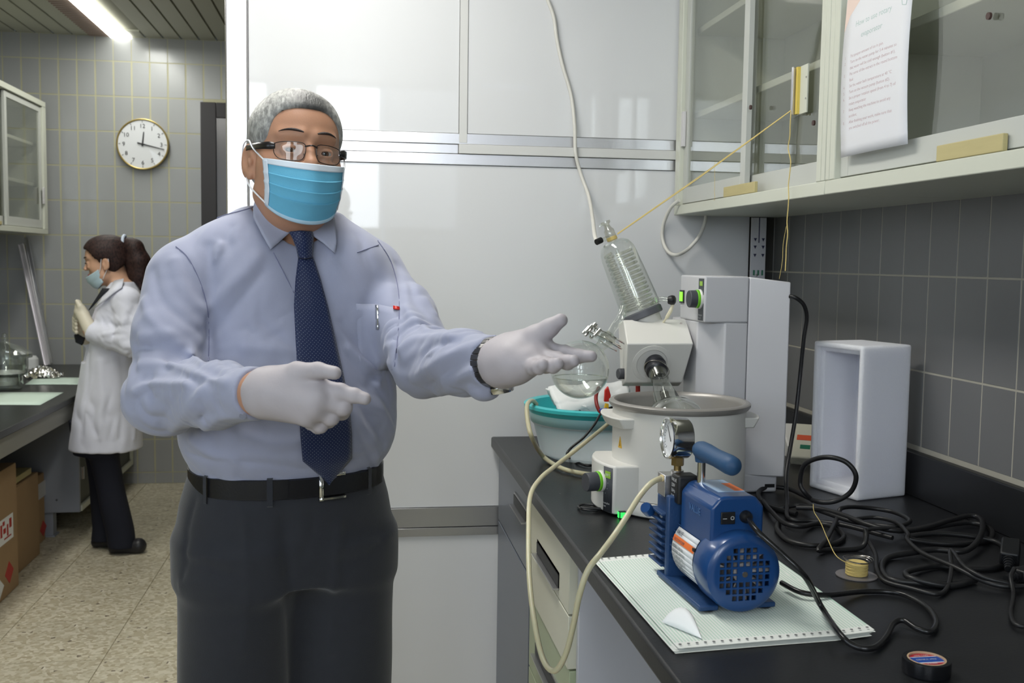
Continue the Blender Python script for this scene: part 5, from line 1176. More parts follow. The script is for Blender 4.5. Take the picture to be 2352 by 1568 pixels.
# ================================================================ SDF SCULPTING
class Sdf:
    """ordered list of smooth-combined primitives, each with its own bounding box"""
    def __init__(s): s.ops = []; s.disp = []
    def _a(s, f, lo, hi, op, k): s.ops.append((f, np.minimum(lo, hi)-.001, np.maximum(lo, hi)+.001, op, k)); return s
    def cap(s, a, b, ra, rb=None, k=.02, op='u'):
        a = np.array(a, float); b = np.array(b, float); rb = ra if rb is None else rb; ba = b-a; L2_ = ba@ba+1e-12
        def f(P):
            t = np.clip((P-a)@ba/L2_, 0, 1); return np.linalg.norm(P-a-t[:, None]*ba, axis=1)-(ra+(rb-ra)*t)
        m = max(ra, rb); return s._a(f, np.minimum(a, b)-m, np.maximum(a, b)+m, op, k)
    def path(s, pts, rs, k=.008, first=None):
        for i in range(len(pts)-1): s.cap(pts[i], pts[i+1], rs[i], rs[i+1], k=(first if (first is not None and i == 0) else k))
        return s
    def ell(s, c, r, Rm=None, k=.02, op='u'):
        c = np.array(c, float); r = np.array(r, float); Rm = np.eye(3) if Rm is None else Rm
        def f(P):
            q = (P-c)@Rm; k0 = np.linalg.norm(q/r, axis=1); k1 = np.linalg.norm(q/(r*r), axis=1)+1e-9; return k0*(k0-1)/k1
        ext = np.sqrt(((Rm*r)**2).sum(1)); return s._a(f, c-ext, c+ext, op, k)
    def loft(s, tab, yaw=0., k=.02, op='u', n=2.0, off=0.):
        """tab rows: z, cx, cy, a, b  (z ascending)"""
        T = np.array(sorted(tab), float); ca, sa_ = math.cos(yaw), math.sin(yaw); z0, z1 = T[0, 0], T[-1, 0]
        zz = np.linspace(z0, z1, 160); cols = []
        for c in range(1, 5):
            v = np.interp(zz, T[:, 0], T[:, c]); kz = np.ones(9)/9; vp_ = np.pad(v, 4, mode='edge'); cols.append(np.convolve(vp_, kz, 'valid'))
        def f(P):
            z = P[:, 2]; cx, cy, a, b = [np.interp(z, zz, c) for c in cols]; a = a+off; b = b+off
            x = P[:, 0]-cx; y = P[:, 1]-cy; u = x*ca+y*sa_; v = -x*sa_+y*ca
            rr = (np.abs(u/a)**n+np.abs(v/b)**n)**(1/n); d = (rr-1)*np.minimum(a, b)
            dz = np.maximum(z0-z, z-z1); return np.where(dz > 0, np.sqrt(np.maximum(d, 0)**2+dz**2), np.maximum(d, dz))
        m = max(T[:, 3].max(), T[:, 4].max())+off
        return s._a(f, np.array([T[:, 1].min()-m, T[:, 2].min()-m, z0]), np.array([T[:, 1].max()+m, T[:, 2].max()+m, z1]), op, k)
    def plane(s, p, nrm, lo, hi, k=.004):
        """cut away everything on the side nrm points to"""
        p = np.array(p, float); nrm = np.array(nrm, float); nrm /= np.linalg.norm(nrm)
        return s._a(lambda P: -((P-p)@nrm), np.array(lo, float), np.array(hi, float), 'd', k)
    def field(s, f, lo, hi, op='d', k=.003): return s._a(f, np.array(lo, float), np.array(hi, float), op, k)
    def __call__(s, P, disp=True):
        d = np.full(len(P), 1.0)
        lo, hi = P.min(0), P.max(0)
        for f, a, b, op, k in s.ops:
            m = k+.03
            if (lo > b+m).any() or (hi < a-m).any(): continue
            q = f(P)
            if op == 'u':
                h = np.maximum(k-np.abs(d-q), 0)/max(k, 1e-9); d = np.minimum(d, q)-h*h*k*.25
            elif op == 'd':
                q = -q; h = np.maximum(k-np.abs(d-q), 0)/max(k, 1e-9); d = np.maximum(d, q)+h*h*k*.25
            else:
                h = np.maximum(k-np.abs(d-q), 0)/max(k, 1e-9); d = np.maximum(d, q)+h*h*k*.25
        if disp:
            for g in s.disp: d = d+g(P)
        return d
    def mesh(s, name, h, m, parent=None, smooth=80, B=24, adapt=0., post=0):
        us = [o for o in s.ops if o[3] == 'u']
        lo = np.min([o[1] for o in us], 0)-4*h; hi = np.max([o[2] for o in us], 0)+4*h
        n = np.ceil((hi-lo)/h/B).astype(int)
        g = openvdb.FloatGrid(3*h); ar = np.arange(B)*h
        loc = np.stack(np.meshgrid(ar, ar, ar, indexing='ij'), -1).reshape(-1, 3)
        for i in range(n[0]):
            for j in range(n[1]):
                for k in range(n[2]):
                    o = lo+np.array([i, j, k])*B*h; c = o+B*h/2
                    if not any(((c > a-B*h/2-kk-2*h) & (c < b+B*h/2+kk+2*h)).all() for f, a, b, op, kk in us): continue
                    v = s(c[None, :]+(loc[[0, -1]]-B*h/2), False)
                    d = np.clip(s(loc+o), -3*h, 3*h)
                    g.copyFromArray(d.reshape(B, B, B).astype(np.float32), ijk=(i*B, j*B, k*B))
        V, T3, Q = g.convertToPolygons(0.0, adapt)
        V = V.astype(float)*h+lo
        me = bpy.data.meshes.new(name)
        nv, nt, nq = len(V), len(T3), len(Q)
        me.vertices.add(nv); me.vertices.foreach_set('co', V.ravel())
        me.loops.add(nt*3+nq*4); me.loops.foreach_set('vertex_index', np.concatenate([T3[:, ::-1].ravel(), Q[:, ::-1].ravel()]).astype(np.int32))
        me.polygons.add(nt+nq); me.polygons.foreach_set('loop_start', np.concatenate([np.arange(nt)*3, nt*3+np.arange(nq)*4]).astype(np.int32))
        me.update(calc_edges=True); me.validate()
        # keep the outside pointing outwards
        me.materials.append(m); me.polygons.foreach_set('use_smooth', [True]*len(me.polygons)); me.update()
        o = bpy.data.objects.new(name, me); C.objects.link(o)
        if parent is not None: adopt(o, parent)
        return o
def polydist(P, pts):
    d = np.full(len(P), 9.)
    for a, b in zip(pts[:-1], pts[1:]):
        ba = b-a; t = np.clip((P-a)@ba/(ba@ba+1e-12), 0, 1); d = np.minimum(d, np.linalg.norm(P-a-t[:, None]*ba, axis=1))
    return d
def fold(pts, amp, w):
    """crease (amp>0) or ridge (amp<0) along a 3-D line"""
    pts = [np.array(p) for p in pts]; lo = np.min(pts, 0)-3*w; hi = np.max(pts, 0)+3*w
    def g(P):
        if (P.min(0) > hi).any() or (P.max(0) < lo).any(): return 0.
        q = polydist(P, pts)/w; return amp*np.exp(-q*1.15) if amp > 0 else amp*np.exp(-q*q)
    return g
def wav(seed, scale, amp, n=5, aniso=(1, 1, 1)):
    rg = np.random.default_rng(seed); K = rg.normal(size=(n, 3)); K /= np.linalg.norm(K, axis=1)[:, None]; K = K*np.array(aniso)/scale; ph = rg.uniform(0, 6.28, n)
    def g(P):
        q = P+.35*scale*np.sin(P[:, ::-1]/scale*.7+ph[0]); s_ = sum(np.sin(q@K[i]*2*np.pi*.5+ph[i]) for i in range(n)); return amp*s_/n
    return g
def crease(c, direc, period, amp, rad, seed=0):
    """bundle of gathered folds running across a direction, fading out from c"""
    c = np.array(c, float); k = np.array(direc, float); k /= np.linalg.norm(k); rg = np.random.default_rng(seed); w1, w2 = rg.normal(size=(2, 3)); ph = rg.uniform(0, 6, 3)
    def g(P):
        if (P.min(0) > c+2.4*rad).any() or (P.max(0) < c-2.4*rad).any(): return 0.
        q = P-c; t = q@k+.010*np.sin(q@w1*38+ph[0])+.006*np.sin(q@w2*70+ph[1])
        a = np.abs(np.sin(math.pi*t/period+ph[2])); e = np.exp(-((q*q).sum(1))/rad**2)*(.55+.45*np.sin(q@w2*45+ph[1])); return -amp*e*(a**1.0-.62)
    return g
def surf(sd, px, py, y0=1.2, y1=2.4, off=0., disp=False):
    """first point of a body met along the ray through a pixel, lifted by off"""
    r = ray(px, py); r = r/r[1]; o = np.array([0, 0, CAMZ]); Y = np.arange(y0, y1, .0025); P = o+Y[:, None]*r
    d = sd(P, disp); i = np.argmax(d < off)
    if d[i] >= off: return None
    return P[i]

# ---------------------------------------------------------------- skin, cloth and glove materials
SKIN = mat('man_skin', srgb(178, 134, 108), .5, spec=.35, var=.07, vscale=30, bump=.12, bscale=420, sub=.12)
SKINW = mat('woman_skin', srgb(190, 150, 124), .5, spec=.3, sub=.1)
def cloth(name, col, rough=.8, weave=900, bump=.12, var=.03):
    return mat(name, col, rough, spec=.25, bump=bump, bscale=weave, var=var, vscale=40, sheen=.25)
SHIRT = cloth('lavender_blue_shirt_cloth', srgb(150, 154, 175), .72)
GLOVE = mat('white_latex', srgb(172, 166, 170), .5, spec=.3, bump=.10, bscale=160, sub=0)
TROUS = cloth('charcoal_suit_cloth', srgb(44, 46, 52), .85, 500, .2, .12)

def head_frame(yaw, pitch, roll):
    """columns: r (to the person's left), f (forward), u (up)"""
    f = np.array([math.sin(yaw), -math.cos(yaw), 0.]); r = np.array([math.cos(yaw), math.sin(yaw), 0.]); u = np.array([0., 0, 1])
    f, u = f*math.cos(pitch)+u*math.sin(pitch), u*math.cos(pitch)-f*math.sin(pitch)
    r, u = r*math.cos(roll)-u*math.sin(roll), u*math.cos(roll)+r*math.sin(roll)
    return np.stack([r, f, u], 1)
def head_sdf(s, Hc, H, sc=1., fat=1., female=False):
    W_ = lambda p: Hc+H@(np.array(p, float)*sc)
    def E(c, r, k=.02, op='u', rot=None):
        s.ell(W_(c), np.array(r)*sc, H if rot is None else H@rot, k*sc, op)
    def K(a, b, ra, rb=None, k=.012, op='u'): s.cap(W_(a), W_(b), ra*sc, (ra if rb is None else rb)*sc, k*sc, op)
    E((0, -.014, .032), (.075, .096, .075)); E((0, .020, .020), (.068, .068, .070))
    E((0, .022, -.040), (.063*fat, .062, .070)); E((0, .034, -.082), (.044*fat, .046, .038), .03)
    for s_ in (-1, 1):
        E((s_*.040, .042, -.036), (.026*fat, .030, .034), .02)      # cheek
        E((s_*.044, .012, -.078), (.024*fat, .038, .024), .02)      # jaw
        K((s_*.012, .086, .020), (s_*.044, .070, .020), .0075, .006, .012)    # brow
        E((s_*.031, .094, -.004), (.0165, .014, .0115), .012, 'd')   # eye socket
        E((s_*.031, .0755, -.007), (.0152, .0150, .0128), .003); E((s_*.031, .0925, -.0075), (.0125, .0125, .0037), .002, 'd')   # lids and slit
        E((s_*.034, .080, -.025), (.014, .008, .006), .010)
    nf_ = .75 if female else 1.; K((0, .084, .008), (0, .103-.004*female, -.026), .0070*nf_, .0105*nf_, .010)
    E((0, .106-.004*female, -.030), (.0105*nf_, .011*nf_, .0095*nf_), .006)
    for s_ in (-1, 1): E((s_*.0125, .096, -.033), (.0075, .010, .007), .005)
    if not female: pass
    K((-.019, .082, -.0585), (.019, .082, -.0585), .0055, k=.006); K((-.016, .082, -.068), (.016, .082, -.068), .0065, k=.006)
    E((0, .0905, -.0635), (.022, .004, .0012), .002, 'd')
    E((0, .074, -.092), (.018, .016, .015), .016)
    for s_ in (-1, 1):   # ears
        a = .35*s_; Re = np.array([[math.cos(a), -math.sin(a), 0], [math.sin(a), math.cos(a), 0], [0, 0, 1.]])
        E((s_*.079, -.006, -.022), (.0075, .0185, .031), .006, 'u', Re); E((s_*.087, -.001, -.018), (.0065, .011, .019), .004, 'd', Re)
        E((s_*.077, .004, -.046), (.006, .008, .009), .006, 'u', Re); E((s_*.0795, .009, -.024), (.004, .005, .007), .004, 'u', Re)
    return W_
def eye(W_, H, s_, parent, sc=1., look=(0, 1, 0), col=(70, 46, 34)):
    c = W_((s_*.031, .0750, -.0072)); r = .0130*sc; g = H@np.array(look, float); g /= np.linalg.norm(g)
    Re = frame_from(g); e = MB().lathe([(r*math.sin(a), r*math.cos(a)) for a in np.linspace(0, math.pi, 15)], c, Re, 24, cap=False).build('eyeball', mat('eye_white', srgb(178, 168, 162), .2, spec=.5), parent, smooth=80)
    MB().lathe([(r*1.012*math.sin(a), r*1.012*math.cos(a)) for a in np.linspace(0, .50, 6)], c, Re, 24, cap=False).build('iris', mat('brown_iris', srgb(*col), .15), e, smooth=80)
    MB().lathe([(r*1.02*math.sin(a), r*1.02*math.cos(a)) for a in np.linspace(0, .21, 4)], c, Re, 16, cap=False).build('pupil', mat('pupil', (.005, .005, .005), .1), e, smooth=80)
# ================================================================ THE MAN
YAW = R(20)
mx_, my_ = at(660, 900, Y=1.9)[0], 1.90
man = thing('person', 'grey-haired man in glasses, blue face mask, lavender shirt and navy tie, pointing with gloved hands', 'person', (mx_, my_, 0))
lc_, ls_ = math.cos(YAW), math.sin(YAW)
def L(u, v, z):   # local: u to his left, v forward, z up
    return np.array([mx_+u*lc_+v*ls_, my_+u*ls_-v*lc_, z])
# torso table: z, cx, cy, a, b
def row(z, du, dv, a, b): p = L(du, dv, z); return (z, p[0], p[1], a, b)
TOR = [row(.93, .0, 0, .168, .132), row(.990, .0, .0, .170, .137), row(1.008, 0, .004, .181, .146), row(1.032, .0, .008, .192, .155), row(1.07, 0, .010, .197, .160), row(1.115, .002, .008, .196, .156), row(1.17, .004, .002, .193, .145),
       row(1.25, .006, -.004, .193, .130), row(1.32, .008, -.012, .185, .115), row(1.37, .010, -.02, .165, .098), row(1.41, .012, -.024, .125, .082), row(1.445, .014, -.026, .082, .068)]
shR, shL = at(412, 640, Y=1.83), at(862, 634, Y=1.955)
elR, elL = at(384, 905, Y=1.735), at(978, 832, Y=1.73)
wrR, wrL = at(604, 903, Y=1.50), at(1148, 832, Y=1.50)
def arm_dir(e, w): d = w-e; return d/np.linalg.norm(d)
dR, dL_ = arm_dir(elR, wrR), arm_dir(elL, wrL)
def shirt_base():
    s = Sdf()
    s.loft(TOR, YAW, .03, n=2.25)
    s.cap(at(622, 522, Y=1.90), at(440, 612, Y=1.85), .046, .048, .04); s.cap(at(738, 528, Y=1.93), at(856, 610, Y=1.955), .032, .046, .04)
    s.ell(at(560, 640, Y=1.86), (.10, .075, .095), None, .05); s.ell(at(790, 650, Y=1.88), (.090, .072, .095), None, .05)
    mR = (shR+elR)/2+np.array([-.006, .0, 0]); mL = (shL+elL)/2+np.array([.006, 0, .004])
    s.path([shR, mR, elR], [.057, .058, .057], .02, .025); s.path([elR, elR*.45+wrR*.55, wrR-dR*.030], [.057, .051, .039], .02)
    s.path([shL, mL, elL], [.053, .056, .057], .02, .025); s.path([elL, elL*.45+wrL*.55, wrL-dL_*.020], [.056, .050, .040], .02)
    s.ell(elR+np.array([-.010, .0, -.012]), (.058, .058, .050), None, .03)
    return s
SB = shirt_base()
def S3(pts, off=0.): 
    out = [surf(SB, x, y, 1.3, 2.2) for x, y in pts]; return [p for p in out if p is not None]
shirt = shirt_base()
# armholes and large folds, drawn on the body
FL = [([(478, 566), (484, 640), (486, 712), (478, 800), (470, 836)], .0075, .010), ([(916, 606), (920, 690), (916, 770), (908, 838)], .0070, .009),
      ([(392, 820), (440, 838), (500, 866)], .0085, .009), ([(325, 775), (387, 768), (440, 808), (470, 838)], -.0060, .010), ([(312, 800), (380, 800), (440, 826)], .005, .008),
      ([(325, 838), (400, 836), (470, 860), (520, 880)], -.0065, .009), ([(330, 870), (400, 858), (460, 880)], .005, .008), ([(310, 900), (350, 880), (430, 882)], -.004, .009),
      ([(300, 935), (335, 900), (370, 890)], .003, .008), ([(370, 975), (392, 930), (415, 895)], .0040, .008), ([(400, 985), (440, 930), (465, 890)], -.004, .010), ([(440, 985), (470, 950), (500, 930)], .0035, .008), ([(470, 985), (500, 960), (540, 955)], -.003, .008),
      ([(350, 620), (372, 690), (430, 740), (474, 770)], .0035, .010), ([(400, 600), (430, 680), (474, 716)], -.0035, .012), ([(330, 690), (350, 740), (410, 790)], -.003, .010),
      ([(592, 590), (545, 640), (515, 672), (492, 700)], -.0035, .014), ([(610, 620), (560, 680), (505, 740)], .003, .014), ([(530, 560), (500, 610), (490, 650)], .0035, .010), ([(508, 560), (490, 600)], -.003, .008),
      ([(560, 800), (620, 800), (680, 805)], -.003, .014), ([(480, 815), (540, 845), (640, 850)], .0035, .010), ([(600, 740), (650, 780), (680, 800)], .0025, .012),
      ([(775, 790), (812, 830), (845, 866), (880, 862)], .0060, .009), ([(800, 800), (840, 838), (870, 850)], -.0055, .009), ([(785, 740), (830, 800), (868, 838)], .003, .010),
      ([(812, 905), (850, 960), (885, 1020)], .0045, .010), ([(800, 930), (835, 985), (870, 1045)], -.004, .011), ([(840, 905), (880, 950), (900, 990)], -.004, .010), ([(825, 1000), (850, 1050)], .0035, .009), ([(850, 880), (885, 925), (905, 960)], .0035, .008),
      ([(900, 790), (880, 840), (870, 880)], -.004, .010), ([(750, 1030), (800, 1050), (860, 1040)], .0025, .010),
      ([(920, 770), (960, 752), (1010, 744)], .0045, .009), ([(918, 800), (960, 778), (1035, 772)], -.0050, .010), ([(925, 845), (985, 800), (1050, 782)], .0050, .009), ([(950, 872), (1010, 826), (1065, 800), (1120, 790)], -.0048, .010),
      ([(985, 890), (1040, 846), (1090, 826)], .0042, .009), ([(1010, 905), (1050, 870), (1085, 850)], -.0035, .009), ([(940, 640), (952, 690), (985, 730)], .0045, .010), ([(960, 640), (980, 690), (1000, 720)], -.003, .010), ([(925, 700), (950, 730), (990, 760)], -.003, .010),
      ([(560, 470), (530, 520), (515, 560)], .0028, .010), ([(820, 540), (850, 600), (860, 640)], .002, .012), ([(780, 620), (820, 700), (850, 760)], -.002, .016),
      ([(430, 1040), (520, 1056), (620, 1068), (700, 1080)], .003, .008), ([(560, 1000), (640, 1020), (690, 1010)], -.0028, .012), ([(440, 1010), (480, 1040), (540, 1060)], -.003, .010)]
for p, a, w_ in FL:
    q = S3(p)
    if len(q) > 1: shirt.disp.append(fold(spline(q, 3), a*(2.0 if a > 0 else 1.6), w_*(.9 if a > 0 else .8)))
up = np.array([0, 0, 1.]); 
for c_, k_, pe, am, ra, sd_ in ((elR+np.array([.01, -.04, .02]), dR*.5+up, .034, .0085, .085, 1), ((elR+wrR)/2, dR+up*.55, .030, .0060, .075, 2), ((elR*.3+wrR*.7), dR*1.2+up*.3, .024, .0035, .05, 3), (shR*.45+elR*.55, up+dR*.2, .042, .0060, .075, 4),
        (elL+np.array([.0, -.03, .03]), dL_*.7-up*.6, .030, .0085, .085, 5), ((elL+wrL)/2, dL_*.9-up*.7, .027, .0062, .070, 6), (shL*.5+elL*.5, up-dL_*.4, .036, .0055, .07, 7), (at(880, 860, Y=1.80), up+np.array([.8, 0, 0]), .034, .0085, .075, 8), (at(850, 970, Y=1.76), up*.8+np.array([.9, 0, 0]), .038, .0060, .085, 9),
        (at(470, 830, Y=1.76), up+np.array([-.3, 0, 0]), .034, .0060, .06, 10), (at(880, 1050, Y=1.85), np.array([1., 0, .3]), .030, .0050, .06, 11), (at(520, 1050, Y=1.78), np.array([.7, 0, .8]), .034, .0035, .09, 12), (at(520, 600, Y=1.80), np.array([1., 0, .5]), .045, .0035, .08, 13), (at(600, 780, Y=1.76), up+np.array([.5, 0, 0]), .05, .0030, .09, 14), (at(820, 640, Y=1.83), np.array([1., 0, .2]), .048, .0028, .08, 15)):
    shirt.disp.append(crease(c_, k_, pe, am*1.15, ra, sd_))
shirt.disp.append(wav(3, .085, .0018, 6)); shirt.disp.append(wav(5, .035, .0008, 6))
# cuffs: cut square and hollow, with the left one hanging open
cR, cL = wrR-dR*.014, wrL-dL_*.016
BXR, BXL = (cR-.10, cR+.10), (cL-.09, cL+.09)
shirt.cap(cR-dR*.062, cR+dR*.0, .0400, .0385, .006); shirt.cap(cL-dL_*.055, cL, .0405, .0400, .006)
shirt.ell(at(1112, 892, Y=1.54), (.026, .028, .020), None, .010)
shirt.plane(cR, dR, cR-.07, cR+.09, .002); shirt.plane(cL, dL_, cL-.07, cL+.09, .002)
shirt.cap(cR-dR*.012+dR*.0345, cR+dR*.05, .0345, .0350, .002, 'd'); shirt.cap(cL-dL_*.010+dL_*.036, cL+dL_*.05, .0358, .0365, .002, 'd')
shirt.plane((0, 0, .965), (0, 0, -1), (-.5, 1.5, .80), (.3, 2.2, .97), .002)
# neck opening
Hc = at(677, 352, Y=1.86); HH = head_frame(R(19), R(1.5), R(3.2))
nb = at(690, 545, Y=1.90)
shirt.cap(nb+np.array([-.004, -.004, -.03]), Hc+HH@np.array([0, -.02, -.09]), .060, .066, .006, 'd')
_s = shirt.mesh('shirt', .0032, SHIRT, man).modifiers.new('smooth', 'SMOOTH'); _s.factor = .5; _s.iterations = 4

# ---- body: one surface from head to feet, slimmer than the clothes
body = Sdf()
body.loft([(z, x, y, a-.014, b-.014) for z, x, y, a, b in TOR], YAW, .03, n=2.2)
body.cap(at(640, 522, Y=1.90), shR, .036, .040, .04); body.cap(at(725, 528, Y=1.93), shL, .028, .040, .04)
body.path([shR, elR, wrR+dR*.01], [.046, .040, .0290], .02, .03); body.path([shL, elL, wrL+dL_*.01], [.044, .040, .0275], .02, .03)
body.cap(nb+np.array([0, .004, -.03]), Hc+HH@np.array([0, -.026, -.055]), .060, .056, .03)
Wh = head_sdf(body, Hc, HH, 1.0, 1.12)
body.ell(Hc+HH@np.array([0, .020, -.108]), (.048, .050, .034), HH, .03)
hipC = L(0, 0, .86)
body.loft([row(.82, 0, -.01, .150, .11), row(.90, 0, -.006, .165, .12), row(.96, 0, 0, .165, .12)], YAW, .03)
LEG = {}
for s_, nm_ in ((-1, 'R'), (1, 'L')):
    rows = [row(z, s_*u, v, a, b) for z, u, v, a, b in ((.06, .135, -.02, .080, .088), (.10, .135, -.02, .080, .092), (.30, .128, -.012, .078, .086), (.48, .103, 0, .096, .094), (.62, .097, 0, .102, .104), (.76, .094, -.002, .103, .120), (.86, .090, -.004, .104, .128))]
    LEG[nm_] = rows
    body.loft([(z, x, y, a*.62, b*.62) for z, x, y, a, b in rows], YAW, .03)
    ft = L(s_*.14, 0, .0); fd = np.array([ls_, -lc_, 0])
    body.cap(ft+np.array([0, 0, .05])-fd*.03, ft+fd*.12+np.array([0, 0, .035]), .030, .026, .02)
# bare hands inside the gloves
def hand(s, wr, palm, fingers, thumb, off=0., kk=.007, wd=None):
    for p, ra, rb in palm: s.cap(wr if wd is None else wd, p, ra+off, rb+off, .020)
    for pts, r0, r1 in fingers:
        n_ = len(pts); rs = [r0+(r1-r0)*i/(n_-1)+off for i in range(n_)]
        s.path(pts, rs, .0025, .006)
        for i in range(1, n_-1): s.ell(pts[i], [rs[i]*1.05]*3, None, .003)
    s.path(thumb[0], [r+off for r in thumb[1]], .006, .018)
def A(lst): return [at(x, y, Y=Y) for x, y, Y in lst]
HR = dict(palm=[(at(728, 889, Y=1.445), .026, .0150), (at(730, 912, Y=1.435), .028, .0155), (at(722, 936, Y=1.438), .027, .0150), (at(706, 957, Y=1.450), .022, .0135)],
          fingers=[(A([(728, 889, 1.445), (782, 900, 1.432), (814, 908, 1.425), (838, 915, 1.42)]), .0132, .0088),
                   (A([(730, 914, 1.435), (789, 935, 1.434), (786, 946, 1.462), (764, 950, 1.475)]), .0130, .0095),
                   (A([(722, 938, 1.438), (760, 959, 1.444), (754, 966, 1.468), (736, 964, 1.482)]), .0122, .0092),
                   (A([(706, 959, 1.450), (736, 977, 1.458), (730, 980, 1.476), (712, 974, 1.488)]), .0112, .0085)],
          thumb=(A([(636, 888, 1.485), (684, 857, 1.455), (730, 851, 1.43), (769, 856, 1.42)]), [.024, .0158, .0112, .0092]))
HL = dict(palm=[(at(1246, 800, Y=1.47), .026, .0150), (at(1236, 814, Y=1.455), .028, .0155), (at(1222, 828, Y=1.445), .028, .0150), (at(1204, 838, Y=1.445), .026, .0150)],
          fingers=[(A([(1246, 800, 1.47), (1296, 811, 1.445), (1330, 818, 1.43), (1358, 818, 1.42)]), .0126, .0084),
                   (A([(1236, 814, 1.455), (1280, 827, 1.425), (1304, 832, 1.405), (1317, 829, 1.395)]), .0126, .0090),
                   (A([(1222, 828, 1.445), (1254, 838, 1.415), (1270, 840, 1.395), (1281, 835, 1.385)]), .0124, .0090),
                   (A([(1204, 838, 1.445), (1226, 843, 1.42), (1238, 843, 1.40), (1246, 837, 1.39)]), .0116, .0086)],
          thumb=(A([(1186, 800, 1.49), (1230, 773, 1.465), (1262, 753, 1.455), (1288, 735, 1.45)]), [.025, .0170, .0130, .0100]))
hand(body, wrR, off=-.003, **HR); hand(body, wrL, off=-.003, **HL)
body.mesh('body', .0027, SKIN, man)
def glove(wr, d, spec, axis_end, label=None):
    s = Sdf(); s.cap(wr-d*.012, wr+d*.035, .0325, .0330, .01)
    hand(s, wr+d*.01, off=.0, **spec)
    for p, ra, rb in spec['palm'][1:3]: pass
    s.plane(wr-d*.004, -d, wr-.05-abs(d)*.03, wr+.05, .001)
    s.cap(wr-d*.03, wr+d*.002, .0300, .0300, .002, 'd')
    s.disp.append(wav(int(wr[0]*1000) % 97, .014, .0005, 6))
    g = s.mesh('glove', .0020, GLOVE, man)
    Rw = frame_from(d)
    MB().tube([wr-d*.004+Rw@np.array([.0318*math.cos(a), .0318*math.sin(a), 0]) for a in np.linspace(0, 2*math.pi, 40, endpoint=False)], .0016, 8, closed=True).build('rolled_cuff', mat('cuff_latex', srgb(226, 222, 210), .5), g)
    return g
glove(wrR+dR*.004, dR, HR, None); glove(wrL, dL_, HL, None)

# ---- trousers
tr = Sdf()
tr.loft([row(.79, 0, -.012, .196, .138), row(.88, 0, -.010, .197, .142), row(.93, 0, -.006, .189, .141), row(.983, 0, -.002, .1735, .1385), row(1.001, 0, -.0, .1695, .1365)], YAW, .03, n=2.3)
for k_ in ('R', 'L'):
    tr.loft([(z, x, y, a+.006*0, b) for z, x, y, a, b in LEG[k_]], YAW, .035, n=2.15)
TB = Sdf(); TB.ops = list(tr.ops)
def T3(pts): 
    out = [surf(TB, x, y, 1.3, 2.2) for x, y in pts]; return [p for p in out if p is not None]
for p, a, w_ in (([(447, 1150), (430, 1220), (428, 1290), (420, 1330)], .0035, .006), ([(655, 1200), (660, 1300), (668, 1420), (672, 1568)], .010, .014), ([(430, 1290), (480, 1300), (540, 1320)], .004, .012), ([(420, 1345), (500, 1350)], -.004, .012), ([(720, 1170), (716, 1230), (690, 1290)], .0025, .008), ([(560, 1180), (566, 1300), (560, 1500)], -.003, .008), ([(780, 1200), (770, 1320), (760, 1500)], -.003, .008), ([(880, 1240), (840, 1280), (780, 1290)], .0035, .012)):
    q = T3(p)
    if len(q) > 1: tr.disp.append(fold(q, a, w_))
tr.disp.append(wav(9, .11, .0030, 6)); 
tr.plane((0, 0, .993), (0, 0, 1), (-.5, 1.5, .985), (.3, 2.2, 1.1), .002)
trs = tr.mesh('trousers', .0045, TROUS, man); _s = trs.modifiers.new('smooth', 'SMOOTH'); _s.factor = .5; _s.iterations = 4
for s_ in (-1, 1):
    sh = Sdf(); ft = L(s_*.145, 0, 0); fd = np.array([ls_, -lc_, 0])+np.array([lc_, ls_, 0])*s_*.15; fd /= np.linalg.norm(fd)
    sh.cap(ft-fd*.05+np.array([0, 0, .045]), ft+fd*.14+np.array([0, 0, .032]), .044, .036, .02); sh.ell(ft+fd*.04+np.array([0, 0, .07]), (.04, .05, .04), None, .03)
    sh.plane((0, 0, .004), (0, 0, -1), ft-.3, ft+.3, .003); sh.mesh('shoe', .005, mat('black_leather', srgb(24, 24, 26), .3), man)

# ---- belt with buckle and loops
Tz = np.array(TOR)
def ring_pt(th, z, off):
    a, b = np.interp(z, Tz[:, 0], Tz[:, 3])+off, np.interp(z, Tz[:, 0], Tz[:, 4])+off
    cx, cy = np.interp(z, Tz[:, 0], Tz[:, 1]), np.interp(z, Tz[:, 0], Tz[:, 2]); n_ = 2.3
    c, s_ = math.cos(th), math.sin(th); u = a*math.copysign(abs(c)**(2/n_), c); v = b*math.copysign(abs(s_)**(2/n_), s_)
    return np.array([cx+u*lc_+v*ls_, cy+u*ls_-v*lc_, z])     # th=90deg is straight ahead of him
def belt_mesh(t0, t1, z0, z1, off, th=.004, n=90):
    mb = MB(); g_ = []
    for i in range(n+1):
        t_ = t0+(t1-t0)*i/n; zs = (z0, z0+.002, z1-.002, z1); of = (off-.002, off+th, off+th, off-.002)
        pts = []
        for z, o_ in zip(zs, of):
            p = ring_pt(t_, .98, o_); p = p+np.array([0, 0, z-.98]); pts.append(p)
        g_.append(pts)
    return mb.grid(g_)
LEATHER = mat('black_belt_leather', srgb(20, 20, 24), .32, spec=.5, bump=.15, bscale=250)
bt = belt_mesh(0, 2*math.pi, .958, .995, .002).build('belt', LEATHER, man, smooth=50)
bt2 = belt_mesh(R(100), R(55), .959, .994, .007, .003, 30).build('belt_end', LEATHER, bt, smooth=50)
tb = R(90)
pxb = None
for t_ in np.linspace(R(60), R(120), 121):   # angle under the tie tip
    p = ring_pt(t_, .98, .01); r_ = ray(765, 1135); 
    e_ = abs(p[0]/p[1]-r_[0]/r_[1])
    if pxb is None or e_ < pxb[0]: pxb = (e_, t_)
tb = pxb[1]
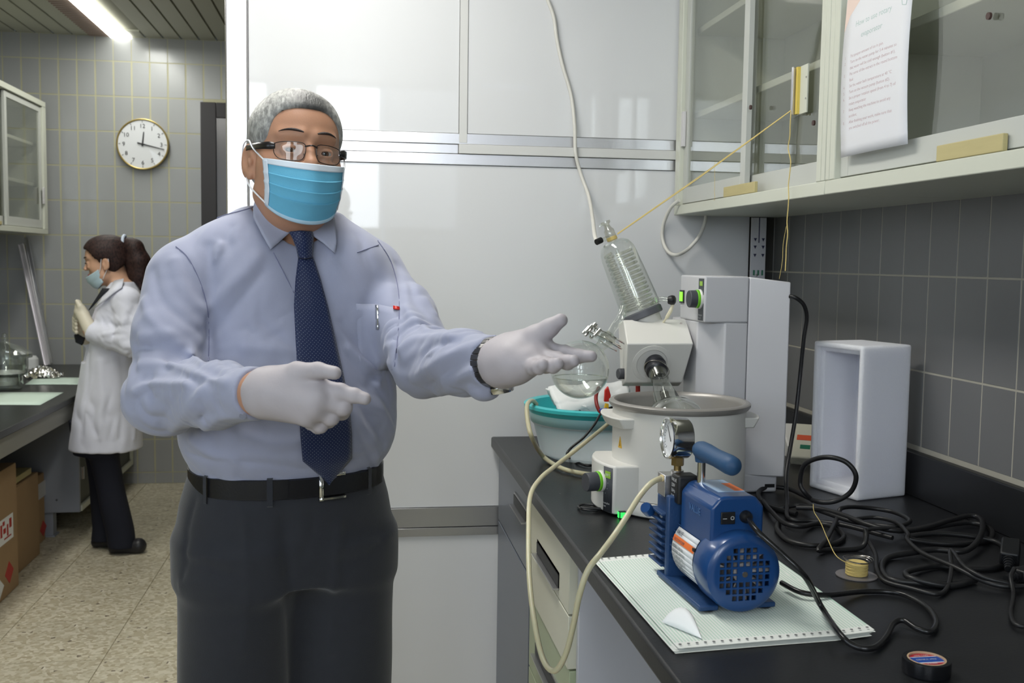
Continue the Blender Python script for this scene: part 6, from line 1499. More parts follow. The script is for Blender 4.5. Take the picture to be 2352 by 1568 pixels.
bk = belt_mesh(tb-R(7), tb+R(7), .953, .959, .011, .003, 8); bk.grid(belt_mesh(tb-R(7), tb+R(7), .994, 1.000, .011, .003, 8) and [[ring_pt(tb+R(q), .98, .012)+np.array([0, 0, z-.98]) for z in (.994, 1.000)] for q in np.linspace(-7, 7, 9)])
g1_ = [[ring_pt(tb+R(q), .98, .0135)+np.array([0, 0, z-.98]) for z in (.953, 1.000)] for q in (5.2, 7)]
bk.grid(g1_)
bk.build('buckle', CHROME, bt, solid=.0025)
for px in (620, 470, 850):
    best = min((abs(ring_pt(t_, .98, .01)[0]/ring_pt(t_, .98, .01)[1]-ray(px, 1120)[0]/ray(px, 1120)[1]), t_) for t_ in np.linspace(R(5), R(175), 300))[1]
    belt_mesh(best-R(1.6), best+R(1.6), .948, .998, .008, .0025, 4).build('belt_loop', TROUS, trs, smooth=50)

# ---- stitched seams of the shirt
for pts in ([(404, 566), (432, 592), (460, 648), (476, 705), (480, 760), (479, 828)], [(868, 552), (898, 600), (914, 660), (917, 720), (912, 790), (906, 842)], [(470, 512), (515, 494), (560, 482), (584, 474)], [(628, 580), (650, 622), (675, 672)], [(820, 580), (870, 562)]):
    q = [surf(shirt, x, y, 1.3, 2.2, .0014, True) for x, y in np.array(spline([(a_, b_, 0) for a_, b_ in pts], 6))[:, :2]]; q = [v for v in q if v is not None]
    if len(q) > 3: MB().tube(q, .0009, 5).build('seam', mat('seam_thread', srgb(112, 115, 142), .8), [o for o in man.children if o.name.startswith('shirt')][0])

# ---- head parts
for s_ in (-1, 1): eye(Wh, HH, s_, man, 1., (-.22, 1, -.05))
# hair shell
HAIR = mat('grey_hair', srgb(176, 176, 170), .55, spec=.4, bump=.9, bscale=230, stretch=(1, .35, .35)); 
def hair_mat(m, cA, cB, dark, center):
    nt = m.node_tree; b = nt.nodes['Principled BSDF']; tc = nt.nodes.new('ShaderNodeTexCoord')
    mp = nt.nodes.new('ShaderNodeMapping'); mp.inputs['Scale'].default_value = (1.0, .35, .5)
    n_ = nt.nodes.new('ShaderNodeTexNoise'); n_.inputs['Scale'].default_value = 170; n_.inputs['Detail'].default_value = 4
    nt.links.new(tc.outputs['Object'], mp.inputs[0]); nt.links.new(mp.outputs[0], n_.inputs[0])
    mr = nt.nodes.new('ShaderNodeMapRange'); mr.inputs[1].default_value = .38; mr.inputs[2].default_value = .62; nt.links.new(n_.outputs[0], mr.inputs[0])
    mx = nt.nodes.new('ShaderNodeMix'); mx.data_type = 'RGBA'; mx.inputs[6].default_value = (*cA, 1); mx.inputs[7].default_value = (*cB, 1); nt.links.new(mr.outputs[0], mx.inputs[0])
    if dark is not None:
        vm = nt.nodes.new('ShaderNodeVectorMath'); vm.operation = 'DISTANCE'; vm.inputs[1].default_value = tuple(center); nt.links.new(tc.outputs['Object'], vm.inputs[0])
        m2 = nt.nodes.new('ShaderNodeMapRange'); m2.inputs[1].default_value = .018; m2.inputs[2].default_value = .055; m2.inputs[3].default_value = .9; m2.inputs[4].default_value = 0; nt.links.new(vm.outputs['Value'], m2.inputs[0])
        m3 = nt.nodes.new('ShaderNodeMix'); m3.data_type = 'RGBA'; nt.links.new(mx.outputs[2], m3.inputs[6]); m3.inputs[7].default_value = (*dark, 1); nt.links.new(m2.outputs[0], m3.inputs[0]); nt.links.new(m3.outputs[2], b.inputs['Base Color'])
    else: nt.links.new(mx.outputs[2], b.inputs['Base Color'])
def hair_sdf(Hc, H, sc, t=.009, face=(.063, .074, .0, .030), low=-.045):
    s = Sdf(); W_ = lambda p: Hc+H@(np.array(p, float)*sc)
    s.ell(W_((0, -.014, .034)), np.array((.0765, .098, .075))*sc+t*.8, H, .02*sc)
    s.ell(W_((0, .018, .034)), np.array((.069, .067, .066))*sc+t*.9, H, .02*sc)
    s.ell(W_((0, -.040, -.020)), np.array((.068, .066, .062))*sc+t*.5, H, .03*sc)
    hx, hz, zc_, yc_ = face
    def cutf(P):
        q = (P-Hc)@H/sc; z_ = q[:, 2]-zc_; hz_ = np.where(z_ > 0, hz, .14)
        d = ((np.abs(q[:, 0]/hx)**3.2+np.abs(z_/hz_)**3.2)**(1/3.2)-1)*.06; return np.maximum(d, (yc_-q[:, 1])+.35*np.maximum(np.abs(q[:, 0])-.05, 0))*sc
    s.field(cutf, W_((0, 0, 0))-.22*sc, W_((0, 0, 0))+.22*sc, 'd', .014)
    for s_ in (-1, 1): s.ell(W_((s_*.085, .002, -.030)), np.array((.035, .026, .034))*sc, H, .006, 'd')
    lo, hi = W_((0, 0, 0))-.2*sc, W_((0, 0, 0))+.2*sc
    n_ = H@np.array([0, -.55, -.83]); s.plane(W_((0, -.02, low-.03)), n_, lo, hi, .008)
    s.plane(W_((0, .02, low)), H@np.array([0, .3, -.95]), W_((0, .09, -.05))-.09*sc, W_((0, .09, -.05))+.09*sc, .005) if False else None
    return s, W_
hs, Wm = hair_sdf(Hc, HH, 1., .0030, face=(.0580, .0640, .0, .034), low=-.05)
def strandnoise(Hc, H, amp, fr):
    def g(P):
        q = (P-Hc)@H; a = np.arctan2(q[:, 0], q[:, 2]+.03); 
        return amp*(np.sin(a*fr+np.sin(q[:, 1]*60)*1.5)*.6+np.sin(a*fr*2.3+q[:, 1]*90)*.4)*(1)
    return g
hs.disp.append(wav(21, .03, .0010, 5))
hair = hs.mesh('hair', .0024, HAIR, man)
# short combed strands over the shell
vs = np.zeros(len(hair.data.vertices)*3); hair.data.vertices.foreach_get('co', vs); vs = vs.reshape(-1, 3)+np.array(wmat(hair).to_translation())
ns = np.zeros(len(hair.data.vertices)*3); hair.data.vertices.foreach_get('normal', ns); ns = ns.reshape(-1, 3)
lv = (vs-Hc)@HH; rgh = np.random.default_rng(4)
ctrn = (ns*(vs-Hc-HH@np.array([0, -.01, .02]))).sum(1) > .02
cand = np.nonzero(ctrn)[0]; pick = rgh.choice(cand, min(len(cand), 15000))
HS = [mat('silver_strand', srgb(180, 180, 176), .55, spec=.3), mat('grey_strand', srgb(126, 126, 124), .45, spec=.5), mat('dark_strand', srgb(58, 58, 58), .45, spec=.5)]
sm_ = MB(); darkc = np.array([.012, .080, .076])
for q in pick:
    p = vs[q]; n_ = ns[q]; l = lv[q]
    top = max(0, min(1, (l[2]-.04)/.05)); com = np.array([.55*top+.0, -.55-.1*top, -.85*(1-top)+.05])+rgh.normal(size=3)*.16
    d_ = HH@com; d_ -= n_*(d_@n_); d_ /= np.linalg.norm(d_)+1e-9; ln = .012+.008*rgh.random()
    sd_ = np.cross(n_, d_); w_ = .00062
    dd_ = math.exp(-(np.linalg.norm((l-darkc)*np.array([1, 1, 1.2]))/.034)**2)
    rr_2 = rgh.random(); sm_.cur = 2 if rr_2 < .06+.85*dd_ else (1 if rr_2 < .45+.5*dd_ else 0)
    a_, m_, b_ = p-d_*ln*.3+n_*.0000, p+d_*ln*.3+n_*.0016, p+d_*ln*.75+n_*.0007
    sm_.add([a_-sd_*w_, a_+sd_*w_, a_+n_*w_*1.4, m_-sd_*w_, m_+sd_*w_, m_+n_*w_*1.5, b_], [(0, 1, 4, 3), (1, 2, 5, 4), (2, 0, 3, 5), (3, 4, 6), (4, 5, 6), (5, 3, 6)])
tag(sm_.build('hair_strands', HS, hair, smooth=0), kind='stuff')
hair_mat(HAIR, srgb(172, 172, 168), srgb(126, 126, 124), srgb(62, 62, 62), Wm((.010, .078, .082)))
# eyebrows
BROW = mat('dark_brow', srgb(48, 40, 38), .7, bump=.8, bscale=300)
for s_ in (-1, 1):
    pts = []
    for k in range(9):
        t_ = k/8; x = s_*(.012+.038*t_); z = .0235+.0055*math.sin(t_*2.2)-.005*t_*t_; pts.append((x, z))
    P_ = []
    for x, z in pts:
        o = Wh((x, .14, z)); dv = -HH[:, 1]; Y_ = np.arange(0, .1, .0008); Q_ = o+Y_[:, None]*dv; d_ = body(Q_, False); i = int(np.argmax(d_ < .0006)); P_.append(Q_[i])
    MB().tube(P_, [.0020, .0034, .0042, .0044, .0042, .0036, .0028, .0019, .0007], 8, flat=.55).build('eyebrow', BROW, man, smooth=60)
# glasses
gl = thing('glasses', '', ''); [gl.__delitem__(k) for k in ('label', 'category') if k in gl]
gl.name = 'glasses'; gl.location = [float(c) for c in Wh((0, .095, 0))]; adopt(gl, man)
FRM = mat('black_frame', srgb(26, 24, 26), .3)
LENS = glassmat('lens', tint=(.95, .96, .97), base=.03, edge=.35, rough=.01)
yl = .100
def G(x, z, y=yl): return Wh((x, y-abs(x)**2*6.0, z))
for s_ in (-1, 1):
    out = [(.010, .0045), (.028, .0085), (.050, .0065), (.058, .001), (.056, -.014), (.046, -.0215), (.024, -.0225), (.012, -.017)]
    pp = spline([(s_*x, z, 0) for x, z in out], 5, closed=True)
    ring = [G(p[0], p[1]-.003) for p in pp]; c_ = G(s_*.033, -.003)
    MB().add([c_]+ring, [(0, i+1, (i+1) % len(ring)+1) for i in range(len(ring))]).build('lens', LENS, gl, smooth=60)
    MB().tube(ring, .0007, 6, closed=True).build('rim', FRM, gl)
    tp_ = spline([G(s_*.056, -.003), Wh((s_*.068, .074, -.003)), Wh((s_*.0765, .050, -.002)), Wh((s_*.082, .0, .0)), Wh((s_*.084, -.018, -.006))], 5); up_ = HH[:, 2]
    hts = np.interp(np.arange(len(tp_)), [0, 3, 10, len(tp_)-1], [.0045, .0062, .0055, .003])
    MB().grid([[p-up_*h, p, p+up_*h] for p, h in zip(tp_, hts)]).build('temple', FRM, gl, smooth=50, solid=.0028)
    MB().tube([G(s_*.012, -.013), Wh((s_*.0105, .094, -.015))], .0008, 6).build('nose_pad', STEEL, gl)
MB().tube(spline([G(-.0105, -.001), Wh((0, .106, .001)), G(.0105, -.001)], 5), .0014, 6).build('bridge', FRM, gl)
# face mask: pleated sheet from the nose to under the chin
MASKB = mat('blue_nonwoven', srgb(104, 176, 206), .75, spec=.2, bump=.15, bscale=500, var=.05, vscale=60)
MASKW = mat('white_nonwoven', srgb(206, 216, 226), .75)
nu, nv = 41, 54
def mask_pt(u, v, off=0.):
    """u -1..1 across, v 0 top .. 1 bottom"""
    th_ = u*R(63)
    zt_ = -.031+.008*abs(u)**1.5; zb_ = -.130+.030*abs(u)**2.0
    z = zt_+(zb_-zt_)*v
    ridge = math.exp(-(u/.26)**2)
    fr = .110+.006*math.sin(v*math.pi)-.016*max(0, v-.70)/.3 - .012*max(0, .12-v)/.12*0
    fr += .008*ridge*(1-v)**1.5 + .004*math.sin(math.pi*v)
    sd_ = .078*(1-.12*v)
    x = sd_*math.sin(th_); y = .012+(fr-.012)*math.cos(th_)**.85 if math.cos(th_) > 0 else .012
    pl = 0
    for c_, a_ in ((.30, .0042), (.50, .0050), (.68, .0042)):
        t_ = (v-c_)/.045
        if t_ > 0: pl += a_*math.exp(-t_*1.1)
    pl -= .0
    y += pl*(1-abs(u)**3)+off; x += (pl*.3+off)*math.sin(th_)
    z -= .0
    return Wh((x, y-.0*u, z))
grid = [[mask_pt(-1+2*i/(nu-1), .085+.88*j/(nv-1)) for j in range(nv)] for i in range(nu)]
mk = thing('face_mask', '', ''); [mk.__delitem__(k) for k in ('label', 'category') if k in mk]; mk.location = [float(c) for c in Wh((0, .1, -.06))]; adopt(mk, man)
MB().grid(grid).build('pleated_sheet', MASKB, mk, smooth=60, solid=.0012)
def strip_(u0, u1, v0, v1, nm_, off=.0012, n1=30, n2=6, m=MASKW):
    MB().grid([[mask_pt(u0+(u1-u0)*i/n1, v0+(v1-v0)*j/n2, off) for j in range(n2+1)] for i in range(n1+1)]).build(nm_, m, mk, smooth=60, solid=.0012)
strip_(-1, 1, 0, .115, 'top_band'); strip_(-1, 1, .945, 1.0, 'bottom_band', n2=3, m=mat('pale_blue_nonwoven', srgb(176, 208, 226), .75))
strip_(-1.02, -.90, .03, .98, 'side_band', .0016, 4, 24); strip_(.90, 1.02, .03, .98, 'side_band', .0016, 4, 24)
for s_ in (-1, 1):
    a_, b_ = mask_pt(s_*.98, .04, .002), mask_pt(s_*.98, .95, .002)
    pts = spline([a_, Wh((s_*.0805, .030, -.004)), Wh((s_*.083, .006, .012)), Wh((s_*.085, -.022, .006)), Wh((s_*.084, -.026, -.022)), Wh((s_*.0815, -.006, -.048)), Wh((s_*.080, .018, -.068)), b_], 6)
    MB().tube(pts, .0014, 6).build('ear_loop', mat('white_elastic', srgb(226, 228, 232), .7), mk)

# ---- collar, tie, pocket
allS = Sdf(); allS.ops = list(SB.ops); allS.cap(nb+np.array([0, 0, -.03]), Hc+HH@np.array([0, -.026, -.075]), .064, .060, .02)
def patch_on(sd, poly_rows, off, name, m, parent, solid=.0016, nsub=8, smooth=60):
    """rows of pixel polylines; resampled and laid on the body"""
    rows = []
    for rw in poly_rows:
        a = np.array(rw, float); t = np.linspace(0, len(a)-1, nsub+1); rows.append(np.stack([np.interp(t, range(len(a)), a[:, 0]), np.interp(t, range(len(a)), a[:, 1])], 1))
    a = np.array(rows); t = np.linspace(0, len(a)-1, (len(a)-1)*4+1); 
    px = np.array([[np.interp(tt, range(len(a)), a[:, j, 0]) for j in range(nsub+1)] for tt in t]); py = np.array([[np.interp(tt, range(len(a)), a[:, j, 1]) for j in range(nsub+1)] for tt in t])
    P_ = np.zeros(px.shape+(3,)); last = None
    for i in range(px.shape[0]):
        for j in range(px.shape[1]):
            o_ = off(i/(px.shape[0]-1), j/nsub) if callable(off) else off
            q = surf(sd, px[i, j], py[i, j], 1.3, 2.2, o_, sd is shirt); 
            if q is None: q = last if last is not None else at(px[i, j], py[i, j], Y=1.85)
            P_[i, j] = q; last = q
    Y_ = P_[:, :, 1]
    for _ in range(3): Y_[1:-1, 1:-1] = (Y_[1:-1, 1:-1]*2+Y_[:-2, 1:-1]+Y_[2:, 1:-1]+Y_[1:-1, :-2]+Y_[1:-1, 2:])/6
    P2 = np.array([[at(px[i, j], py[i, j], Y=Y_[i, j]) for j in range(px.shape[1])] for i in range(px.shape[0])])
    return MB().grid(P2).build(name, m, parent, smooth=smooth, solid=solid), P2
shirt_o = [o for o in man.children if o.name.startswith('shirt')][0]
COLR = cloth('collar_cloth', srgb(156, 160, 179), .7)
patch_on(allS, [[(588, 455), (606, 452)], [(582, 478), (612, 480)], [(582, 500), (628, 498)], [(600, 535), (650, 516)], [(621, 573), (668, 532)]], .009, 'collar_flap', COLR, shirt_o, .0025)
patch_on(allS, [[(704, 534), (752, 494)], [(718, 541), (768, 500)], [(742, 558), (772, 530)], [(770, 582), (773, 556)]], .009, 'collar_flap', COLR, shirt_o, .0025)
# collar band at the back of the neck
# tie
def tie_mat():
    m = cloth('navy_tie_silk', srgb(28, 40, 76), .42, 1200, .15, .1); nt = m.node_tree; b = nt.nodes['Principled BSDF']
    uv = nt.nodes.new('ShaderNodeUVMap'); mp = nt.nodes.new('ShaderNodeMapping'); mp.inputs['Scale'].default_value = (1, 1, 1); nt.links.new(uv.outputs[0], mp.inputs[0])
    v = nt.nodes.new('ShaderNodeTexVoronoi'); v.inputs['Scale'].default_value = 1; v.inputs['Randomness'].default_value = 0; nt.links.new(mp.outputs[0], v.inputs[0])
    lt_ = nt.nodes.new('ShaderNodeMath'); lt_.operation = 'LESS_THAN'; lt_.inputs[1].default_value = .14; nt.links.new(v.outputs[0], lt_.inputs[0])
    mx = nt.nodes.new('ShaderNodeMix'); mx.data_type = 'RGBA'; mx.inputs[6].default_value = (*srgb(24, 36, 72), 1); mx.inputs[7].default_value = (*srgb(120, 128, 140), 1)
    nt.links.new(lt_.outputs[0], mx.inputs[0]); nt.links.new(mx.outputs[2], b.inputs['Base Color']); return m
TIE = tie_mat()
def add_uv(o, P2, scale=220):
    a, b = P2.shape[:2]; U = np.zeros((a, b, 2))
    U[:, 1:, 0] = np.cumsum(np.linalg.norm(np.diff(P2, axis=1), axis=2), 1); U[1:, :, 1] = np.cumsum(np.linalg.norm(np.diff(P2, axis=0), axis=2), 0); U[:, :, 0] -= U[:, b//2:b//2+1, 0]
    U *= scale; W2 = np.stack([U[:, :, 0]+U[:, :, 1], U[:, :, 1]-U[:, :, 0]], -1)*.7071
    l = o.data.uv_layers.new(name='UVMap'); vi = np.zeros(len(o.data.loops), int); o.data.loops.foreach_get('vertex_index', vi); l.data.foreach_set('uv', W2.reshape(-1, 2)[vi].ravel())
tofs = lambda i, j: .006+.004*math.sin(math.pi*j)
t_, P2 = patch_on(allS, [[(686, 588), (698, 590), (718, 588)], [(679, 640), (705, 640), (735, 638)], [(675, 700), (712, 700), (752, 700)], [(679, 780), (725, 780), (770, 778)], [(683, 850), (735, 850), (786, 850)], [(687, 930), (748, 930), (802, 928)], [(690, 1000), (750, 1000), (808, 998)], [(695, 1058), (752, 1060), (808, 1052)], [(738, 1094), (755, 1097), (778, 1086)], [(753, 1112), (756, 1113), (759, 1112)]], tofs, 'tie', TIE, man, .003, 10)
add_uv(t_, P2)
k_, P2 = patch_on(allS, [[(664, 532), (690, 529), (716, 532)], [(672, 545), (695, 543), (719, 545)], [(682, 570), (700, 570), (718, 570)], [(686, 592), (700, 593), (717, 591)]], lambda i, j: .012+.008*math.sin(math.pi*j), 'tie_knot', TIE, t_, .004, 8)
add_uv(k_, P2)
# pocket with pen clip and red tab, placket
patch_on(shirt, [[(818, 697), (866, 698), (917, 709)], [(820, 760), (868, 765), (916, 772)], [(826, 838), (866, 850), (900, 850)]], .0014, 'chest_pocket', SHIRT, shirt_o, .0010)
patch_on(shirt, [[(862, 700), (868, 700)], [(863, 730), (869, 730)], [(864, 757), (868, 757)]], .0045, 'pen_clip', CHROME, man, .0015, 2)
patch_on(shirt, [[(903, 702), (918, 704)], [(903, 709), (918, 711)]], .0035, 'red_tab', REDP, man, .002, 2)
p = surf(SB, 558, 955, 1.2, 2.2, .002); MB().cyl(p, p+np.array([0, -.0025, 0]), .005, n=16).build('cuff_button', mat('grey_button', srgb(120, 122, 134), .3), shirt_o)
# ---- wrist watch
wc = wrL-dL_*.010; Rw = frame_from(dL_)
wt_o = thing('wristwatch', 'steel link wristwatch on the wrist of the outstretched arm', 'watch', wc)
lk = MB()
for k in range(26):
    a = 2*math.pi*k/26; ca, sa_ = math.cos(a), math.sin(a); r_ = .0372
    T = lambda p: wc+Rw@np.array([(r_+p[0])*ca-p[1]*sa_, (r_+p[0])*sa_+p[1]*ca, p[2]])
    box('band_link', (-.0016, -.0042, -.0115), (.0018, .0042, .0115), mat('dark_steel', srgb(120, 118, 116), .3, 1), wt_o, .0007, T=T)
best = min(range(72), key=lambda q: (lambda p: (p[2]-p[1]*.35))(Rw@np.array([math.cos(R(q*5)), math.sin(R(q*5)), 0])))
dd = Rw@np.array([math.cos(R(best*5)), math.sin(R(best*5)), 0])
MB().lathe([(0, -.001), (.019, -.001), (.0195, .003), (.018, .008), (.0165, .0085), (.0165, .0075), (0, .0075)], wc+dd*.0375+dL_*.0, frame_from(dd), 36, cap=False).build('watch_case', CHROME, wt_o, smooth=40)
# ================================================================ THE WOMAN
wy = 4.885; wx = at(262, 900, Y=wy)[0]
wm = thing('person', 'dark-haired woman with a ponytail in a white lab coat, blue mask under her chin', 'person', (wx, wy, 0))
sc = .93
WHc = at(243, 596, Y=wy); WH_ = head_frame(R(-84), R(-10), R(0))
bw_ = Sdf(); Ww = head_sdf(bw_, WHc, WH_, sc, .94, True)
def wz(py): return CAMZ-(py-587)/F*wy
def wr_row(py, x0, x1, b, dy=0): 
    a0, a1 = at(x0, py, Y=wy)[0], at(x1, py, Y=wy)[0]; return (wz(py), (a0+a1)/2, wy+dy, (a1-a0)/2, b)
nk = at(278, 662, Y=wy)
bw_.cap(WHc+WH_@np.array([0, -.03, -.06])*sc, nk, .048, .050, .02)
COATR = [wr_row(1012, 160, 326, .170), wr_row(960, 166, 325, .168), wr_row(900, 176, 323, .160), wr_row(840, 186, 320, .150), wr_row(780, 196, 318, .145), wr_row(730, 206, 322, .155), wr_row(690, 222, 326, .165), wr_row(664, 240, 322, .145), wr_row(645, 258, 308, .085)]
bw_.loft([(z, x, y, a*.8, b*.72) for z, x, y, a, b in COATR], 0, .03)
wleg = [[(.035, 228, 290), (.10, 232, 300), (.30, 226, 298), (.55, 212, 286), (.75, 208, 276)], [(.03, 276, 334), (.10, 272, 332), (.30, 256, 314), (.55, 230, 294), (.75, 222, 286)]]
def legrows(k, g=1.): 
    out = []
    for z, x0, x1 in wleg[k]:
        a0, a1 = (x0-819)/F*wy, (x1-819)/F*wy; out.append((z, (a0+a1)/2, wy+(.07 if k == 0 else -.04), (a1-a0)/2*g, .060*g))
    return out
for k in range(2): bw_.loft(legrows(k, .6), 0, .02)
shW = at(292, 690, Y=wy-.14); elW = at(300, 790, Y=wy-.19); wrW = at(206, 762, Y=wy-.14)
shF = at(292, 690, Y=wy+.14); elF = at(296, 800, Y=wy+.17); wrF = at(196, 775, Y=wy+.02)
bw_.path([shW, elW, wrW], [.038, .033, .024], .02); bw_.path([shF, elF, wrF], [.038, .033, .024], .02)
hW = at(186, 716, Y=wy-.09); hF_ = at(180, 735, Y=wy-.02)
bw_.cap(wrW, hW, .026, .022, .01); bw_.cap(wrF, hF_, .026, .022, .01)
bw_.mesh('body', .0055, SKINW, wm)
COAT = cloth('white_coat_cloth', srgb(212, 214, 226), .8, 500, .1)
ct = Sdf(); ct.loft(COATR, 0, .03, n=2.1)
ct.path([shW, (shW+elW)/2, elW], [.062, .058, .055], .02, .04); ct.path([elW, (elW+wrW)/2, wrW], [.054, .047, .040], .02)
ct.path([shF, elF], [.058, .050], .02, .04); ct.path([elF, wrF], [.050, .038], .02)
CB = Sdf(); CB.ops = list(ct.ops)
for p, a, w_ in (([(310, 700), (296, 740), (290, 780)], .010, .016), ([(250, 700), (262, 760), (258, 780)], .008, .014), ([(300, 745), (268, 750)], .010, .010), ([(302, 760), (262, 762), (240, 768)], -.008, .010), ([(205, 810), (200, 900), (188, 1000)], .006, .010), ([(280, 820), (286, 900), (276, 1005)], .009, .016), ([(230, 830), (236, 920), (228, 1005)], -.008, .016), ([(200, 950), (215, 980), (222, 1005)], .007, .010), ([(310, 840), (312, 930), (306, 1005)], -.007, .014), ([(250, 790), (300, 806)], .008, .01)):
    q = [surf(CB, x, y, 4.2, 5.4) for x, y in p]; q = [v for v in q if v is not None]
    if len(q) > 1: ct.disp.append(fold(q, a, w_))
ct.disp.append(wav(31, .10, .004, 6))
for c_, k_, pe, am, ra, sd_ in ((elW, up+np.array([-.5, 0, 0]), .05, .012, .11, 21), ((elW+wrW)/2, np.array([1., 0, .3]), .04, .008, .09, 22), ((shW+elW)/2, up, .06, .009, .10, 23), (at(230, 930, Y=wy-.15), np.array([1., 0, .1]), .07, .010, .22, 24)): ct.disp.append(crease(c_, k_, pe, am, ra, sd_))
ct.plane((0, 0, wz(1012)), (0, 0, -1), (wx-.5, wy-.4, .2), (wx+.5, wy+.4, .52), .004)
ct.cap(nk+np.array([-.02, 0, .0]), nk+np.array([-.06, 0, .10]), .052, .06, .01, 'd')
ct.plane(wrW, wrW-elW, wrW-.05, wrW+.05, .003); 
coat = ct.mesh('lab_coat', .0060, COAT, wm)
# lapel, dark top, pocket
SHW = Sdf(); SHW.ops = list(CB.ops)
def wp_(rows, off, name, m, parent=coat, solid=.004):
    P_ = []
    for rw in rows:
        r_ = []
        for x, y in rw:
            q = surf(CB, x, y, 4.2, 5.4, off); r_.append(q if q is not None else at(x, y, Y=wy-.1))
        P_.append(r_)
    return MB().grid(P_).build(name, m, parent, smooth=60, solid=solid)
wp_([[(262, 645), (284, 640)], [(250, 668), (280, 660)], [(232, 690), (262, 672)], [(212, 712), (236, 694)]], .010, 'lapel', COAT)
wp_([[(236, 662), (252, 662)], [(222, 684), (240, 672)], [(204, 712), (214, 702)]], .006, 'dark_top', mat('black_knit', srgb(30, 32, 40), .8), wm)
wt2 = Sdf()
for k in range(2): wt2.loft(legrows(k), 0, .03, n=2.2)
wt2.loft([(.46, (250-819)/F*wy, wy, .10, .10), (.62, (248-819)/F*wy, wy, .11, .11)], 0, .03)
wt2.disp.append(wav(41, .09, .005, 6)); wt2.mesh('trousers', .007, mat('navy_trouser_cloth', srgb(20, 23, 36), .85), wm)
for (x0, y0, x1, y1, dy) in ((246, 1232, 222, 1236, .07), (318, 1238, 262, 1243, -.04)):
    s = Sdf(); a = at(x0, y0, Y=wy+dy); b = at(x1, y1, Y=wy+dy); a[2] = .034; b[2] = .026
    s.cap(a, b, .036, .026, .02); s.plane((0, 0, .004), (0, 0, -1), a-.3, a+.3, .002); s.mesh('shoe', .006, mat('dark_shoe', srgb(34, 33, 36), .4), wm)
# gloved hands: cream latex, clasped
GLW = mat('cream_latex', srgb(206, 200, 182), .5)
s = Sdf(); s.cap(wrW+(elW-wrW)*.05, hW, .032, .027, .01)
for k, (x, y) in enumerate(((176, 696), (174, 706), (172, 718), (174, 730))):
    m0 = at(190, 704+k*10, Y=wy-.10); s.path([hW*.3+m0*.7, at(x+4, y-2, Y=wy-.085), at(x, y+8, Y=wy-.06)], [.012, .0105, .0085], .004, .012)
s.path([at(196, 720, Y=wy-.10), at(184, 704, Y=wy-.105), at(177, 692, Y=wy-.10)], [.014, .012, .009], .004, .01)
s.mesh('glove', .0035, GLW, wm)
s = Sdf(); s.cap(wrF, hF_, .033, .027, .01)
for k in range(4): s.path([at(186, 728+k*9, Y=wy-.03), at(172, 730+k*9, Y=wy-.045), at(176, 736+k*9, Y=wy-.075)], [.012, .0105, .009], .004, .012)
s.path([at(190, 735, Y=wy-.02), at(180, 716, Y=wy-.03), at(176, 704, Y=wy-.04)], [.014, .012, .009], .004, .01)
s.mesh('glove', .0035, GLW, wm)
MB().tube([at(176, 768, Y=wy-.01), at(182, 780, Y=wy-.02), at(192, 784, Y=wy-.02)], [.012, .02, .02], 10).build('dark_cuff', MATS['black_knit'], wm)
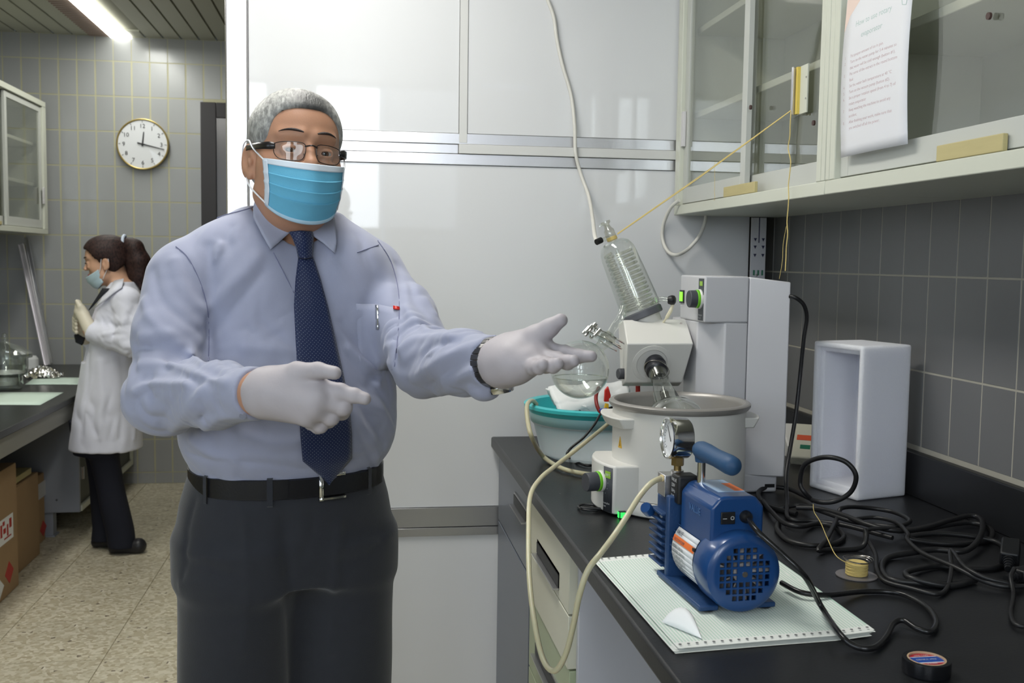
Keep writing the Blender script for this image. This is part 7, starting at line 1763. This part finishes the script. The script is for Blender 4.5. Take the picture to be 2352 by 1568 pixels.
# hair and ponytail
HB = mat('dark_brown_hair', srgb(44, 30, 28), .6, spec=.3)
hs, Wm = hair_sdf(WHc, WH_, sc, .012, face=(.070, .066, -.004, .022), low=-.05)
hs.disp.append(strandnoise(WHc, WH_, .0005, 40)); hw_o = hs.mesh('hair', .0042, HB, wm)
hair_mat(HB, srgb(56, 38, 34), srgb(30, 20, 20), None, None)
pt = Sdf(); pt.path([at(288, 556, Y=wy), at(308, 570, Y=wy), at(320, 600, Y=wy), at(322, 630, Y=wy), at(326, 662, Y=wy-.02)], [.022, .040, .046, .040, .012], .02)
pt.path([at(300, 560, Y=wy), at(303, 600, Y=wy), at(300, 640, Y=wy)], [.02, .03, .012], .02)
pt.disp.append(wav(51, .02, .0012, 5, (3, 3, .6))); pt.mesh('ponytail', .0050, HB, hw_o)
MB().tube([at(286, 556, Y=wy)+np.array([.004*math.cos(a), .024*math.cos(a), .030*math.sin(a)]) for a in np.linspace(0, 2*math.pi, 24, endpoint=False)], .007, 8, closed=True).build('hair_tie', mat('white_scrunchie', srgb(200, 212, 228), .7), hw_o)
for s_ in (-1, 1):
    eye(Ww, WH_, s_, wm, sc, (0, 1, -.3))
    MB().tube([Ww((s_*.018, .088, -.006)), Ww((s_*.031, .0915, -.003)), Ww((s_*.045, .082, -.006))], [.0012, .0028, .0014], 6).build('eyelashes', BROW, wm)
for s_ in (-1, 1):
    P_ = []
    for k in range(7):
        t_ = k/6; x = s_*(.012+.034*t_); z = .022+.006*math.sin(t_*2.2)-.004*t_; o = Ww((x, .14, z)); dv = -WH_[:, 1]; Y_ = np.arange(0, .1, .001); Q_ = o+Y_[:, None]*dv; d_ = bw_(Q_, False); P_.append(Q_[int(np.argmax(d_ < .0008))])
    MB().tube(P_, [.0015, .003, .003, .003, .0026, .002, .001], 6).build('eyebrow', BROW, wm)
MB().tube([Ww((-.018, .0875, -.062)), Ww((0, .091, -.062)), Ww((.018, .0875, -.062))], [.0025, .0048, .0025], 8).build('lips', mat('red_lips', srgb(176, 52, 62), .4), wm)
# mask pulled below the chin
mkw = thing('face_mask', '', ''); [mkw.__delitem__(k) for k in ('label', 'category') if k in mkw]; mkw.location = [float(c) for c in Ww((0, .08, -.1))]; adopt(mkw, wm)
g = []
for i in range(21):
    u = -1+2*i/20; r_ = []
    for j in range(9):
        v = j/8; th_ = u*R(78); x = .074*math.sin(th_)*(1-.22*v); y = .014+(.092-.045*v+.012*math.sin(v*3.1))*math.cos(th_); z = -.072-.066*v+.030*abs(u)**2
        r_.append(Ww((x, y, z+.003*math.sin(v*14))))
    g.append(r_)
MB().grid(g).build('pleated_sheet', mat('pale_blue_mask', srgb(178, 202, 212), .75), mkw, smooth=60, solid=.002)
for s_ in (-1, 1): MB().tube(spline([Ww((s_*.064, .040, -.070)), Ww((s_*.072, .022, -.035)), Ww((s_*.080, .008, .008)), Ww((s_*.082, -.018, .006)), Ww((s_*.080, -.016, -.03)), Ww((s_*.066, .022, -.09))], 5), .0014, 5).build('ear_loop', MATS['white_elastic'], mkw)
